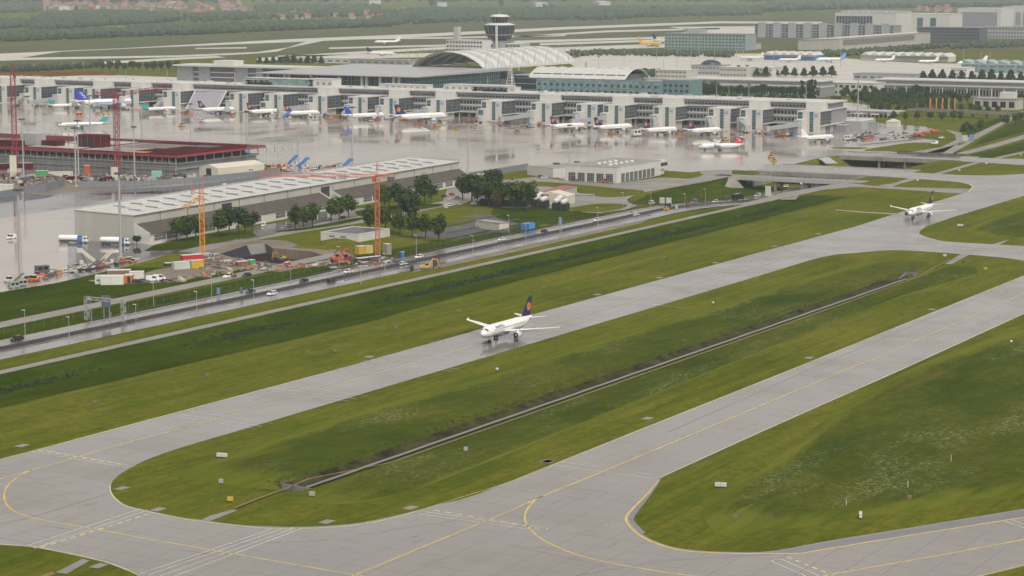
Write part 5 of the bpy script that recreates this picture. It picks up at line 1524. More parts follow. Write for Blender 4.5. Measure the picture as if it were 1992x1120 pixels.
def tree_proto(kind, v):
    key = (kind, v)
    if key in PROTO: return PROTO[key]
    sd = hash_(kind) + v * 17
    cr, tr = MB({'round': LEAF, 'dark': LEAF2, 'bronze': LEAF3, 'cone': LEAF2, 'tall': LEAF2}[kind]), MB(BARK)
    r = random.Random(sd)
    if kind in ('round', 'dark', 'bronze'):              # unit tree: 10 m high
        crown_mesh(cr, (r.uniform(-.2, .2), r.uniform(-.2, .2), 6.3), 3.3, 3.3, 3.6, 900, .40, sd, 20)
        tr.tube((0, 0, -.3), (0, 0, 4.4), .3, 7, .18)
        for k in range(5):
            a = k * 1.3 + r.uniform(-.3, .3)
            tr.tube((0, 0, 3 + .3 * k), (math.cos(a) * 1.9, math.sin(a) * 1.9, 5.6 + .4 * k), .12, 5, .04)
    elif kind == 'cone':                                 # clipped conical street tree, 8 m
        for k in range(5): crown_mesh(cr, (0, 0, 2.2 + k * 1.2), 4.2 - k * .72, 4.2 - k * .72, 1.5, 230, .55, sd + k, 12)
        tr.tube((0, 0, 0), (0, 0, 3), .25, 6, .15)
    else:                                                # columnar poplar, 14 m
        for k in range(6): crown_mesh(cr, (r.uniform(-.3, .3), r.uniform(-.3, .3), 2.4 + k * 1.9), 1.9 - abs(k - 2) * .2, 1.9 - abs(k - 2) * .2, 1.7, 110, .45, sd + k, 8)
        tr.tube((0, 0, 0), (0, 0, 8), .28, 6, .1)
    PROTO[key] = (tr, cr)
    return PROTO[key]
def hash_(s): return sum(ord(c) * (i + 3) for i, c in enumerate(s))
TM = {}
def tree(kind, p, h, label, group, name='tree', v=None, wide=1.0):
    v = rnd.randrange(4) if v is None else v
    t = thing(name, label, 'tree', (p[0], p[1], p[2] if len(p) > 2 else 0), rnd.uniform(0, 6.28), group)
    base = {'round': 10, 'dark': 10, 'bronze': 10, 'cone': 8, 'tall': 14}[kind]
    s = h / base
    t.scale = (s * wide, s * wide, s)
    if (kind, v) not in TM:
        tr, cr = tree_proto(kind, v)
        TM[(kind, v)] = (tr.obj('trunk', t), cr.obj('crown', t, norm=False))
    else:
        for o in TM[(kind, v)]: again(o, t)
    return t
def gz(px, py):
    p = G(px, py)
    return (p.x, p.y, terrain(p.x, p.y))
# by the maintenance hall and in the works area: (foot x, foot y, height, kind)
near = [
 ((343, 470, 8.6), (364, 468, 9.4), (381, 466, 9.2), (393, 464, 6.8), 'in the row before the first lean-to', 'round'),
 ((425, 460, 10), (446, 457, 10.6), (464, 455, 10.4), (477, 452, 7.5), (491, 451, 7.8), 'in the row left of the first hall window', 'dark'),
 ((574, 446, 9.2), (591, 442, 8.2), (608, 440, 9.4), 'of the three before the middle lean-to', 'round'),
 ((644, 431, 9), (660, 428, 10), (678, 424, 9.4), 'of the three below the second hall window', 'round'),
 ((748, 408, 10.5), (757, 404, 9), (775, 406, 11), (826, 399, 13), (838, 396, 9), 'of the clump before the right lean-to', 'dark'),
 ((720, 457, 9.6), (750, 456, 9.4), (778, 459, 9.4), (802, 462, 8.6), (828, 464, 9.2), (854, 470, 10), 'of the row on the bank beside the car park', 'round'),
 ((900, 388, 12), (918, 392, 14), (938, 396, 13.5), (958, 390, 15.5), (950, 402, 12), (928, 402, 11), 'of the big clump by the hall', 'dark'),
 ((975, 404, 11), (998, 409, 12.6), (1026, 410, 12.6), (1010, 402, 10.5), 'of the clump left of the fuel station', 'round'),
]
for row in near:
    pts, where, kd = row[:-2], row[-2], row[-1]
    for i, (px, py, h) in enumerate(sorted(pts)):
        tree(kd if i % 3 else 'round', gz(px, py), h * (1.1 if 'clump by' in where else 1.25), ('%s leafy tree from the left %s' % (nth(i + 1), where)), 'trees of the works area')
tree('dark', gz(797, 452), 21, 'tall dark spruce-like tree behind the row beside the car park', 'trees of the works area', v=1, wide=.8)
tree('bronze', gz(966, 405), 9, 'bronze-leaved tree in the clump left of the fuel station', 'trees of the works area')
t = tree('dark', gz(266, 476), 4.2, 'small dark bush at the corner of the maintenance hall gable', None, 'bush', wide=1.6)
# conical trees on the land side: (x from, x to, foot y, count, where)
rows = [(1418, 1618, 149, 12, 1, 'cone', 'in the clipped row above the left white terminal module', 11), (1795, 1985, 159, 11, 1, 'cone', 'in the clipped row above the right white terminal module', 11.5),
        (1350, 1560, 191, 18, 2, 'dark', 'in the dense grove behind the right half of the pier', 13), (1660, 1880, 204, 18, 3, 'dark', 'in the grove around the yellow flags', 12), (1700, 1900, 219, 14, 3, 'round', 'along the lane below the yellow flags', 9), (1645, 1790, 190, 9, 2, 'dark', 'at the foot of the white terminal front', 10),
        (1355, 1545, 184, 9, 1, 'dark', 'before the left white terminal module', 11), (1780, 1975, 187, 9, 1, 'dark', 'before the right white terminal module', 11),
        (200, 342, 140, 11, 1, 'dark', 'in the park left of the dark glazed offices', 13), (505, 625, 124, 10, 0, 'cone', 'in the row on the white roof left of the hall', 9), (1738, 1855, 236, 6, 0, 'round', 'on the slope under the parking deck', 8.5),
        (1690, 1850, 211, 12, 2, 'round', 'behind the parking deck', 12), (1640, 1790, 196, 10, 2, 'round', 'before the white front between the terminal modules', 10)]
for x0, x1, py, n, jit, kd, where, h in rows:
    for i in range(n):
        px = x0 + (x1 - x0) * i / (n - 1)
        z = 9.5 if 'on the white roof' in where else 0
        p = G(px + rnd.uniform(-jit, jit), py + rnd.uniform(-jit, jit) * .5, z)
        tree(kd, (p.x, p.y, z), h * rnd.uniform(.85, 1.15), '%s tree from the left %s' % (nth(i + 1), where), 'trees on the land side of the terminal')
for i, px in enumerate((1345, 1356, 1368, 1380, 1392)):
    tree('dark', gz(px, 192), 16 * rnd.uniform(.8, 1.1), '%s dark dense tree from the left of the grove right of the hotel' % nth(i + 1), 'trees on the land side of the terminal')
for i, (px, py) in enumerate(((1560, 196), (1572, 196), (1584, 197), (1578, 193))):
    tree('tall', gz(px, py), 20, '%s tall poplar of the cluster behind the right end of the pier roof' % ['leftmost', 'second', 'rightmost', 'rear'][i], 'trees on the land side of the terminal')
for i, (px, py) in enumerate(((1405, 197), (1425, 198), (1450, 199), (1475, 199), (1500, 200), (1525, 200), (1545, 200))):
    tree('round', gz(px, py), 9, '%s bush from the left just behind the pier roof before the left terminal module' % nth(i + 1), 'trees on the land side of the terminal', 'bush', wide=1.6)
for i, (px, py, h) in enumerate(((1874, 262, 9), (1890, 260, 8), (1906, 254, 9), (1880, 256, 8), (1958, 246, 10), (1975, 243, 10), (1985, 238, 9), (1905, 222, 8), (1922, 224, 8), (1940, 222, 8), (1985, 205, 12), (1990, 190, 12), (1868, 234, 8), (1630, 206, 9), (1605, 212, 8), (1622, 208, 10))):
    tree('round', gz(px, py), h, 'leafy tree %s' % ['lowest on the bank beside the winding roads', 'second on the bank beside the winding roads', 'third on the bank beside the winding roads', 'behind the others on the bank beside the winding roads', 'on the far right bank above the ramp, left one', 'on the far right bank above the ramp, middle one',
         'on the far right bank above the ramp, right one', 'left one in front of the pale garage building', 'middle one in front of the pale garage building', 'right one in front of the pale garage building', 'right of the pale garage building', 'tall one above the pale garage building', 'beside the left end of the road overpass',
         'left of the parking deck front', 'nearest the pier end behind the parking deck', 'behind the left end of the parking deck'][i], 'trees right of the pier')

# far woods and hedges that read as one mass
def wood(name, strips, m=LEAFF, step=11, h=(9, 15), seed=3):
    """strips: outlines in image points; each filled with uneven crowns"""
    mb = MB(m)
    r = random.Random(seed)
    ico = []
    bm = bmesh.new()
    bmesh.ops.create_icosphere(bm, subdivisions=1, radius=1)
    iv = [v.co.copy() for v in bm.verts]
    ifc = [tuple(v.index for v in f.verts) for f in bm.faces]
    bm.free()
    for poly, dens in strips:
        P_ = [G(*p) for p in poly]
        bx = (min(p.x for p in P_), max(p.x for p in P_), min(p.y for p in P_), max(p.y for p in P_))
        area = abs(sum(P_[i].x * P_[(i + 1) % len(P_)].y - P_[(i + 1) % len(P_)].x * P_[i].y for i in range(len(P_)))) / 2
        n = int(min(2600, area / (step * step) * dens))
        k = 0
        tries = 0
        while k < n and tries < n * 60:
            tries += 1
            x, y = r.uniform(bx[0], bx[1]), r.uniform(bx[2], bx[3])
            ins = False
            for i in range(len(P_)):
                a, b = P_[i], P_[i - 1]
                if (a.y > y) != (b.y > y) and x < (b.x - a.x) * (y - a.y) / (b.y - a.y) + a.x: ins = not ins
            if not ins: continue
            k += 1
            sc_ = max(1.0, math.hypot(x, y) / 4500)
            hh = r.uniform(*h)
            w = hh * r.uniform(.35, .6) * sc_ ** .5
            vs_ = []
            for v in iv:
                e = 1 + .5 * mnoise.noise((v.x * 1.7 + x, v.y * 1.7 + y, v.z * 1.7))
                vs_.append((x + v.x * w * e, y + v.y * w * e, hh * .52 + v.z * hh * .52 * e))
            mb.add(vs_, ifc)
    return mb.obj(name, kind='stuff', norm=False)
wood('wood', [([(-100, 84), (60, 80), (200, 74), (420, 66), (590, 58), (760, 52), (760, 47), (560, 50), (400, 56), (260, 58), (240, 66), (60, 70), (-100, 78)], 1.0),
              ([(60, 62), (100, 58), (210, 50), (250, 48), (350, 42), (345, 30), (200, 26), (90, 30), (60, 42)], .8), ([(-80, 58), (0, 57), (55, 52), (50, 44), (0, 46), (-80, 48)], .8)], seed=3)
wood('wood', [([(720, 52), (850, 46), (1000, 40), (1160, 40), (1300, 33), (1480, 30), (1480, 16), (1300, 18), (1100, 20), (990, 22), (860, 20), (740, 26)], .7)], seed=5, step=14)
wood('wood', [([(1480, 24), (1640, 18), (1850, 14), (2100, 12), (2100, 6), (1800, 5), (1500, 10)], .8)], seed=6, step=22, h=(14, 22))
wood('wood', [([(-100, 26), (80, 24), (80, 12), (-100, 14)], .8), ([(500, 40), (740, 30), (740, 14), (500, 14)], .35), ([(380, 44), (500, 38), (500, 28), (360, 32)], .7)], seed=8, step=20, h=(10, 16))
wood('wood', [([(-200, 8), (700, 4), (1500, 4), (2200, 3), (2200, -10), (700, -12), (-200, -10)], .6), ([(-200, 0), (2200, -8), (2200, -22), (-200, -20)], .5)], seed=9, step=60, h=(22, 40))
wood('hedge', [([(1110, 110), (1180, 108), (1430, 112), (1430, 106), (1180, 103), (1110, 105)], .9), ([(1600, 112), (1700, 106), (1850, 92), (1850, 88), (1700, 99), (1600, 106)], 1.2), ([(1850, 96), (2000, 92), (2000, 84), (1900, 86), (1850, 90)], .7)], seed=10, step=9, h=(4, 8))
wood('hedge', [([(0, 142), (100, 138), (200, 132), (200, 128), (80, 134), (0, 138)], .8), ([(1230, 150), (1295, 150), (1295, 146), (1235, 145)], 1)], seed=12, step=8, h=(5, 9))
for i in range(20):
    px = 222 + i * 12.5
    p = G(px, 46.5 - i * .35)
    t = tree('round', (p.x, p.y, 0), 15, '%s round tree from the left in the avenue across the far fields' % nth(i + 1), 'avenue trees in the far fields')
for i, (px, py, h) in enumerate(((840, 18, 36), (975, 16, 26), (1060, 24, 26), (1075, 24, 24), (150, 24, 20), (1270, 26, 24))):
    p = G(px, py)
    tree('round', (p.x, p.y, 0), h, ['very large round tree on the skyline left of the control tower', 'round tree on the skyline just behind the control tower cab', 'large round tree right of the control tower on the skyline', 'second large round tree right of the control tower on the skyline', 'round tree before the red roofs of the far town at left', 'round tree on the wood edge above the far runway'][i], 'far single trees')
# ------------------------------------------------------------------ aircraft (nose to +x, wheels on z = 0)
def fus_profile(L, R, nose=.13, tail=.30):
    pr = []
    for i in range(7):
        t = i / 6
        pr.append((t * L * nose, R * max(.02, math.sin(t * PI / 2) ** .62), -R * .28 * (1 - t) ** 1.4))
    pr.append((L * .4, R, 0))
    pr.append((L * (1 - tail), R, 0))
    for i in range(1, 7):
        t = i / 6
        pr.append((L * (1 - tail + tail * t), R * (1 - .86 * t ** 1.5), R * .62 * t ** 1.6))
    return pr
def airliner(name, label, loc, head, L=33.8, span=34.1, R=1.98, fin=NAVY, emblem='disc', body=PW, engines=2, high=False, ttail=False, stripe=None, title=None, gear=True, fence=True, tailm=None, er=None, sweep=.48, lod=1, group=None, finlab=None):
    t = thing(name, label, 'airliner', loc, head, group)
    zc = R + (2.0 if not high else 1.35) * (R / 1.98) ** .5
    x0 = L * .475                                        # nose ahead of the main gear
    sx = lambda d: x0 - d                                # distance behind the nose -> local x
    pr = fus_profile(L, R)
    n = 18 if lod else 12
    mb = MB(body)
    mb.lathe([(-p[0], p[1], p[2]) for p in pr], 'x', n, (x0, 0, zc))
    for i, f in enumerate(mb.f):                          # grey belly
        zz = sum(mb.v[k][2] for k in f) / len(f)
        xx = sum(mb.v[k][0] for k in f) / len(f)
        if tailm and xx < sx(L * .78) and len(f) == 4: mb.mi[i] = 2
        elif zz < zc - R * .72: mb.mi[i] = 1
    mb.ms = [body, PGREY if body is PW else body] + ([tailm] if tailm else [])
    fo = mb.obj('fuselage', t, True)
    if stripe:
        sm = MB(stripe)
        for s in (-1, 1):
            for k in range(10):
                d0, d1 = L * (.16 + .06 * k), L * (.16 + .06 * (k + 1))
                rr = R * 1.008
                sm.add([(sx(d0), s * rr * math.cos(-.12), zc + rr * math.sin(-.12)), (sx(d1), s * rr * math.cos(-.12), zc + rr * math.sin(-.12)), (sx(d1), s * rr * math.cos(.22), zc + rr * math.sin(.22)), (sx(d0), s * rr * math.cos(.22), zc + rr * math.sin(.22))], [(0, 1, 2, 3)])
        sm.obj('stripe', t, norm=False)
    # cockpit windows
    def skin(d, a, off=.02):
        for i in range(len(pr) - 1):
            if pr[i][0] <= d <= pr[i + 1][0]:
                u = (d - pr[i][0]) / (pr[i + 1][0] - pr[i][0])
                r = pr[i][1] + (pr[i + 1][1] - pr[i][1]) * u
                o = pr[i][2] + (pr[i + 1][2] - pr[i][2]) * u
                return Vector((sx(d), math.cos(a) * (r + off), zc + o + math.sin(a) * (r + off)))
    wm = MB(GLB)
    for s in (1, -1):
        for k in range(3):
            d0, d1 = L * (.042 + k * .006), L * (.058 + k * .009)
            a0, a1 = PI / 2 - .12 - k * .38, PI / 2 - .46 - k * .38
            q = [skin(d0 * .86, a0), skin(d0 * .86 + (d1 - d0) * .2, a1), skin(d1, a1), skin(d1 * .97, a0)]
            if s < 0: q = [Vector((p.x, -p.y, p.z)) for p in q]
            wm.quad(*q)
    wm.obj('cockpit_window', t, norm=False)
    if lod:
        wr = MB(GLB)
        for s in (1, -1):
            k = 0
            d = L * .16
            while d < L * .76:
                q = [skin(d, .13, .012), skin(d + .28, .13, .012), skin(d + .28, .30, .012), skin(d, .30, .012)]
                if s < 0: q = [Vector((p.x, -p.y, p.z)) for p in q]
                wr.quad(*q)
                d += .68
        wr.obj('window_row', t, norm=False)
        for d in (L * .125, L * .77):
            dm = MB(PGREY)
            for s in (1, -1):
                for (e0, e1, a0, a1) in ((d, d + .07, -.2, .55), (d + .85, d + .92, -.2, .55)):
                    q = [skin(e0, a0, .014), skin(e1, a0, .014), skin(e1, a1, .014), skin(e0, a1, .014)]
                    if s < 0: q = [Vector((p.x, -p.y, p.z)) for p in q]
                    dm.quad(*q)
            dm.obj('door', t, norm=False)
    # wings
    def wing(mb, s, xr, cr, ct, b, z0, dih, sw, th=.11, y0=0.0):
        sec = []
        for k in range(4):
            u = (0, .33, .7, 1)[k]
            y = y0 + (b - y0) * u
            c = cr + (ct - cr) * (u if k != 1 else .45)
            xl = xr - sw * (b - y0) * u
            z = z0 + dih * (y - y0)
            hh = c * th * (1 - .45 * u)
            sec.append([(xl, s * y, z), (xl - c * .3, s * y, z + hh * .62), (xl - c, s * y, z), (xl - c * .35, s * y, z - hh * .38)])
        vs_ = [p for q in sec for p in q]
        fs_ = []
        for k in range(3):
            for i in range(4):
                j = (i + 1) % 4
                fs_.append((k * 4 + i, k * 4 + j, (k + 1) * 4 + j, (k + 1) * 4 + i))
        fs_ += [(0, 1, 2, 3), (12, 15, 14, 13)]
        mb.add(vs_, fs_)
        return sec[-1]
    cr, ct_ = L * .175, L * .045
    zw = zc + R * .88 if high else zc - R * .55
    xw = sx(L * .335)
    dih = -.04 if high else .09
    for s in (1, -1):
        mb = MB(PW)
        tip = wing(mb, s, xw, cr, ct_, span / 2, zw, dih, sweep if not high else .12)
        w = mb.obj('wing', t, False)
        if fence:
            a, b = Vector(tip[0]), Vector(tip[2])
            f = MB(body if body is not PW else PW)
            f.add([a + Vector((-.2, -.03 * s, 0)), b + Vector((0, -.03 * s, 0)), b + Vector((-.45, .1 * s, .5)), b + Vector((.05, .1 * s, .5)), b + Vector((-.3, .1 * s, -.35)),
                   a + Vector((-.2, .05 * s, 0)), b + Vector((0, .05 * s, 0)), b + Vector((-.45, .18 * s, .5)), b + Vector((.05, .18 * s, .5))], [(0, 1, 2, 3), (5, 8, 7, 6), (0, 3, 8, 5), (1, 6, 7, 2), (0, 5, 6, 1), (0, 4, 1)])
            f.obj('wingtip_fence', w)
    if not high: MB(PGREY).lathe([(-cr * 1.15, .1), (-cr * .9, R * .55), (-.2, R * .62), (cr * .25, .1)], 'x', 10, (xw, 0, zc - R * .78)).obj('belly_fairing', t, True)
    # engines
    er = er or R * .58
    eng = [(span * .17, 0)] if engines == 2 else [(span * .17, 0), (span * .28, 1)]
    for y, k in eng:
        for s in (1, -1):
            ex = xw - sweep * y * (1 if not high else .3) + L * (.055 if not high else .03)
            ez = zc - R * .55 + dih * y - er * 1.18 if not high else zw - er * 1.1
            ln = L * .105 if not high else L * .09
            mb = MB(M('nacelle_grey', (0.46, 0.48, 0.52), 0.3, 0.05, 0.4))
            mb.lathe([(0, er * .82), (-.12, er * .95), (-ln * .35, er * 1.04), (-ln * .75, er * .86), (-ln, er * .68)], 'x', 14, (ex, s * y, ez))
            e = mb.obj('engine', t, True)
            ink = MB(DARK).lathe([(.012, er * .80), (.02, er * .3)], 'x', 14, (ex, s * y, ez))
            ink.obj('intake', e)
            MB(METAL).lathe([(.03, er * .26), (.28, .03)], 'x', 8, (ex, s * y, ez)).obj('spinner', e)
            MB(METAL).lathe([(-ln, er * .5), (-ln * 1.25, er * .22)], 'x', 10, (ex, s * y, ez)).obj('exhaust', e)
            MB(PW).add([(ex - ln * .2, s * y - .12, ez + er * .8), (ex - ln * 1.1, s * y - .12, ez + er * .9), (ex - ln * 1.2, s * y - .12, ez + er * 1.45), (ex - ln * .4, s * y - .12, ez + er * 1.25),
                        (ex - ln * .2, s * y + .12, ez + er * .8), (ex - ln * 1.1, s * y + .12, ez + er * .9), (ex - ln * 1.2, s * y + .12, ez + er * 1.45), (ex - ln * .4, s * y + .12, ez + er * 1.25)], [(0, 1, 2, 3), (4, 7, 6, 5), (0, 4, 5, 1), (1, 5, 6, 2), (2, 6, 7, 3), (3, 7, 4, 0)]).obj('pylon', e)
    # fin and tailplane
    fh = R * 3.0 if not ttail else R * 2.3
    fx0, fx1 = sx(L * .79), sx(L * .965)
    tx0, tx1 = sx(L * .925), sx(L * 1.005)
    zb, zt = zc + R * .72, zc + R * .95 + fh
    mb = MB(fin)
    y_ = .2 * R / 2
    mb.add([(fx0 + L * .02, 0, zb), ((fx0 + fx1) / 2, y_, zb), (fx1, 0, zb + .2), ((fx0 + fx1) / 2, -y_, zb), (tx0, 0, zt), ((tx0 + tx1) / 2, y_ * .4, zt), (tx1, 0, zt), ((tx0 + tx1) / 2, -y_ * .4, zt)],
           [(0, 1, 5, 4), (1, 2, 6, 5), (2, 3, 7, 6), (3, 0, 4, 7), (4, 5, 6, 7), (0, 3, 2, 1)])
    fo_ = mb.obj('fin', t)
    cx_, cz_ = (fx0 + fx1) * .25 + (tx0 + tx1) * .25, (zb + zt) / 2 + fh * .02
    if emblem == 'disc':
        for s in (1, -1):
            yy = s * (y_ * .95)
            r_ = fh * .235
            e = MB(ORDISC)
            e.add([(cx_, yy + s * .03, cz_)] + [(cx_ + r_ * math.cos(a * PI / 10), yy + s * .03, cz_ + r_ * math.sin(a * PI / 10)) for a in range(20)], [(0, 1 + k, 1 + (k + 1) % 20) for k in range(20)])
            e.use(fin)
            b = lambda u, w: (cx_ + u * r_, yy + s * .05, cz_ + w * r_)
            for k in range(20):                         # dark ring
                a0, a1 = k * PI / 10, (k + 1) * PI / 10
                e.quad(b(.86 * math.cos(a0), .86 * math.sin(a0)), b(.86 * math.cos(a1), .86 * math.sin(a1)), b(.76 * math.cos(a1), .76 * math.sin(a1)), b(.76 * math.cos(a0), .76 * math.sin(a0)))
            for tri in (((.55, .42), (.1, .0), (.2, -.12)), ((.15, .05), (-.55, .5), (-.25, -.05)), ((.18, -.08), (-.6, .15), (-.3, -.2)), ((.1, -.05), (-.25, -.5), (-.05, -.55))): e.quad(*[b(*q) for q in tri])
            e.obj('emblem', fo_, norm=False)
    elif emblem == 'cross':
        for s in (1, -1):
            yy = s * (y_ + .05)
            e = MB(PW)
            r_ = fh * .26
            for w, h in ((r_, r_ * .3), (r_ * .3, r_)): e.box(cx_ - w, cx_ + w, min(yy, yy + s * .03), max(yy, yy + s * .03), cz_ - h, cz_ + h)
            e.obj('emblem', fo_)
    elif emblem == 'bands':
        for s in (1, -1):
            e = MB(PW)
            yy = s * (y_ + .06)
            for k in range(3):
                z = zb + fh * (.25 + k * .2)
                xk = fx0 + (tx0 - fx0) * (.28 + k * .2)
                e.add([(xk - L * .015, yy, z), (xk - L * .06, yy, z + fh * .05), (xk - L * .06, yy, z + fh * .13), (xk - L * .015, yy, z + fh * .07)], [(0, 1, 2, 3)])
            e.obj('emblem', fo_, norm=False)
    elif emblem == 'cap':
        MB(PW).box(tx1 - .1, tx0 + .3, -.16, .16, zt - fh * .12, zt + .03).obj('fin_cap', fo_)
    for s in (1, -1):
        mb = MB(PW if body is PW else body)
        if ttail: wing(mb, s, tx0 + .3, L * .09, L * .045, span * .2, zt, 0, .3, .1)
        else: wing(mb, s, sx(L * .865), L * .115, L * .04, span * .183, zc + R * .5, .1, .52, .1)
        mb.obj('tailplane', t)
    # landing gear
    wr_ = R * .29
    for gx, gy, dual in ((sx(L * .15), 0, .5), (0, R * 1.92 if not high else R * 1.25, .9), (0, -(R * 1.92 if not high else R * 1.25), .9)):
        g = MB(METAL).tube((gx, gy, wr_), (gx, gy, zc - R * .6), .11 * R, 6).obj('landing_gear', t)
        for s in (-1, 1):
            MB(RUBBER).lathe([(-.18, wr_ * .7), (-.15, wr_), (.15, wr_), (.18, wr_ * .7)], 'y', 12, (gx, gy + s * dual * .48, wr_)).obj('wheel', g)
    if title:
        text_on(title, t, R, zc, sx(L * .185), R * .36 * 2.2, .42)
    return t
def text_on(s, t, R, zc, xs, size, ang):
    """lettering wrapped onto both flanks of the fuselage"""
    cu = bpy.data.curves.new('lettering', 'FONT')
    cu.body = s
    cu.size = size
    cu.offset = .02
    tmp = bpy.data.objects.new('lettering_tmp', cu)
    col.objects.link(tmp)
    dg = bpy.context.evaluated_depsgraph_get()
    me = bpy.data.meshes.new_from_object(tmp.evaluated_get(dg))
    col.objects.unlink(tmp)
    bpy.data.objects.remove(tmp)
    bm = bmesh.new()
    bm.from_mesh(me)
    bmesh.ops.triangulate(bm, faces=bm.faces)
    w = max(v.co.x for v in bm.verts)
    for side in (1, -1):
        mb = MB(NAVY)
        vs_ = []
        for v in bm.verts:
            a = ang + v.co.y / R
            x = xs - (w - v.co.x) if side < 0 else xs - v.co.x
            vs_.append((x, side * math.cos(a) * (R + .03), zc + math.sin(a) * (R + .03)))
        if side < 0: vs_ = [(xs - v.co.x, p[1], p[2]) for v, p in zip(bm.verts, vs_)]
        if side > 0: vs_ = [(xs - w + v.co.x, p[1], p[2]) for v, p in zip(bm.verts, vs_)]
        mb.add(vs_, [tuple(v.index for v in f.verts) for f in bm.faces])
        mb.obj('lettering', t, norm=False)
    bm.free()
# taxiing on the near taxiway
def gear_at(px, py):
    p = G(px, py)
    return (p.x, p.y, 0.05)
airliner('airliner', 'white airliner with navy fin and orange disc taxiing nearest in the middle of the photo', gear_at(984.3, 658.3), PI + .0, title='Lufthansa')
airliner('airliner', 'white airliner with navy and orange fin taxiing farther back at the right', gear_at(1790.5, 423.4), PI - .02, L=33.8, title='Lufthansa')
airliner('airliner', 'small white high-wing jet with red fin and white cross crossing the apron', gear_at(1400, 292.5), math.atan2(G(1366, 291).y - G(1445, 290).y, G(1366, 291).x - G(1445, 290).x), L=31, span=26.3, R=1.78, fin=REDFIN, emblem='cross', engines=4, high=True, ttail=True, fence=False, er=.85)
airliner('airliner', 'white and teal regional jet taxiing across the apron at the left', gear_at(160, 250), math.atan2(G(105, 250).y - G(203, 248).y, G(105, 250).x - G(203, 248).x), L=38.6, span=28.7, R=1.55, fin=TEAL, emblem='cap', tailm=None, stripe=TEAL, er=.95)
# at the gates: (px of main gear, py, length, span, R, fin, emblem, heading jitter, label)
gates = [
 (128, 212, 31, 26, 1.5, TEAL, None, 'white regional jet with a red nose end at the second gate from the left', dict(lod=0)),
 (218, 211, 66, 62, 3.1, ANAB, 'bands', 'long white and blue wide-body airliner with royal blue striped fin', dict(stripe=SKYB, engines=2, fence=False, er=1.9, lod=0)),
 (312, 219, 36, 28, 1.55, TEAL, 'cap', 'white regional jet with teal tail parked left of the violet ramp roof', dict(tailm=TEAL, er=.95)),
 (424, 222, 36, 34, 1.98, NAVY, 'disc', 'white airliner with navy fin parked below the violet ramp roof', {}),
 (517, 226, 34, 34, 1.98, NAVY, 'disc', 'white airliner parked at the first gate right of the ramp roof', {}),
 (590, 229, 34, 34, 1.98, NAVY, 'disc', 'white airliner with blue stairs at its tail at the middle left gates', {}),
 (712, 234, 40, 34, 1.98, ANAB, None, 'white airliner with a plain royal blue fin at the middle gates', {}),
 (822, 238, 52, 50, 2.6, NAVY, 'disc', 'larger white airliner with navy fin and orange disc at the middle gates', dict(engines=2, fence=False, er=1.5)),
 (1106, 255, 34, 34, 1.98, NAVY, 'disc', 'white airliner parked with a white van beside its tail', {}),
 (1195, 257, 40, 35, 1.98, NAVY, 'disc', 'white airliner parked with an orange loader under its wing', {}),
 (1286, 263, 34, 34, 1.98, NAVY, 'disc', 'white airliner parked left of the orange tow vehicles near the right gates', {}),
 (1372, 264, 36, 34, 1.98, NAVY, 'disc', 'white airliner parked behind the small red-finned jet', {}),
 (1592, 277, 34, 30, 1.7, PW, None, 'white airliner parked at the last gate at the right end of the pier', dict(fence=True)),
]
for i, (px, py, L, sp, R, fin, em, lab, kw) in enumerate(gates):
    p = G(px, py)
    airliner('airliner', lab, (p.x, p.y, .05), rnd.uniform(-.08, .05) - (.36 if i not in (1,) else .47), L=L, span=sp, R=R, fin=fin, emblem=em, group='airliners parked at the pier', **kw)
# far parked aircraft
for px, py, h, L, sp, R, fin, em, lab, kw in (
 (1265, 91, -1.9, 52, 46, 2.7, YELF, None, 'yellow freighter parked before the far cargo offices', dict(body=YELF, fence=False)),
 (1290, 86, -2.1, 60, 52, 3.0, PURP, None, 'freighter with a tall purple fin behind the yellow one', dict(fence=False)),
 (742, 109, -1.4, 44, 36, 2.0, NAVY, None, 'white airliner with dark fin on the apron left of the forum roof', {}),
 (752, 86.5, 2.2, 44, 40, 2.2, PW, None, 'white airliner rolling on the far taxiway left of the control tower', {}),
 (1615, 121, 2.3, 42, 36, 2.0, SKYB, None, 'pale blue and white airliner between the zigzag-roofed halls', dict(tailm=SKYB)),
 (1535, 121, 2.0, 30, 27, 1.6, PW, None, 'small white airliner before the blue banded zigzag-roofed hall', {}),
 (1460, 118, 1.6, 36, 32, 1.9, PW, None, 'white airliner left of the blue banded zigzag-roofed hall', {}),
 (1720, 121, 2.2, 28, 27, 1.5, PW, None, 'first small white jet before the white zigzag-roofed hall', {}),
 (1805, 124, 2.2, 28, 27, 1.5, PW, None, 'second small white jet before the white zigzag-roofed hall', {}),
 (1890, 128, 2.4, 44, 36, 2.1, PW, None, 'white airliner nose-in right of the white zigzag-roofed hall', {})):
    p = G(px, py)
    airliner('airliner', lab, (p.x, p.y, .3), h, L=L, span=sp, R=R, fin=fin, emblem=em, lod=0, group='airliners parked far away', **kw)
for px, py, lab in ((938, 346, 'small white light aircraft with a red roof stripe at the right end of the hall'), (398, 390, 'small white light aircraft half hidden behind the hall roof at left'), (605, 362, 'small white light aircraft behind the middle of the hall roof')):
    p = G(px, py)
    t = airliner('light_aircraft', lab, (p.x, p.y, .05), 1.2, L=12, span=15, R=.75, fin=REDFIN if px > 900 else PW, emblem=None, fence=False, lod=0, high=True, ttail=True, er=.4)
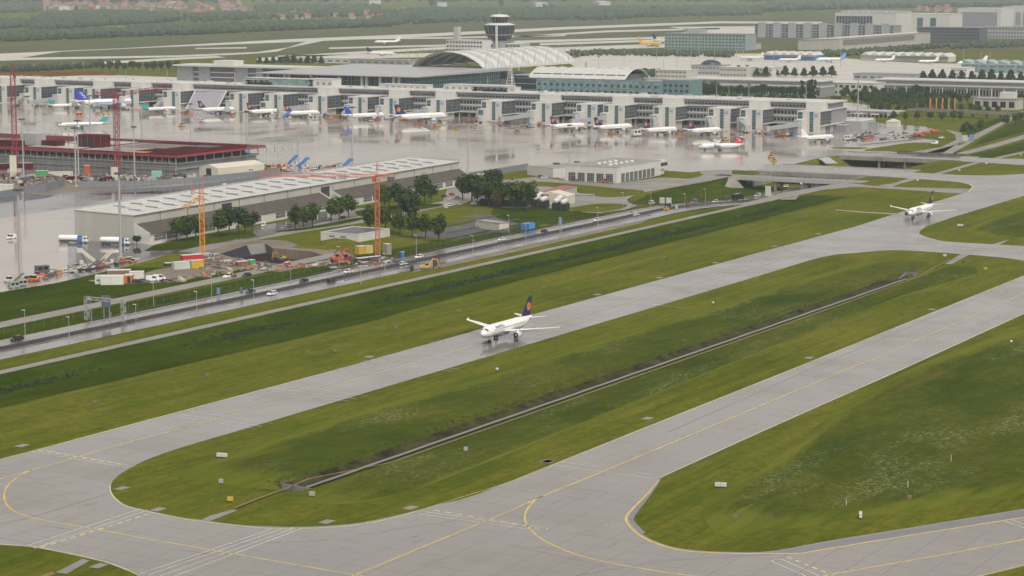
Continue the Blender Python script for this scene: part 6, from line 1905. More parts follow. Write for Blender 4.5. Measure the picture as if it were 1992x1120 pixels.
# ------------------------------------------------------------------ vehicles (front to +x)
WH = {}
def wheel(t, x, y, r, w=.22):
    k = (round(r, 2), round(w, 2))
    if k not in WH:
        o = MB(RUBBER).lathe([(-w / 2, r * .75), (-w / 2, r), (w / 2, r), (w / 2, r * .75)], 'y', 12).obj('wheel', t)
        o.location = (x, y, r)
        h = MB(METAL).lathe([(-w / 2 - .01, r * .5), (w / 2 + .01, r * .5)], 'y', 8).obj('rim', o)
        WH[k] = (o, h)
    else:
        o = again(WH[k][0], t, (x, y, r))
        again(WH[k][1], o)
PAINT = {n: M('car_paint_' + n, c, .25, .04, .5) for n, c in dict(white=(.72, .72, .71), silver=(.42, .43, .44), black=(.015, .016, .02), navy=(.02, .03, .07), grey=(.13, .135, .14), red=(.4, .03, .03), yellow=(.65, .4, .03), dark_green=(.02, .05, .04), orange=(.6, .17, .02), blue=(.05, .16, .42)).items()}
LAMP = M('lamp_lens', (.7, .7, .68), .2, .05, 1)
TAILL = M('tail_lamp', (.4, .02, .02), .3, .05, 1)
def car(name, label, loc, head, paint='white', style='car', group=None, cat=None):
    t = thing(name, label, cat or {'car': 'car', 'estate': 'car', 'suv': 'car', 'van': 'van', 'pickup': 'pickup'}[style], loc, head, group)
    P_ = PAINT[paint]
    L, W, H, hood, cab0, cab1, r0, r1 = {'car': (4.4, 1.76, 1.46, .78, -1.75, .95, -1.15, .30), 'estate': (4.6, 1.78, 1.5, .8, -2.15, .9, -1.9, .25), 'suv': (4.7, 1.9, 1.85, 1.05, -2.2, .85, -2.05, .45), 'van': (5.0, 1.95, 2.05, 1.05, -2.45, 1.75, -2.38, 1.05), 'pickup': (5.2, 1.9, 1.85, 1.0, -.6, 1.1, -.45, .55)}[style]
    h = L / 2
    MB(P_).extr([(-h, .35), (-h + .05, hood + .06), (-h + .4, hood + .1), (cab1, hood + .06), (h - .35, hood - .08), (h - .03, hood - .28), (h, .35), (h - .15, .22), (-h + .15, .22)], 'y', -W / 2, W / 2).obj('body', t)
    cb = MB(GLB)
    w0, w1 = W / 2 - .04, W / 2 - .2
    z0, z1 = hood + .05, H - .06
    cb.add([(cab0, -w0, z0), (cab1, -w0, z0), (cab1, w0, z0), (cab0, w0, z0), (r0, -w1, z1), (r1, -w1, z1), (r1, w1, z1), (r0, w1, z1)], [(0, 1, 5, 4), (1, 2, 6, 5), (2, 3, 7, 6), (3, 0, 4, 7), (4, 5, 6, 7)])
    cb.obj('window', t)
    rf_ = MB(P_).add([(r0 - .05, -w1 - .03, z1), (r1 + .06, -w1 - .03, z1), (r1 + .06, w1 + .03, z1), (r0 - .05, w1 + .03, z1), (r0 + .06, -w1 + .08, H), (r1 - .1, -w1 + .08, H), (r1 - .1, w1 - .08, H), (r0 + .06, w1 - .08, H)], [(0, 1, 5, 4), (1, 2, 6, 5), (2, 3, 7, 6), (3, 0, 4, 7), (4, 5, 6, 7), (0, 3, 2, 1)])
    for s in (-1, 1):                                     # pillars
        for x, xt in ((cab1, r1), ((cab0 + cab1) / 2, (r0 + r1) / 2), (cab0, r0)): rf_.tube((x, s * (w0 + .01), z0), (xt, s * (w1 + .01), z1), .05, 4)
    if style == 'van': rf_.box(cab0 + .05, -.1, -w0 - .02, w0 + .02, z0 - .02, z1 - .03)
    rf_.obj('roof', t)
    if style == 'pickup': MB(GREYD).box(-h + .1, -.7, -W / 2 + .1, W / 2 - .1, hood + .1, hood + .14).obj('load_bed', t)
    for s in (-1, 1):
        MB(LAMP).box(h - .09, h + .01, s * (W / 2 - .3) - .17, s * (W / 2 - .3) + .17, .56, .7).obj('headlight', t)
        MB(TAILL).box(-h - .012, -h + .1, s * (W / 2 - .2) - .12, s * (W / 2 - .2) + .12, .62, .84).obj('tail_light', t)
    r = .33 if style != 'suv' else .38
    for x in (-L * .30, L * .30):
        for s in (-1, 1): wheel(t, x, s * (W / 2 - .1), r)
    return t
ONROAD = lambda px, py: (lambda p: (p.x, p.y, zroad(p.x) + .12))(G(px, py, zroad(G(px, py).x)))
# on the motorway: (px, py, paint, style, direction, label)
for px, py, pc, st, dr, lab in (
 (33, 664, 'black', 'suv', PI, 'black off-road car at the left edge of the motorway'), (487, 570, 'navy', 'car', PI, 'dark car under the road sign left of the white motorway cars'), (529, 574, 'white', 'estate', PI, 'white car on the near carriageway below the dark one'),
 (591, 549, 'black', 'car', PI, 'black car on the upper carriageway left of the excavator'), (645, 549, 'black', 'estate', 0, 'black car on the near carriageway with a mirror image in the wet'), (677, 531, 'white', 'car', PI, 'white car below the red excavator on the upper carriageway'),
 (769, 515, 'grey', 'suv', PI, 'dark grey car next to the pair of white cars by the yellow excavator'), (785, 516, 'white', 'estate', 0, 'white car left of the yellow excavator on the near carriageway'), (815, 502, 'white', 'estate', PI, 'white car on the upper carriageway behind the yellow excavator'),
 (976, 468, 'white', 'car', PI, 'white car below the cream site office'), (1059, 452, 'navy', 'car', 0, 'dark blue car under the tall lamp right of the blue container'), (1161, 430, 'white', 'car', PI, 'white car at the junction below the fuel station'),
 (1229, 417, 'silver', 'car', PI, 'silver car right of the white one near the junction'), (1238, 420, 'white', 'estate', 0, 'white and red car beside the silver one'), (1298, 403, 'dark_green', 'van', PI, 'dark van left of the yellow car near the twin signs'),
 (1296, 408, 'yellow', 'car', 0, 'yellow car on the motorway'), (1336, 400, 'red', 'car', PI, 'red car on the motorway'), (1350, 392, 'grey', 'van', PI, 'grey van between the red car and the black lorry'), (1392, 389, 'silver', 'estate', PI, 'silver car left of the black lorry'),
 (1412, 382, 'navy', 'car', 0, 'dark blue car just left of the black lorry'), (1474, 377, 'silver', 'van', PI, 'silver van left of the tall white sign'), (1529, 364, 'white', 'car', PI, 'white car coming out from under the bridge'), (1562, 359, 'white', 'suv', PI, 'white car under the narrow road bridge'),
 (1818, 280, 'white', 'van', 2.6, 'white van on the winding road at the upper right'), (1831, 269, 'white', 'car', 2.6, 'white car behind the van on the winding road')):
    if py > 300: p = ONROAD(px, py)
    else: p = (G(px, py).x, G(px, py).y, .15)
    car('car' if st != 'van' else 'van', lab, p, dr + rnd.uniform(-.02, .02), pc, st, 'cars on the motorway')
# parked in the works area
for px, py, pc, st, hd, lab in (
 (268, 550, 'navy', 'estate', -1.0, 'dark blue car nearest the orange door of the site cabins'), (281, 549, 'grey', 'estate', -1.0, 'grey car second from the site cabins'), (297, 546, 'white', 'van', -1.0, 'white van third from the site cabins'), (310, 544, 'white', 'van', -1.0, 'white van farthest from the site cabins'),
 (444, 540, 'white', 'suv', PI, 'white car with a white roof hatch before the forklift on the service road'), (480, 537, 'navy', 'car', PI, 'dark blue car on the grass edge of the service road'), (22, 464, 'white', 'van', PI, 'white van alone on the wet apron at left'),
 (513, 440, 'white', 'van', .5, 'white van with a red stripe beside the hall doors'), (552, 444, 'silver', 'car', .4, 'silver car on the lane before the lean-to'), (565, 440, 'grey', 'estate', .4, 'grey car just right of the silver one on the lane'),
 (668, 425, 'black', 'car', .2, 'black car under the trees at the second hall window'), (864, 383, 'navy', 'car', .1, 'dark blue car at the right end of the hall'), (879, 380, 'red', 'car', .1, 'dark red car at the right end of the hall'),
 (877, 388, 'white', 'car', .1, 'white car on the island at the right end of the hall'), (890, 386, 'silver', 'car', .1, 'silver car on the island at the right end of the hall'), (876, 401, 'white', 'car', .2, 'white car on the lane below the parking island'),
 (897, 398, 'silver', 'car', .2, 'silver car half hidden by the big clump of trees'), (921, 398, 'white', 'car', .2, 'white car under the big clump of trees'), (1052, 345, 'grey', 'estate', -.1, 'dark grey car before the annex'), (1059, 346, 'white', 'car', -.1, 'white car nose out beside the dark grey one at the annex'),
 (1268, 391, 'silver', 'van', .1, 'silver van at the junction left of the twin white signs'), (1124, 319, 'black', 'suv', -.3, 'black car behind the fire station roof on the apron'), (437, 384 - 20, 'white', 'van', .3, 'white lorry cab beside the cream tent hall')):
    car('car' if st != 'van' else 'van', lab, gz(px, py), hd, pc, st, 'cars parked in the works area')
i = 0
for row, (x0, y0, x1, y1, n) in enumerate(((1640, 213, 1745, 221, 18), (1625, 219, 1730, 225, 14), (1670, 269, 1705, 264, 8), (1715, 273, 1745, 269, 7), (1770, 270, 1800, 262, 6), (1640, 248, 1668, 250, 4))):
    for k in range(n):
        px, py = x0 + (x1 - x0) * k / (n - 1), y0 + (y1 - y0) * k / (n - 1)
        z = 4.3 if row == 1 else .1
        p = G(px, py, z)
        pc = rnd.choice(['white', 'silver', 'black', 'grey', 'navy', 'silver', 'white', 'red'])
        where = ['in the rear row by the parking deck', 'on the raised parking deck', 'in the dark car row before the grey yard hall', 'in the row of the yard trailers', 'in the row by the orange trailers', 'before the white service building'][row]
        car('car', '%s %s car from the left %s' % (pc, nth(k + 1), where), (p.x, p.y, z), rnd.uniform(-.05, .05) + (0 if rnd.random() < .5 else PI), pc, rnd.choice(['car', 'estate']), 'cars parked right of the pier')

def truck_cab(t, x, paint, w=2.5, h=2.9):
    MB(paint).extr([(x, .6), (x, h), (x + 1.3, h), (x + 2.0, h * .62), (x + 2.1, .6)], 'y', -w / 2, w / 2).obj('cab', t)
    mb = MB(GLB)
    mb.add([(x + 1.40, -w / 2 + .15, h * .93), (x + 1.40, w / 2 - .15, h * .93), (x + 2.03, w / 2 - .15, h * .63), (x + 2.03, -w / 2 + .15, h * .63)], [(0, 1, 2, 3)])
    for s in (-1, 1): mb.add([(x + .5, s * (w / 2 + .015), h * .9), (x + 1.25, s * (w / 2 + .015), h * .9), (x + 1.75, s * (w / 2 + .015), h * .6), (x + .5, s * (w / 2 + .015), h * .6)], [(0, 1, 2, 3)])
    mb.obj('window', t, norm=False)
    for s in (-1, 1): MB(LAMP).box(x + 2.0, x + 2.13, s * (w / 2 - .4) - .2, s * (w / 2 - .4) + .2, .75, .95).obj('headlight', t)
for px, py, lab in ((145, 472, 'white tanker lorry with a blue front body, the left one by the hall gable'), (226, 476, 'white tanker lorry with a blue front body, the right one behind the tall mast')):
    p = G(px, py)
    t = thing('tanker_lorry', lab, 'lorry', (p.x, p.y, .05), -1.18, 'tankers by the hall gable')
    MB(PAINT['white']).lathe([(-7.2, .3), (-7.1, 1.0), (-6.7, 1.25), (1.4, 1.25), (1.6, 1.0), (1.65, .3)], 'x', 14, (0, 0, 2.2)).obj('tank', t, True)
    MB(BLUEP).box(1.7, 3.9, -1.25, 1.25, .7, 3.2).obj('front_body', t)
    MB(GREYD).box(-7.0, 5.2, -.9, .9, .5, .95).obj('chassis', t)
    truck_cab(t, 4.0, PAINT['white'], 2.5, 2.9)
    for x in (-6.0, -4.7, -3.4, 2.4, 5.0):
        for s in (-1, 1): wheel(t, x, s * 1.1, .5, .3)
p = ONROAD(1436, 384)
t = thing('lorry', 'black box lorry on the motorway near the bridge', 'lorry', p, 0.0)
MB(PAINT['black']).box(-6, 2.8, -1.3, 1.3, 1.0, 4.0).obj('box_body', t)
truck_cab(t, 3.0, PAINT['black'])
for x in (-4.5, -3.2, 4.0):
    for s in (-1, 1): wheel(t, x, s * 1.1, .5, .3)
# white signs by the road, trailers, buses, stairs
def stairs_truck(px, py, hd, label, paint=BLUEP, s=1.0, rails=BLUEP):
    p = gz(px, py)
    t = thing('passenger_stairs', label, 'stairs truck', p, hd, 'mobile passenger stairs')
    t.scale = (s * .8, s * 1.2, s * 1.25)
    mb = MB(paint)
    n = 14
    for k in range(n): mb.box(-5.2 + k * .55, -4.6 + k * .55, -1.0, 1.0, .9 + k * .3, 1.2 + k * .3)
    mb.box(2.5, 4.6, -1.1, 1.1, 4.9, 5.1)
    mb.obj('steps', t)
    mb = MB(rails)
    for sd_ in (-1.1, 1.1):
        mb.add([(-5.3, sd_, .8), (2.4, sd_, 4.9), (2.4, sd_, 6.2), (-5.3, sd_, 2.0), (-5.3, sd_ * 1.06, .8), (2.4, sd_ * 1.06, 4.9), (2.4, sd_ * 1.06, 6.2), (-5.3, sd_ * 1.06, 2.0)], [(0, 1, 2, 3), (4, 7, 6, 5), (0, 4, 5, 1), (1, 5, 6, 2), (2, 6, 7, 3), (3, 7, 4, 0)])
        mb.add([(2.41, sd_, 4.9), (4.6, sd_, 4.9), (4.6, sd_, 6.2), (2.41, sd_, 6.2), (2.41, sd_ * 1.06, 4.9), (4.6, sd_ * 1.06, 4.9), (4.6, sd_ * 1.06, 6.2), (2.41, sd_ * 1.06, 6.2)], [(0, 1, 2, 3), (4, 7, 6, 5), (0, 4, 5, 1), (1, 5, 6, 2), (2, 6, 7, 3), (3, 7, 4, 0)])
    mb.obj('side_rail', t)
    MB(WALLW).box(-3.8, 3.4, -1.0, 1.0, .45, .88).box(1.4, 3.4, -1.0, 1.0, .9, 2.1).obj('chassis', t)
    MB(GREYD).tube((0, -.7, .8), (2.4, -.7, 4.9), .12, 4).tube((0, .7, .8), (2.4, .7, 4.9), .12, 4).obj('lift_leg', t)
    for x in (-2.8, 2.4):
        for sd_ in (-1, 1): wheel(t, x, sd_ * .9, .4)
stairs_truck(572, 322, -.6, 'blue passenger stairs, the left one before the first tall mast', s=.85)
stairs_truck(592, 327, -.5, 'blue passenger stairs, the right one just after the first tall mast', s=.85)
stairs_truck(676, 332, -.55, 'wide blue passenger stairs at the foot of the second tall mast', s=.95)
stairs_truck(473, 315, -.6, 'blue passenger stairs at the right end of the building site', s=.9)
stairs_truck(559, 232, -.5, 'blue passenger stairs at the tail of an airliner at the gate', s=.9)
stairs_truck(168, 518, 2.2, 'white passenger stairs with open cream rails near the two tankers', WALLW, .95, TENT)
stairs_truck(210, 514, -.4, 'small orange and white stairs truck below the tall mast by the tankers', ORANGE, .75, TENT)
# ground equipment
def tug(px, py, hd, label, m, s=1.0, cabm=None, z=None):
    p = gz(px, py)
    t = thing('tow_tractor', label, 'tractor', p, hd, 'apron vehicles')
    t.scale = (s,) * 3
    MB(m).extr([(-1.7, .4), (-1.7, 1.1), (-.3, 1.1), (.2, 1.0), (1.6, .95), (1.75, .45)], 'y', -.85, .85).obj('body', t)
    MB(GLB).box(-.75, .35, -.7, .7, 1.11, 1.75).obj('window', t)
    MB(cabm or m).box(-.85, .45, -.8, .8, 1.76, 1.9).obj('roof', t)
    for x in (-1.1, 1.1):
        for q in (-1, 1): wheel(t, x, q * .75, .36)
    return t
def dolly(px, py, hd, label, m=GREYD, load=None, s=1.0):
    p = gz(px, py)
    t = thing('baggage_cart', label, 'cart', p, hd, 'apron vehicles')
    t.scale = (s,) * 3
    MB(m).box(-1.6, 1.6, -.8, .8, .5, .7).obj('bed', t)
    mb = MB(m)
    for x in (-1.55, 1.5):
        for q in (-.78, .73): mb.box(x, x + .06, q, q + .06, .7, 2.0)
    mb.box(-1.6, 1.6, -.8, .8, 2.0, 2.08)
    mb.obj('canopy', t)
    if load: MB(load).box(-1.3, 1.3, -.65, .65, .71, 1.6).obj('load', t)
    for x in (-1.1, 1.1):
        for q in (-1, 1): wheel(t, x, q * .7, .25, .18)
    return t
def loader(px, py, hd, label, m, s=1.0):
    p = gz(px, py)
    t = thing('belt_loader', label, 'loader', p, hd, 'apron vehicles')
    t.scale = (s,) * 3
    MB(m).box(-2.6, 1.4, -.9, .9, .5, 1.2).obj('body', t)
    MB(GREYD).add([(-3.6, -.45, .9), (3.4, -.45, 2.6), (3.4, .45, 2.6), (-3.6, .45, .9), (-3.6, -.45, 1.15), (3.4, -.45, 2.85), (3.4, .45, 2.85), (-3.6, .45, 1.15)], [(0, 3, 2, 1), (4, 5, 6, 7), (0, 1, 5, 4), (1, 2, 6, 5), (2, 3, 7, 6), (3, 0, 4, 7)]).obj('conveyor', t)
    MB(m).box(-.3, 1.2, .46, .95, 1.21, 1.9).obj('cab', t)
    for x in (-1.8, .8):
        for q in (-1, 1): wheel(t, x, q * .8, .36)
    return t
for px, py, kind, m, s, lab in (
 (19, 549, 'tug', WALLW, 1.3, 'white tow tractor left of the nearest tall mast'), (66, 548, 'tug', ORANGE, 1.5, 'orange tow tractor right of the nearest tall mast'), (38, 547, 'loader', YELP, 1.0, 'yellow belt loader at the foot of the nearest tall mast'),
 (73, 538, 'tug', ORED, 1.1, 'orange-red tractor behind the orange one near the mast'), (82, 533, 'box', GREYD, 1.2, 'dark box trailer standing behind the orange tractors'), (100, 536, 'dolly', GREYD, 1.2, 'dark flat cart with yellow uprights left of the white cabinet'), (113, 534, 'dolly', YELP, 1.0, 'yellow railed cart left of the white cabinet'),
 (126, 530, 'box', WALLW, .55, 'small white cabinet trailer with two dark panels'), (151, 526, 'dolly', MAROON, 1.2, 'brown cart left of the white stairs'), (160, 524, 'box', TENT, .6, 'cream cart cover left of the white stairs'),
 (182, 522, 'loader', WALLW, 1.1, 'white belt loader right of the white stairs'), (195, 520, 'loader', ORANGE, 1.1, 'orange belt loader left of the small stairs truck'), (190, 516, 'dolly', GREYD, 1.0, 'dark cart behind the two belt loaders'), (238, 511, 'dolly', ORANGE, 1.0, 'orange cart at the foot of the mast by the tankers'), (250, 509, 'dolly', TENT, 1.0, 'pale cart just right of the mast by the tankers'), (259, 511, 'tug', ORANGE, 1.0, 'orange tractor right of the mast by the tankers'),
 (27, 561, 'box', M('grey_bin', (.25, .28, .29), .5, .1, .5), .9, 'grey lidded bin trailer at the grass edge, left one'), (43, 557, 'box', M('grey_bin', (.25, .28, .29), .5, .1, .5), .9, 'grey lidded bin trailer at the grass edge, right one'),
 (648, 331, 'loader', ORANGE, 1.6, 'orange high loader left of the wide blue stairs'), (612, 330, 'box', WALLW, .8, 'small white trailer right of the two blue stairs'), (523, 329, 'tug', ORED, 1.3, 'red tractor in the equipment park beside the site hoarding'), (543, 327, 'tug', ORED, 1.3, 'second red tractor in the equipment park'),
 (505, 332, 'loader', GREYD, 1.3, 'dark loader in the equipment park beside the site hoarding'), (515, 327, 'dolly', YELP, 1.2, 'yellow cart in the equipment park'), (532, 333, 'dolly', WALLW, 1.2, 'white cart in the equipment park'), (552, 331, 'dolly', ORANGE, 1.2, 'orange cart in the equipment park'), (486, 336, 'box', WALLW, .9, 'white trailer nearest the tent hall in the equipment park'), (493, 330, 'tug', GREYD, 1.3, 'dark tractor behind the white trailer'),
 (354, 246, 'tug', YELP, 1.5, 'yellow marshalling car on the open apron'), (389, 232, 'tug', WALLW, 1.2, 'white tractor below the violet ramp roof'), (154, 228, 'box', ORANGE, 1.3, 'orange container stack before the wide-body airliner'), (190, 223, 'tug', ORED, 1.2, 'red tow tractor under the wide-body airliner'), (208, 223, 'loader', YELP, 1.6, 'yellow high loader beside the wide-body airliner'),
 (366, 220, 'loader', ORED, 1.4, 'red belt loader at the tail before the ramp roof'), (372, 224, 'dolly', ORANGE, 1.2, 'orange cart at the tail before the ramp roof'), (452, 226, 'tug', ORED, 1.2, 'red tractor at the nose before the ramp roof'), (640, 233, 'loader', ORANGE, 1.4, 'orange loader between two middle gate airliners'), (652, 230, 'dolly', ORED, 1.3, 'red cart between two middle gate airliners'), (632, 226, 'tug', BLUEP, 1.3, 'blue tractor between two middle gate airliners'),
 (722, 236, 'tug', WALLW, 1.2, 'white tractor below the blue-finned airliner'), (734, 235, 'dolly', ORED, 1.2, 'red cart below the blue-finned airliner'), (815, 243, 'loader', ORED, 1.4, 'red loader below the larger gate airliner'), (852, 246, 'loader', YELP, 1.4, 'yellow loader right of the larger gate airliner'), (846, 249, 'tug', ORED, 1.2, 'red tractor right of the larger gate airliner'),
 (888, 253, 'tug', YELP, 1.2, 'yellow and white car out on the wet apron'), (925, 254, 'tug', WALLW, 1.1, 'white car out on the wet apron right of the yellow one'), (905, 236, 'dolly', ORED, 1.4, 'red cart by the gates right of the larger airliner'), (925, 237, 'loader', ORANGE, 1.3, 'orange loader by the gates right of the larger airliner'), (968, 240, 'dolly', ORED, 1.5, 'red cart row end below the white lattice mast'), (985, 241, 'dolly', ORANGE, 1.5, 'orange cart below the white lattice mast'),
 (1006, 258, 'tug', ORANGE, 1.4, 'orange tractor alone left of the right gates'), (1050, 243, 'dolly', ORANGE, 1.4, 'orange cart at the gate left of the parked airliner with the van'), (1081, 252, 'box', WALLW, 1.0, 'white van-like trailer at the tail of a gate airliner'), (1190, 261, 'loader', ORANGE, 1.4, 'orange loader under the wing of a gate airliner'), (1237, 265, 'box', WALLW, 1.7, 'white box lorry on the open apron'),
 (1315, 262, 'tug', ORANGE, 1.3, 'orange tractor right of a gate airliner, left one of two'), (1325, 262, 'loader', ORANGE, 1.3, 'orange loader right of a gate airliner, right one of two'), (1412, 273, 'tug', YELP, 1.3, 'yellow tractor above the red-finned jet'), (1425, 262, 'dolly', ORANGE, 1.4, 'orange cart between the last gates, left one'), (1475, 259, 'dolly', ORED, 1.3, 'red cart by the last but one gate'),
 (1522, 264, 'loader', ORANGE, 1.5, 'orange loader before the last gate'), (1532, 265, 'dolly', ORANGE, 1.5, 'orange cart before the last gate'), (1541, 264, 'tug', BLUEP, 1.5, 'blue tractor before the last gate'), (1500, 307, 'tug', YELP, 1.2, 'yellow tractor near the bridge end, upper one'), (1506, 314, 'tug', YELP, 1.1, 'yellow tractor near the bridge end, lower one'),
 (1685, 271, 'loader', ORANGE, 1.4, 'orange loader in the yard right of the pier, left one'), (1695, 270, 'loader', ORED, 1.4, 'orange-red loader in the yard right of the pier, right one'), (1646, 272, 'box', WALLW, 1.1, 'white high-lift lorry alone in the yard right of the last gate'), (1620, 252, 'box', WALLW, 1.5, 'white apron bus with dark windows by the pier end')):
    hd = rnd.uniform(-.9, .3) if py < 400 else rnd.uniform(-.6, .6)
    if kind == 'tug': tug(px, py, hd, lab, m, s, WALLW if m in (ORANGE, WALLW) else None)
    elif kind == 'dolly': dolly(px, py, hd, lab, m, rnd.choice([None, ORANGE, GREYD, TENT]), s)
    elif kind == 'loader': loader(px, py, hd, lab, m, s)
    else:
        p = gz(px, py)
        t = thing('box_trailer', lab, 'trailer', p, hd, 'apron vehicles')
        t.scale = (s,) * 3
        MB(m).box(-2.2, 2.2, -1.1, 1.1, .55, 2.9).obj('box_body', t)
        MB(GLB).box(-1.7, -.3, -1.13, -1.105, 1.6, 2.5).box(.3, 1.7, -1.13, -1.105, 1.6, 2.5).obj('panel', t)
        for x in (-1.4, 1.4):
            for q in (-1, 1): wheel(t, x, q * .95, .36)
for k in range(6):
    p = gz(1738 + k * 16, 275 - k * 3.2)
    t = thing('trailer', '%s orange covered trailer from the left in the row beside the winding road' % nth(k + 1), 'trailer', p, -.45, 'orange covered trailers') if k >= 3 else None
    if t:
        MB(ORED).extr([(-1.2, .8), (-1.2, 2.3), (0, 2.8), (1.2, 2.3), (1.2, .8)], 'x', -3.2, 3.2).obj('cover', t)
        MB(GREYD).box(-3.2, 3.2, -1, 1, .5, .79).obj('chassis', t)
        for x in (-2, 2):
            for q in (-1, 1): wheel(t, x, q * .9, .36)
# red fire engines peeping out of the station
for px, py, lab, m in ((1118, 352, 'red fire vehicle in the left doorway of the fire station', RED), (1178, 355, 'orange-red vehicle before the corner doorway of the fire station', ORED)): tug(px, py, -1.2, lab, m, 1.2)

# ------------------------------------------------------------------ building machines and site stuff in front
def excavator(px, py, hd, label, m, s=1.0, z=None):
    p = gz(px, py) if z is None else tuple(G(px, py, z))
    t = thing('excavator', label, 'excavator', p, hd, 'excavators')
    t.scale = (s,) * 3
    trk = MB(GREYD)
    for q in (-1.1, 1.1): trk.extr([(-1.9, .15), (-2.1, .5), (-1.9, .85), (1.9, .85), (2.1, .5), (1.9, .15), (1.6, 0), (-1.6, 0)], 'y', q - .28, q + .28)
    trk.obj('track', t)
    MB(m).extr([(-2.4, 1.05), (-2.5, 1.9), (-1.2, 2.15), (.4, 2.0), (1.4, 1.6), (1.4, 1.05)], 'y', -1.25, 1.25).obj('body', t)
    MB(GLB).box(-.1, 1.3, .3, 1.2, 1.65, 2.75).obj('cab_window', t)
    MB(m).box(-.2, 1.4, .25, 1.25, 2.76, 2.9).obj('cab_roof', t)
    b = MB(m)
    b.tube((1.2, -.2, 1.7), (3.2, -.2, 4.8), .34, 4, .3).tube((3.2, -.2, 4.8), (5.4, -.2, 4.2), .3, 4, .2).tube((5.4, -.2, 4.2), (5.9, -.2, 1.4), .24, 4, .16)
    b.obj('boom', t)
    MB(GREYD).tube((1.3, .05, 1.9), (2.8, .05, 3.6), .12, 6).tube((3.4, .05, 5), (5.2, .05, 4.6), .1, 6).obj('hydraulic_ram', t)
    MB(GREYD).extr([(5.5, 1.5), (6.2, 1.5), (6.3, .7), (5.7, .3), (5.2, .6)], 'y', -.75, .35).obj('bucket', t)
    return t
excavator(656, 510, -.5, 'big orange-red excavator beside the yellow cabins', ORED, s=1.15)
excavator(676, 507, 2.2, 'red excavator with raised folded arm behind the orange one', RED, s=.95)
excavator(828, 525, -.9, 'yellow excavator with folded arm beside the footpath', YELP, s=.95)
excavator(548, 505, 2.6, 'small yellow excavator down in the pit', YELP, .75, -3.75)
t = tug(616, 510, .4, 'small white and red wheel loader at the edge of the pit', ORED, 1.3, WALLW)
def container(px, py, hd, label, m, L=6.0, W=2.4, H=2.6, z=0, door=None, win=0):
    p = gz(px, py)
    t = thing('container', label, 'container', (p[0], p[1], p[2] + z), hd, 'site containers')
    MB(m).box(-L / 2, L / 2, -W / 2, W / 2, 0, H).obj('box', t)
    rb_ = MB(m)
    for k in range(int(L / .5)): rb_.box(-L / 2 + .1 + k * .5, -L / 2 + .3 + k * .5, -W / 2 - .05, -W / 2 - .003, .12, H - .12)
    rb_.obj('side_rib', t)
    MB(WALLW).box(-L / 2 - .06, L / 2 + .06, -W / 2 - .07, W / 2 + .07, H + .01, H + .1).obj('lid', t)
    if door: MB(door).box(-L / 2 - .05, -L / 2 - .005, -.8, .3, .1, H - .35).obj('door', t)
    w0 = None
    for k in range(win):
        if w0 is None:
            w0 = window_mesh(1.3, .95, 2, 1, WALLW, GLB).obj('window', t)
            w0.location, w0.rotation_euler = (-L / 2 + 1.2 + k * 1.8, -W / 2 - .07, 1.6), (0, 0, PI / 2)
        else: again(w0, t, (-L / 2 + 1.2 + k * 1.8, -W / 2 - .07, 1.6), PI / 2)
    return t
CREAM = M('cream_cabin_paint', (0.55, 0.56, 0.48), .5, .08, .4)
cabins = -1.0
container(199, 551, -.95, 'white site cabin with two small windows at the left of the cabin group', CREAM, 5.2, 4.5, 3.0, win=2)
container(219, 552, -.95, 'large blank white site cabin in the middle of the cabin group', CREAM, 8.6, 6, 3.1)
container(266, 543, -.95, 'white site cabin with a small window right of the orange cabin', CREAM, 5.6, 4, 3.0, win=1)
container(251, 549, .55, 'orange site cabin with a dark open doorway in the cabin group', ORANGE, 5.0, 3, 3.0, door=DARK)
container(232, 540, -.95, 'brown flat-roofed site cabin behind the others in the cabin group', M('brown_cabin', (.2, .12, .08), .6, .1, .5), 9, 4, 3.1)
container(352, 523, -.5, 'pale green container with a rusty top left of the yellow one', M('pale_green_container', (.42, .47, .40), .5, .1, .4), 7, 2.6, 3.0)
container(366, 521, -.5, 'yellow container left of the grey and yellow one', YELP, 3, 2.6, 3.0)
container(382, 521, -.5, 'grey and yellow container right of the plain yellow one', YELP, 5.5, 2.6, 3.2)
container(373, 512, -.45, 'bright red container standing behind the yellow ones', M('bright_red_container', (.42, .03, .04), .45, .1, .4), 9, 3, 3.6)
container(471, 517, -.4, 'brown rusty skip beside the green bin', M('rusty_brown', (.2, .07, .05), .7, .2, .4), 5, 2.4, 1.9)
container(489, 515, -.4, 'green bin on the works ground', GREENP, 2.6, 2, 2.1)
container(702, 500, -.4, 'orange-yellow cabin with a white top beside the pale yellow one', YELP, 4, 3, 3.2, z=1.5)
container(715, 499, -.4, 'pale yellow cabin right of the orange-yellow one', M('pale_yellow_cabin', (.6, .48, .16), .5, .1, .4), 3.6, 3, 3.0, z=1.5)
container(711, 508, -.3, 'dark blue platform box under the yellow cabins', M('navy_box', (.03, .04, .07), .5, .1, .4), 9, 3, 1.6)
container(728, 507, -.3, 'long dark fence box right of the platform box', GREYD, 6, 2, 1.8)
container(753, 495, -.3, 'tall brown grey shaft block right of the orange crane', M('brown_shaft', (.28, .25, .20), .7, .15, .4), 2.6, 2.6, 4.6)
container(782, 501, -.3, 'small blue and white portable toilet beside the motorway', BLUEP, 1.3, 1.3, 2.4)
container(559, 516, .25, 'orange and white barrier block at the corner of the pit', ORED, 5, 1.2, 1.4)
container(578, 516, .2, 'long white and red barrier block along the pit', WALLW, 6, 1.0, 1.1)
container(332, 517, -.6, 'low dark brown spoil skip left of the pale green container', M('dark_brown_skip', (.04, .03, .03), .7, .2, .4), 5, 2.5, 1.3)
container(25, 330, -.9, 'red container row at the foot of the left tower crane', MAROON, 24, 3, 4)
container(118, 342, -.9, 'long white container roof on the building site', TENT, 14, 4, 2.4)
container(82, 340, -.9, 'green skip on the building site', GREENP, 7, 3, 2.6)
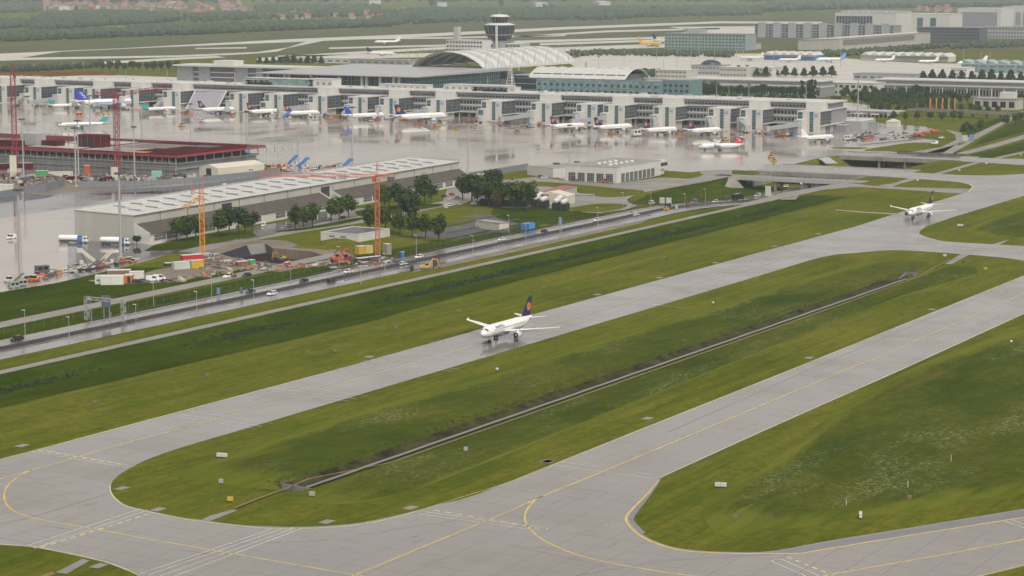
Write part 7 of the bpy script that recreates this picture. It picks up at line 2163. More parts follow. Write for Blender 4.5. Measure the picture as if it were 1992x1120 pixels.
container(305, 346, -.9, 'teal container on the building site before the tent hall', M('pale_teal_container', (.2, .42, .36), .5, .1, .4), 6, 3, 4)
container(170, 338, -.9, 'orange machine block on the building site', ORED, 3, 3, 5)
container(223, 346, -.9, 'cream counterweight block at the foot of the right tower crane', TENT, 4, 4, 6)
container(26, 350 - 18, -.9, 'cream counterweight block at the foot of the left tower crane', TENT, 4, 4, 9)
container(12, 375, -.9, 'white site hall with dark openings at the left edge', TENT, 8, 5, 4.5, door=DARK)
for i, (px, py) in enumerate(((60, 345), (100, 347), (140, 349), (190, 346), (250, 349), (270, 352), (290, 350), (330, 349), (345, 351), (372, 348), (48, 352), (205, 351))):
    p = gz(px, py)
    mb = MB(rnd.choice([STEEL, GREYD, MAROON, WALLG, DIRT]))
    for k in range(8): mb.cbox(rnd.uniform(-1.6, 1.6), rnd.uniform(-1.6, 1.6), 0, rnd.uniform(3, 6), rnd.uniform(1.6, 3), rnd.uniform(.4, 2.2))
    o = mb.obj('material_stack')
    o.location = p
    tag(o, '%s heap of building material from the left before the terminal shell' % nth(sorted((60, 100, 140, 190, 250, 270, 290, 330, 345, 372, 48, 205)).index(px) + 1), 'material heap', 'material heaps on the building site')
mb = MB(M('sand_heap', (.20, .16, .11), .9, .2, .5))
q = gz(632, 507)
hp = [(4.6, 0), (3.6, 1.2), (2.0, 2.6), (.4, 3.2)]
vs_, fs_ = [], []
for r_, z_ in hp:
    for k in range(14):
        a = 2 * PI * k / 14
        e = 1 + .18 * mnoise.noise((math.cos(a) * 2, math.sin(a) * 2, z_))
        vs_.append((r_ * e * math.cos(a) * 1.1, r_ * e * math.sin(a), z_))
for j in range(3):
    for k in range(14): fs_.append((j * 14 + k, j * 14 + (k + 1) % 14, (j + 1) * 14 + (k + 1) % 14, (j + 1) * 14 + k))
fs_.append(tuple(range(42, 56)))
mb.add(vs_, fs_)
o = mb.obj('sand_heap', norm=False)
o.location = q
tag(o, 'cone-shaped heap of brown sand beside the big orange-red excavator', 'heap')
# slope lining of the pit
mb = MB(M('dark_pit_lining', (.035, .036, .045), .95, .2, .3, spec=.0))
A_ = [Vector((*PIT[0], .08)), Vector((*PIT[1], .08)), Vector((*inn[1], -3.65)), Vector((*inn[0], -3.65))]
mb.add(A_, [(0, 3, 2, 1)])
o = tag(mb.obj('pit_lining', norm=False), 'dark sheet covering the left slope of the building pit', 'sheet')
mb = MB(M('pale_pit_lining', (.17, .165, .155), .9, .15, .3, spec=.05))
A_ = [Vector((*PIT[1], .1)), Vector((*PIT[2], .1)), Vector((*inn[2], -3.6)), Vector((*inn[1], -3.6))]
mb.add(A_, [(0, 3, 2, 1)])
o = tag(mb.obj('pit_lining', norm=False), 'pale grey sheet covering the right slope of the building pit', 'sheet')
for i, (px, py, m) in enumerate(((847, 518, 0), (853, 515, 0), (843, 523, 0))):
    p = gz(px, py)
    t = thing('sheet_pile', '%s rust brown steel pile standing right of the yellow excavator' % ['middle', 'right', 'left'][i], 'pile', p, .3 * i, 'steel piles by the footpath')
    MB(M('rust', (.10, .035, .025), .8, .3, .5)).box(-.5, .5, -.12, .12, 0, 4.4).box(-.5, -.26, -.4, -.121, 0, 4.4).box(.26, .5, -.4, -.121, 0, 4.4).obj('steel_web', t)
p = gz(801, 527)
t = thing('cable_drum', 'dark cable drum lying on the grass left of the yellow excavator', 'drum', p, .6)
MB(GREYD).lathe([(-.7, 1.5), (-.55, 1.5)], 'y', 16, (0, 0, 1.5)).lathe([(.55, 1.5), (.7, 1.5)], 'y', 16, (0, 0, 1.5)).obj('flange', t)
MB(DARK).lathe([(-.54, 1.0), (.54, 1.0)], 'y', 16, (0, 0, 1.5)).obj('cable', t)
p = gz(454, 540)
t = thing('forklift', 'small forklift with raised mast beside the white car on the service road', 'forklift', p, PI)
MB(GREYD).box(-1.2, .8, -.6, .6, .3, 1.3).obj('body', t)
MB(YELP).box(.85, 1.0, -.5, -.35, 0, 4.2).box(.85, 1.0, .35, .5, 0, 4.2).box(.86, .99, -.34, .34, 2.0, 2.2).box(.86, .99, -.34, .34, 3.9, 4.1).obj('mast', t)
for x in (-.8, .6):
    for s in (-1, 1): wheel(t, x, s * .5, .3)
# ------------------------------------------------------------------ tower cranes
def truss(mb, p, q, w, n, r=.09, top=None):
    """square lattice girder from p to q"""
    p, q = Vector(p), Vector(q)
    d = (q - p).normalized()
    u = Vector((0, 0, 1)) if abs(d.z) < .8 else Vector((1, 0, 0))
    s = d.cross(u).normalized()
    u = s.cross(d).normalized()
    cs_ = [(s * a + u * b) * (w / 2) for a, b in ((1, 1), (-1, 1), (-1, -1), (1, -1))]
    for c in cs_: mb.tube(p + c, q + c, r, 4)
    for k in range(n):
        a, b = p + (q - p) * k / n, p + (q - p) * (k + 1) / n
        for i in range(4):
            c0_, c1_ = cs_[i], cs_[(i + 1) % 4]
            mb.tube(a + c0_, b + c1_, r * .7, 3, caps=False) if k % 2 == 0 else mb.tube(a + c1_, b + c0_, r * .7, 3, caps=False)
            mb.tube(a + c0_, a + c1_, r * .6, 3, caps=False)
def crane(label, px, py, H, w, jib, az, m, back=14, apex=7, up=0.0, fold=None, thick=.16):
    p = gz(px, py)
    t = thing('tower_crane', label, 'crane', p, az)
    mb = MB(m)
    truss(mb, (0, 0, 0), (0, 0, H), w, max(8, int(H / w)), thick)
    mb.obj('mast', t)
    MB(WALLG).box(-w * 1.6, w * 1.6, -w * 1.6, w * 1.6, 0, 1.0).obj('base', t)
    if fold:
        mb = MB(m)
        truss(mb, (0, 0, H - 2), (fold[0], 0, H - 2 - fold[1]), w * .9, 8, thick * .9)
        mb.obj('folded_jib', t)
        mb = MB(M('faded_red_crane_paint', (.5, .12, .08), .5, .15, .5))
        truss(mb, (0, 0, H), (0, 0, H + 3), w * .8, 3, thick * .7)
        truss(mb, (fold[0] * .45, 0, H - 1), (fold[0] * .45, 0, H + 2), w * .6, 3, thick * .6)
        mb.box(fold[0] * .45 - .8, fold[0] * .45 + .8, -.6, .6, H + 1.4, H + 2)
        mb.obj('counter_frame', t)
        return t
    mb = MB(m)
    truss(mb, (0, 0, H + 1), (jib, 0, H + 1 + up), w * .75, int(jib / 2.2), thick * .8)
    mb.obj('jib', t)
    mb = MB(m)
    truss(mb, (0, 0, H + 1), (-back, 0, H + 1), w * .7, int(back / 2.2), thick * .8)
    mb.obj('counter_jib', t)
    mb = MB(m)
    mb.tube((-.5, 0, H + 1), (0, 0, H + 1 + apex), thick * 1.3, 4).tube((.5, 0, H + 1), (0, 0, H + 1 + apex), thick * 1.3, 4)
    mb.tube((0, 0, H + 1 + apex), (jib * .6, 0, H + 1.6 + up * .6), thick * .45, 3).tube((0, 0, H + 1 + apex), (-back, 0, H + 1.6), thick * .45, 3)
    mb.obj('apex_frame', t)
    MB(m).box(.6, 2.2, -w * .9, -w * .1, H - 1.5, H + .8).obj('cab', t)
    MB(GREYD).box(-back, -back + 2.6, -w * .6, w * .6, H - 1.6, H + .6).obj('counterweight', t)
    return t
crane('tall red tower crane at the left end of the terminal shell', 30, 331, 57, 2.6, 62, math.radians(-58), RED, 26, 6, thick=.19)
crane('red tower crane with its jib pointing right before the terminal shell', 229, 343, 47, 2.6, 32, math.radians(-75), RED, 14, 5, up=4.5, thick=.19)
crane('thin orange-red tower crane with a long jib reaching left over the hall roof', 735, 505, 34, 1.7, 50, math.radians(112), M('salmon_crane_paint', (.50, .13, .06), .5, .15, .5), 7, 6, thick=.13)
crane('short yellow-orange crane with folded jib beside the building pit', 394, 497, 27, 1.9, 0, math.radians(120), CRANEY, fold=(8, 5), thick=.14)
# ------------------------------------------------------------------ floodlight masts
MST = {}
def flood(px, py, H, label, r=.45, head=2.2, group='floodlight masts'):
    p = gz(px, py)
    t = thing('floodlight_mast', label, 'mast', p, 0, group)
    k = (H > 24, r, head)
    if k not in MST:
        a = MB(STEEL).tube((0, 0, 0), (0, 0, 1), r, 8, r * .55).obj('pole', t)
        mb = MB(GREYD)
        mb.lathe([(-.2, head * .5), (.15, head * .55)], 'z', 10)
        for q in range(6):
            an = q * PI / 3
            mb.cbox(math.cos(an) * head * .6, math.sin(an) * head * .6, -.7, .8, .8, .7)
        b = mb.obj('lamp_head', t)
        c = MB(WALLG).lathe([(0, r * 2.2), (.8, r * 2.0)], 'z', 8).obj('foot', t)
        MST[k] = (a, b, c)
    else:
        a, b, c = (again(o, t) for o in MST[k])
    a.scale = (1, 1, H)
    b.location = (0, 0, H)
    return t
masts = [(40, 541, 35, .75), (235, 503, 36, .7), (148, 363, 33, .55), (153, 343, 33, .5), (46, 344, 34, .5), (55, 283, 34, .5), (176, 285, 35, .6), (262, 346, 30, .5), (277, 285, 30, .5), (372, 287, 30, .5), (481, 306, 30, .6), (581, 327, 32, .6), (686, 330, 38, .65), (911, 333, 30, .55), (1108, 317, 24, .4),
         (246, 196, 30, .45), (326, 196, 30, .45), (457, 197, 28, .45), (531, 199, 28, .45), (611, 201, 28, .45), (690, 203, 28, .45), (749, 205, 28, .45), (841, 207, 28, .45), (949, 211, 28, .45), (1046, 215, 28, .45), (1134, 219, 28, .45), (1188, 220, 28, .45), (1286, 223, 28, .45), (1393, 229, 28, .45), (1456, 231, 28, .45), (1567, 235, 30, .45), (1668, 250, 40, .6)]
for i, (px, py, H, r) in enumerate(masts):
    where = ('%s tall floodlight mast from the left on the near apron and building site' % nth(sorted(m[0] for m in masts[:15]).index(px) + 1)) if i < 15 else ('%s floodlight mast from the left along the terminal pier' % nth(i - 14))
    flood(px, py, H, where, r, 2.6 if H > 30 else 2.0)
far = [(1164, 152, 110), (1291, 150, 100), (1317, 131, 93), (1344, 130, 70), (1360, 118, 70), (1390, 117, 90), (1433, 115, 80), (1446, 115, 80), (1505, 130, 95), (1552, 135, 98), (1635, 130, 97), (1738, 108, 95), (1810, 116, 92), (1874, 128, 90), (1908, 130, 95), (1926, 130, 97), (1958, 140, 112), (1214, 128, 94), (1277, 118, 90), (1062, 100, 60)]
for i, (px, py, top) in enumerate(far):
    p = G(px, py)
    s = (py + 55) / 119 * .99
    flood(px, py, max(12, (py - top) / s), '%s thin light mast from the left on the far aprons' % nth(sorted(f[0] for f in far).index(px) + 1), .35, 1.8, 'light masts on the far aprons')
# ------------------------------------------------------------------ street lamps, signs and barriers along the motorway
SL = {}
def lamp(px, py, H, label, hd=PI / 2):
    p = gz(px, py)
    if p[0] > 1000: p = (p[0], p[1], zroad(p[0]) if 470 < p[1] < 525 else 0)
    t = thing('street_lamp', label, 'lamp', p, hd, 'street lamps along the motorway')
    if not SL:
        SL['a'] = MB(STEEL).tube((0, 0, 0), (0, 0, 1), .11, 6, .07).obj('post', t)
        SL['b'] = MB(WALLW).box(-.1, 1.1, -.2, .2, -.06, .14).obj('lamp_head', t)
        a, b = SL['a'], SL['b']
    else: a, b = again(SL['a'], t), again(SL['b'], t)
    a.scale = (1, 1, H)
    b.location = (0, 0, H)
lamps = [(49, 653, 8.5), (135, 667, 8.5), (178, 629, 8.5), (265, 641, 8.5), (299, 596, 8.5), (383, 614, 8.5), (412, 583, 8.5), (494, 590, 8.5), (702, 553, 9), (566, 560, 8.5), (749, 537, 9), (660, 520, 8.5), (920, 497, 8.5), (810, 497, 8.5), (1023, 475, 9), (1091, 462, 9), (1163, 441, 9), (1212, 409, 9), (1242, 378, 8.5), (1266, 402, 9), (1372, 396, 9), (1332, 412, 9), (990, 455, 8.5)]
lx = sorted(l[0] for l in lamps)
for px, py, H in lamps: lamp(px, py, H, '%s street lamp from the left along the motorway' % nth(lx.index(px) + 1))
def sign(name, px, py, w, h, z0, m, label, posts=2, hd=0.0, cat='sign', group=None):
    p = gz(px, py)
    if p[0] > 1000: p = (p[0], p[1], zroad(p[0]) if 470 < p[1] < 525 else 0)
    t = thing(name, label, cat, p, hd, group)
    MB(m).box(-.1, .1, -w / 2, w / 2, z0, z0 + h).obj('panel', t)
    mb = MB(STEEL)
    for k in range(posts):
        y = (k - (posts - 1) / 2) * w * .6
        mb.tube((.2, y, 0), (.2, y, z0 + h), .12, 5)
    mb.obj('post', t)
    return t
sign('road_sign', 207, 622, 3.9, 3.9, 4.6, M('sign_back_grey', (.12, .14, .19), .5, .15, .4), 'large dark blue-grey gantry sign seen from behind over the upper carriageway', 2)
g_ = thing('sign_gantry', 'steel lattice gantry carrying the dark sign over the motorway', 'gantry', (G(234, 630).x, 487.6, 0))
mb = MB(STEEL)
truss(mb, (.5, 0, 0), (.5, 0, 8.5), 1.2, 6, .08)
truss(mb, (.5, 16, 0), (.5, 16, 8.5), 1.2, 6, .08)
truss(mb, (.5, 0, 7.8), (.5, 16, 7.8), 1.0, 8, .08)
mb.obj('lattice', g_)
for i, (px, py, w, h, z0, m, lab) in enumerate(((425, 577, 1.4, 2.4, 1.0, SIGNB, 'pale blue upright sign left of the first dark motorway car'), (470, 576, 1.3, 2.4, 1.0, M('sign_back_grey', (.12, .14, .19), .5, .15, .4), 'grey upright sign right of the pale blue one'), (215, 625, .8, .9, 2.2, SIGNB, 'small blue round-topped sign on the motorway edge'),
    (1288, 393, 2.9, 3.2, .5, WALLW, 'white square sign, the left of the twin signs by the motorway'), (1301, 395, 2.9, 3.4, .5, WALLW, 'white square sign, the right of the twin signs by the motorway'), (1494, 382, 3.2, 5.4, .2, WALLW, 'tall white upright sign before the road bridge'), (954, 378, 3.6, 5.5, 1.2, WALLW, 'white upright notice board right of the big clump of trees'),
    (1090, 452, 1.6, 3.0, 3.5, SIGNB, 'small blue sign on the lamp post right of the blue container'), (1316, 409, 1.2, 1.8, 1, WALLW, 'small white sign between the motorway carriageways'), (868, 405, 2.0, 2.6, 0.2, WALLW, 'small white cabinet on the lane below the parking island'), (1877, 275, 3.6, 4, .5, WALLW, 'white sign board beside the ramp at the upper right'), (1890, 275, 3.2, 4.4, .5, SIGNB, 'pale blue sign board right of the white one at the upper right'))):
    sign('road_sign', px, py, w, h, z0, m, lab, 2 if w > 1.5 else 1)
mb = MB(STEEL)
rl = thing('guard_rail', 'double steel guard rail along the motorway median', 'barrier', (0, 0, 0))
def rail(parent, y, x0, x1, step=4, zf=lambda x: zroad(x), name='rail'):
    mb = MB(M('dark_rail_steel', (.05, .047, .05), .7, .2, .5))
    x = x0
    while x < x1:
        z0_, z1_ = zf(x) + .1, zf(x + step) + .1
        mb.add([(x, y - .05, z0_ + .45), (x + step, y - .05, z1_ + .45), (x + step, y + .05, z1_ + .45), (x, y + .05, z0_ + .45), (x, y - .05, z0_ + .8), (x + step, y - .05, z1_ + .8), (x + step, y + .05, z1_ + .8), (x, y + .05, z0_ + .8)], [(0, 3, 2, 1), (4, 5, 6, 7), (0, 1, 5, 4), (2, 3, 7, 6)])
        mb.box(x - .06, x + .06, y + .06, y + .16, z0_, z0_ + .8)
        x += step
    mb.obj(name, parent, norm=False)
rail(rl, 487.0, 300, 1200)
rail(rl, 488.6, 300, 1200)
md = MB(M('median_soil', (.035, .03, .024), .9, .3, .5))
ribbon(md, [(300 + 8 * i, 487.8) for i in range(115)], 2.2, .16, lambda x, y: zroad(x))
md.obj('median_strip', kind='structure', norm=False)
r2 = thing('guard_rail', 'steel guard rail along the far edge of the upper carriageway', 'barrier', (0, 0, 0))
rail(r2, 500.8, 600, 1190)
r3 = thing('guard_rail', 'steel guard rail curving along the works lane beside the near carriageway', 'barrier', (0, 0, 0))
rail(r3, 484.6, 735, 1010)
FENCEM = M('dull_fence_wire', (.12, .125, .11), .6, .2, .5)
fn = thing('mesh_fence', 'wire mesh fence on thin posts between the service road and the motorway', 'fence', (0, 0, 0))
mb = MB(FENCEM)
for k in range(170): mb.tube((330 + k * 5, 507, terrain(330 + k * 5, 507)), (330 + k * 5, 507, terrain(330 + k * 5, 507) + 2.6), .05, 3, caps=False)
mb.obj('post', fn)
mb = MB(FENCEM)
for z in (1.3, 2.5): 
    for k in range(169): mb.tube((330 + k * 5, 507, terrain(330 + k * 5, 507) + z), (335 + k * 5, 507, terrain(335 + k * 5, 507) + z), .02, 3, caps=False)
mb.obj('wire', fn)
# posts of the empty car park and its low barriers
pk2 = thing('car_park_barrier', 'rows of thin posts and low grey barriers on the empty car park', 'barrier', (0, 0, 0))
mb = MB(GREYD)
for a, b, n in (((880, 470), (1040, 437), 26), ((870, 456), (1010, 428), 26), ((845, 446), (975, 420), 22)):
    A_, B_ = G(*a), G(*b)
    for k in range(n):
        q = A_ + (B_ - A_) * k / (n - 1)
        mb.tube((q.x, q.y, 0), (q.x, q.y, 2.6), .05, 3, caps=False)
    d = (B_ - A_).normalized()
    s_ = Vector((-d.y, d.x, 0)) * .06
    mb.add([tuple(A_ - s_ + Vector((0, 0, .5))), tuple(B_ - s_ + Vector((0, 0, .5))), tuple(B_ + s_ + Vector((0, 0, .5))), tuple(A_ + s_ + Vector((0, 0, .5))), tuple(A_ - s_ + Vector((0, 0, 1))), tuple(B_ - s_ + Vector((0, 0, 1))), tuple(B_ + s_ + Vector((0, 0, 1))), tuple(A_ + s_ + Vector((0, 0, 1)))], [(0, 3, 2, 1), (4, 5, 6, 7), (0, 1, 5, 4), (1, 2, 6, 5), (2, 3, 7, 6), (3, 0, 4, 7)])
mb.obj('post', pk2)
for i in range(5):
    p = G(1808 + i * 12, 224)
    t = thing('flag', '%s yellow-orange banner flag from the left by the parking lot' % nth(i + 1), 'flag', p, 0, 'yellow banner flags')
    MB(STEEL).tube((0, 0, 0), (0, 0, 14.5), .15, 5).obj('pole', t)
    mb = MB(ORDISC if i % 2 == 0 else YELP)
    v = [(.15 * math.sin(k * 1.1), -.2 - .9 * (1 + .15 * math.sin(k)) * j, 4 + k * 1.3) for k in range(9) for j in (0, 1)]
    v += [(p_[0] + .05, p_[1], p_[2]) for p_ in v]
    mb.add(v, [(k * 2, k * 2 + 1, k * 2 + 3, k * 2 + 2) for k in range(8)] + [(18 + k * 2, 18 + k * 2 + 2, 18 + k * 2 + 3, 18 + k * 2 + 1) for k in range(8)])
    mb.obj('cloth', t, norm=False)
# ------------------------------------------------------------------ airfield signs, lights and boxes in the grass
def asign(px, py, n, hd, label, m=WALLW):
    p = gz(px, py)
    t = thing('airfield_sign', label, 'airfield sign', (p[0], p[1], max(p[2], .1)), hd, 'airfield signs')
    t.scale = (.68, .68, .68)
    o0 = None
    for k in range(n):
        if o0 is None:
            o0 = MB(m).box(-.45, .45, -.95, .95, .45, 1.75).obj('panel', t)
            o0.location = (0, (k - (n - 1) / 2) * 2.05, 0)
        else: again(o0, t, (0, (k - (n - 1) / 2) * 2.05, 0))
    mb = MB(GREYD)
    for k in range(n): mb.box(-.2, .2, (k - (n - 1) / 2) * 2.05 - .2, (k - (n - 1) / 2) * 2.05 + .2, 0, .44)
    mb.obj('foot', t)
for px, py, n, hd, lab, m in ((432, 891, 2, .25, 'white airfield sign back at the left end of the long grass island', WALLW), (1402, 949, 2, .3, 'white double airfield sign in the lower right grass', WALLW), (1674, 1008, 2, -1.2, 'white double sign seen end on near the lower right taxiway', WALLW), (448, 977, 1, .4, 'yellow airfield sign near the left tip of the long grass island', YELP),
    (607, 967, 1, .2, 'pale grey cabinet in the grass right of the left headwall', WALLG), (1868, 441, 2, .2, 'white airfield sign in the upper right grass', WALLW), (1785, 352.5, 1, .2, 'white airfield sign on the small grass tongue above the second taxiing airliner', WALLW), (1866, 333.5, 1, .2, 'white airfield sign left of the crossing service road', WALLW), (1919, 320, 1, .2, 'white airfield sign right of the crossing service road', WALLW), (1986, 303, 1, .2, 'white airfield sign at the right edge near the far taxiway', WALLW),
    (1802, 370.5, 1, .2, 'yellow sign behind the fin of the second taxiing airliner', YELP), (1917, 526, 1, .2, 'yellow sign in the grass at the right end of the long island', YELP), (1838, 500, 1, .2, 'small white round light box at the top of the long grass island', WALLW)):
    asign(px, py, n, hd, lab, m)
BX = {}
for i, (px, py, m, lab) in enumerate(((403, 734, 'b', 'brown cabinet in the mown grass above the left taxiway stretch'), (652, 686, 'b', 'small brown cabinet in the mown grass left of the first airliner'), (770, 640, 'b', 'small brown box in the mown grass between the path and the first airliner'), (893, 608, 'b', 'brown box in the mown grass above the wing of the first airliner'), (1058, 562, 'b', 'brown twin cabinet in the mown grass behind the tail of the first airliner'),
    (1107, 565, 'b', 'small dark marker in the grass right of the twin cabinet'), (1292, 504, 'b', 'small dark box in the mown strip under the fuel station'), (1565, 434, 'b', 'small post box in the mown grass left of the second airliner'), (906, 878, 'g', 'grey cabinet in the tall grass of the long island'), (430, 941, 'g', 'small dark vent in the tall grass at the left tip of the island'), (1430, 1012, 'b', 'dark hydrant box in the lower right meadow'), (1769, 973, 'b', 'brown box near the cut edge of the lower right meadow'),
    (967, 722, 'w', 'white round marker at the middle of the upper island edge'), (1387, 592, 'w', 'white ball marker on the upper edge of the long island'), (1967, 668, 'w', 'white ball marker in the right meadow edge'), (185, 786, 'b', 'brown post in the mown grass at left'), (600, 688, 'b', 'low grey box in the mown grass left of the first airliner'))):
    p = gz(px, py)
    t = thing('marker_box', lab, 'marker', (p[0], p[1], max(p[2], .1)), .3, 'boxes in the airfield grass')
    t.scale = (.8, .8, .8)
    if m == 'w': MB(WALLW).lathe([(.2, .15), (.4, .5), (.8, .6), (1.15, .45), (1.3, .1)], 'z', 10).obj('ball', t, True)
    else: MB(M('brown_cabinet', (.17, .13, .10), .7, .2, .5) if m == 'b' else WALLG).box(-.35, .35, -.6, .6, .15, 1.3).obj('box', t)
    MB(GREYD).box(-.25, .25, -.45, .45, 0, .149 if m != 'w' else .21).obj('foot', t)
i = 0
for px, py in ((43, 867), (237, 950), (308, 991), (636, 1015), (799, 988), (1066, 898), (1574, 696), (1813, 602), (192, 1101), (1283, 540), (1392, 511), (1507, 479), (1592, 455), (1162, 573), (718, 694), (1065, 898 - 1), (1260, 814)):
    p = gz(px, py)
    sheet('light_base', PATHM, [(p[0] - 1.8, p[1] - 1.2), (p[0] + 1.8, p[1] - 1.2), (p[0] + 1.8, p[1] + 1.2), (p[0] - 1.8, p[1] + 1.2)], z=.08, px=False)
for px, py, lab in ((1850, 900, 'thin white stake in the right meadow, upper one'), (1766, 951, 'thin white stake in the right meadow, middle one'), (1646, 987, 'thin pale stake in the right meadow, lower one')):
    p = gz(px, py)
    t = thing('stake', lab, 'stake', (p[0], p[1], .3), 0, 'stakes in the right meadow')
    MB(WALLW).tube((0, 0, 0), (0, 0, 1.7), .07, 6).obj('stick', t)
    MB(TAILL).tube((0, 0, 1.701), (0, 0, 1.85), .075, 6).obj('tip', t)
def headwall(x, y, s, lab):
    t = thing('culvert_headwall', lab, 'headwall', (x, y, 0), 0)
    cm = M('weathered_concrete', (.15, .145, .15), .7, .2, .4)
    mb = MB(cm).box(-.3, .3, -2.2, 2.2, -2.2, .5)
    mb.obj('end_wall', t)
    mb = MB(cm)
    for q in (-1, 1): mb.add([(s * .31, q * 2.0, -2.2), (s * .31, q * 2.0, .5), (s * 6, q * 3.0, -1.4), (s * 6, q * 3.0, -2.2), (s * .31, q * 2.3, -2.2), (s * .31, q * 2.3, .5), (s * 6, q * 3.3, -1.4), (s * 6, q * 3.3, -2.2)], [(0, 1, 2, 3), (4, 7, 6, 5), (1, 5, 6, 2), (0, 3, 7, 4), (2, 6, 7, 3)])
    mb.obj('wing_wall', t)
    MB(DARK).lathe([(s * .305, .9), (s * .32, .9)], 'x', 12, (0, 0, -1.2)).obj('pipe_mouth', t)
    MB(GREYD).box(-.05, .05, -2.2, 2.2, 1.4, 1.5).box(-.04, .04, -2.2, -2.1, .5, 1.4).box(-.04, .04, 2.1, 2.2, .5, 1.4).obj('handrail', t)
headwall(427, 297.3, 1, 'concrete culvert headwall at the left end of the drainage channel')
headwall(859, 297.3, -1, 'dark culvert headwall at the right end of the drainage channel')
# ------------------------------------------------------------------ loose clutter that nobody could count
def clutter(name, areas, n, mats, hi, seed):
    r = random.Random(seed)
    mb = MB()
    for poly, share in areas:
        P_ = [G(*p) for p in poly]
        for k in range(int(n * share)):
            u, v = r.random(), r.random()
            p = (P_[0] * (1 - u) + P_[1] * u) * (1 - v) + (P_[3] * (1 - u) + P_[2] * u) * v
            if pit_dist(p.x, p.y) < 1.5: continue
            mb.use(r.choice(mats)).at(p.x, p.y, max(0, terrain(p.x, p.y)) + .05, r.uniform(0, 3))
            kind = r.random()
            if kind < .45: mb.cbox(0, 0, 0, r.uniform(.5, 3.5), r.uniform(.4, 1.6), r.uniform(.3, hi))
            elif kind < .8: mb.cbox(0, 0, 0, r.uniform(2, 6), r.uniform(.15, .4), r.uniform(.15, .5))
            else: mb.tube((0, 0, 0), (0, 0, r.uniform(.8, hi * 1.6)), r.uniform(.06, .2), 6)
    mb.T = None
    return mb.obj(name, kind='stuff')
clutter('site_debris', [([(335, 520), (430, 500), (640, 512), (560, 530)], 1), ([(300, 545), (420, 528), (520, 522), (330, 552)], .3), ([(640, 512), (770, 498), (775, 508), (650, 527)], .5), ([(395, 500), (420, 492), (430, 500), (400, 506)], .3)], 170, [DIRT, DIRT, GREYD, GREYD, STEEL, WALLG, MAROON, TRACKM, WALLW, DIRT, ORANGE, DIRT], .8, 21)
clutter('site_debris', [([(-10, 372), (340, 352), (420, 340), (0, 345)], 1), ([(0, 350), (330, 352), (330, 345), (0, 342)], .8)], 260, [GREYD, STEEL, WALLG, MAROON, MAROON, DIRT, DIRT, GREYD, WALLW], 1.8, 22)
clutter('parked_equipment', [([(470, 332), (560, 334), (560, 325), (474, 321)], 1), ([(600, 331), (680, 334), (680, 328), (600, 326)], .3)], 130, [GREYD, GREYD, ORED, WALLW, YELP, ORANGE, RUBBER, STEEL], 2.4, 23)
clutter('apron_equipment', [([(270, 217), (640, 230), (640, 224), (270, 211)], .5), ([(640, 231), (1000, 246), (1000, 238), (640, 224)], .6), ([(1000, 247), (1560, 268), (1560, 258), (1000, 240)], .9), ([(60, 206), (270, 216), (270, 211), (60, 201)], .3)], 190, [GREYD, GREYD, ORED, WALLW, MAROON, RUBBER, BLUEP, STEEL, RUBBER, GREYD, ORANGE], 1.6, 24)
clutter('yard_equipment', [([(1640, 275), (1760, 270), (1790, 258), (1660, 256)], 1), ([(120, 537), (270, 508), (262, 500), (130, 522)], .5), ([(10, 560), (110, 545), (120, 532), (15, 545)], .25)], 110, [GREYD, STEEL, GREYD, WALLW, ORANGE, RUBBER, RUBBER, WALLG], 1.3, 25)
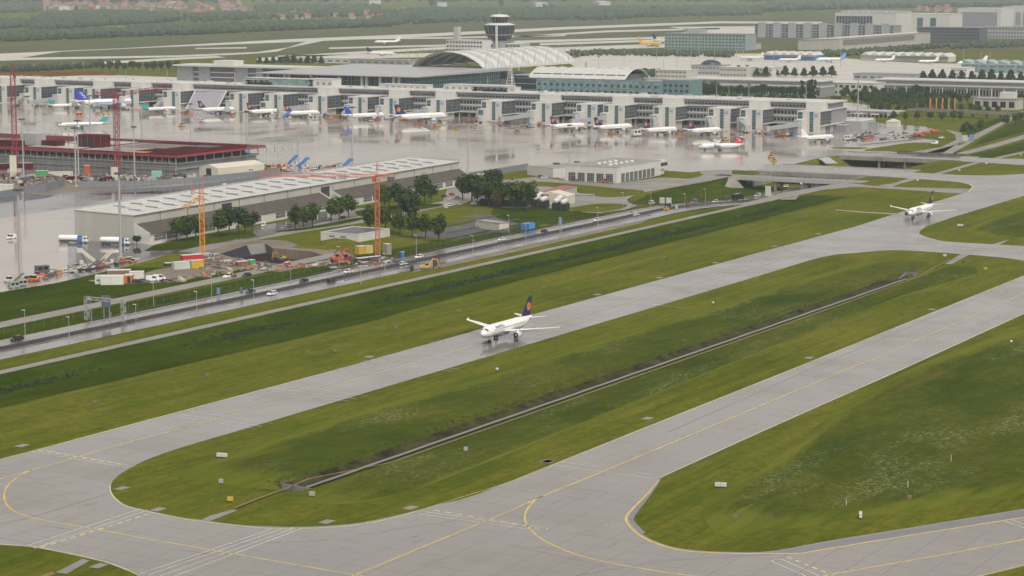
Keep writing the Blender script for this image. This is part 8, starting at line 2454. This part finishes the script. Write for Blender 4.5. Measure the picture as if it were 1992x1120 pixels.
# ------------------------------------------------------------------ far town
RF = M('far_red_roof', (.24, .10, .07), .7, .2, .05)
HW = {}
r_ = random.Random(4)
def house(px, py, big=1.0, label='small far house with a red roof in the distant town', grp='houses of the distant town'):
    p = G(px, py)
    t = thing('house', label, 'house', p, r_.uniform(0, 3), grp)
    s = r_.uniform(.8, 1.25) * big
    if not HW:
        HW['a'] = MB(M('far_house_wall', (.3, .28, .26), .7, .15, .05)).box(-7, 7, -5, 5, 0, 6.5).obj('wall', t)
        HW['b'] = MB(RF).extr([(-5.6, 6.4), (0, 11), (5.6, 6.4)], 'x', -7.6, 7.6).obj('roof', t)
    else: again(HW['a'], t), again(HW['b'], t)
    t.scale = (s, s, s)
for k in range(90):
    house(r_.uniform(80, 480), r_.uniform(7, 22), 1.3)
for k in range(55):
    house(r_.uniform(480, 790), r_.uniform(20, 38), .95, 'small red-roofed house among the trees left of the control tower', 'red-roofed houses left of the control tower')
for k in range(22): house(r_.uniform(1780, 1850), r_.uniform(16, 24), 1.1, 'tiny pale house in the village between the far hangars', 'village houses between the far hangars')
for k in range(10): house(r_.uniform(370, 420), r_.uniform(26, 31), 1.0, 'tiny white house at the end of the dark wood at left', 'white houses at the end of the dark wood')
for i, (px, py, w, d, h, lab) in enumerate(((130, 19, 120, 30, 14, 'long pale works hall with a red roof at the left of the far town'), (200, 17, 120, 30, 12, 'second long pale works hall in the far town'), (338, 9, 160, 30, 8, 'very long white shed in the far town'), (730, 8, 160, 40, 10, 'long white shed on the skyline above the town trees'), (1050, 12, 200, 40, 10, 'long white hall on the skyline right of the control tower'), (1170, 9, 260, 40, 10, 'second long white hall on the skyline right of the control tower'), (860, 12, 120, 30, 10, 'pale shed on the skyline left of the control tower'))):
    p = G(px, py)
    t = thing('far_hall', lab, 'hall', p, -YAW - .5, 'far halls on the skyline')
    MB(WALLW).box(-d / 2, d / 2, -w / 2, w / 2, 0, h).obj('wall', t)
    MB(RF if i in (0, 1) else ROOFW).box(-d / 2 - 1, d / 2 + 1, -w / 2 - 1, w / 2 + 1, h + .02, h + 2.5).obj('roof', t)
# ------------------------------------------------------------------ air
hz = bpy.data.materials.new('haze_air')
hz.use_nodes = True
hn, hl = hz.node_tree.nodes, hz.node_tree.links
hn.clear()
ho = hn.new('ShaderNodeOutputMaterial')
hv = hn.new('ShaderNodeVolumePrincipled')
hv.inputs['Color'].default_value = (0.72, 0.82, 0.86, 1)
hv.inputs['Density'].default_value = 0.000062
hv.inputs['Anisotropy'].default_value = 0.0
hl.new(hv.outputs[0], ho.inputs['Volume'])
mb = MB(hz)
mb.box(-65000, 65000, -65000, 65000, -12, 124)
mb.obj('haze', kind='stuff')
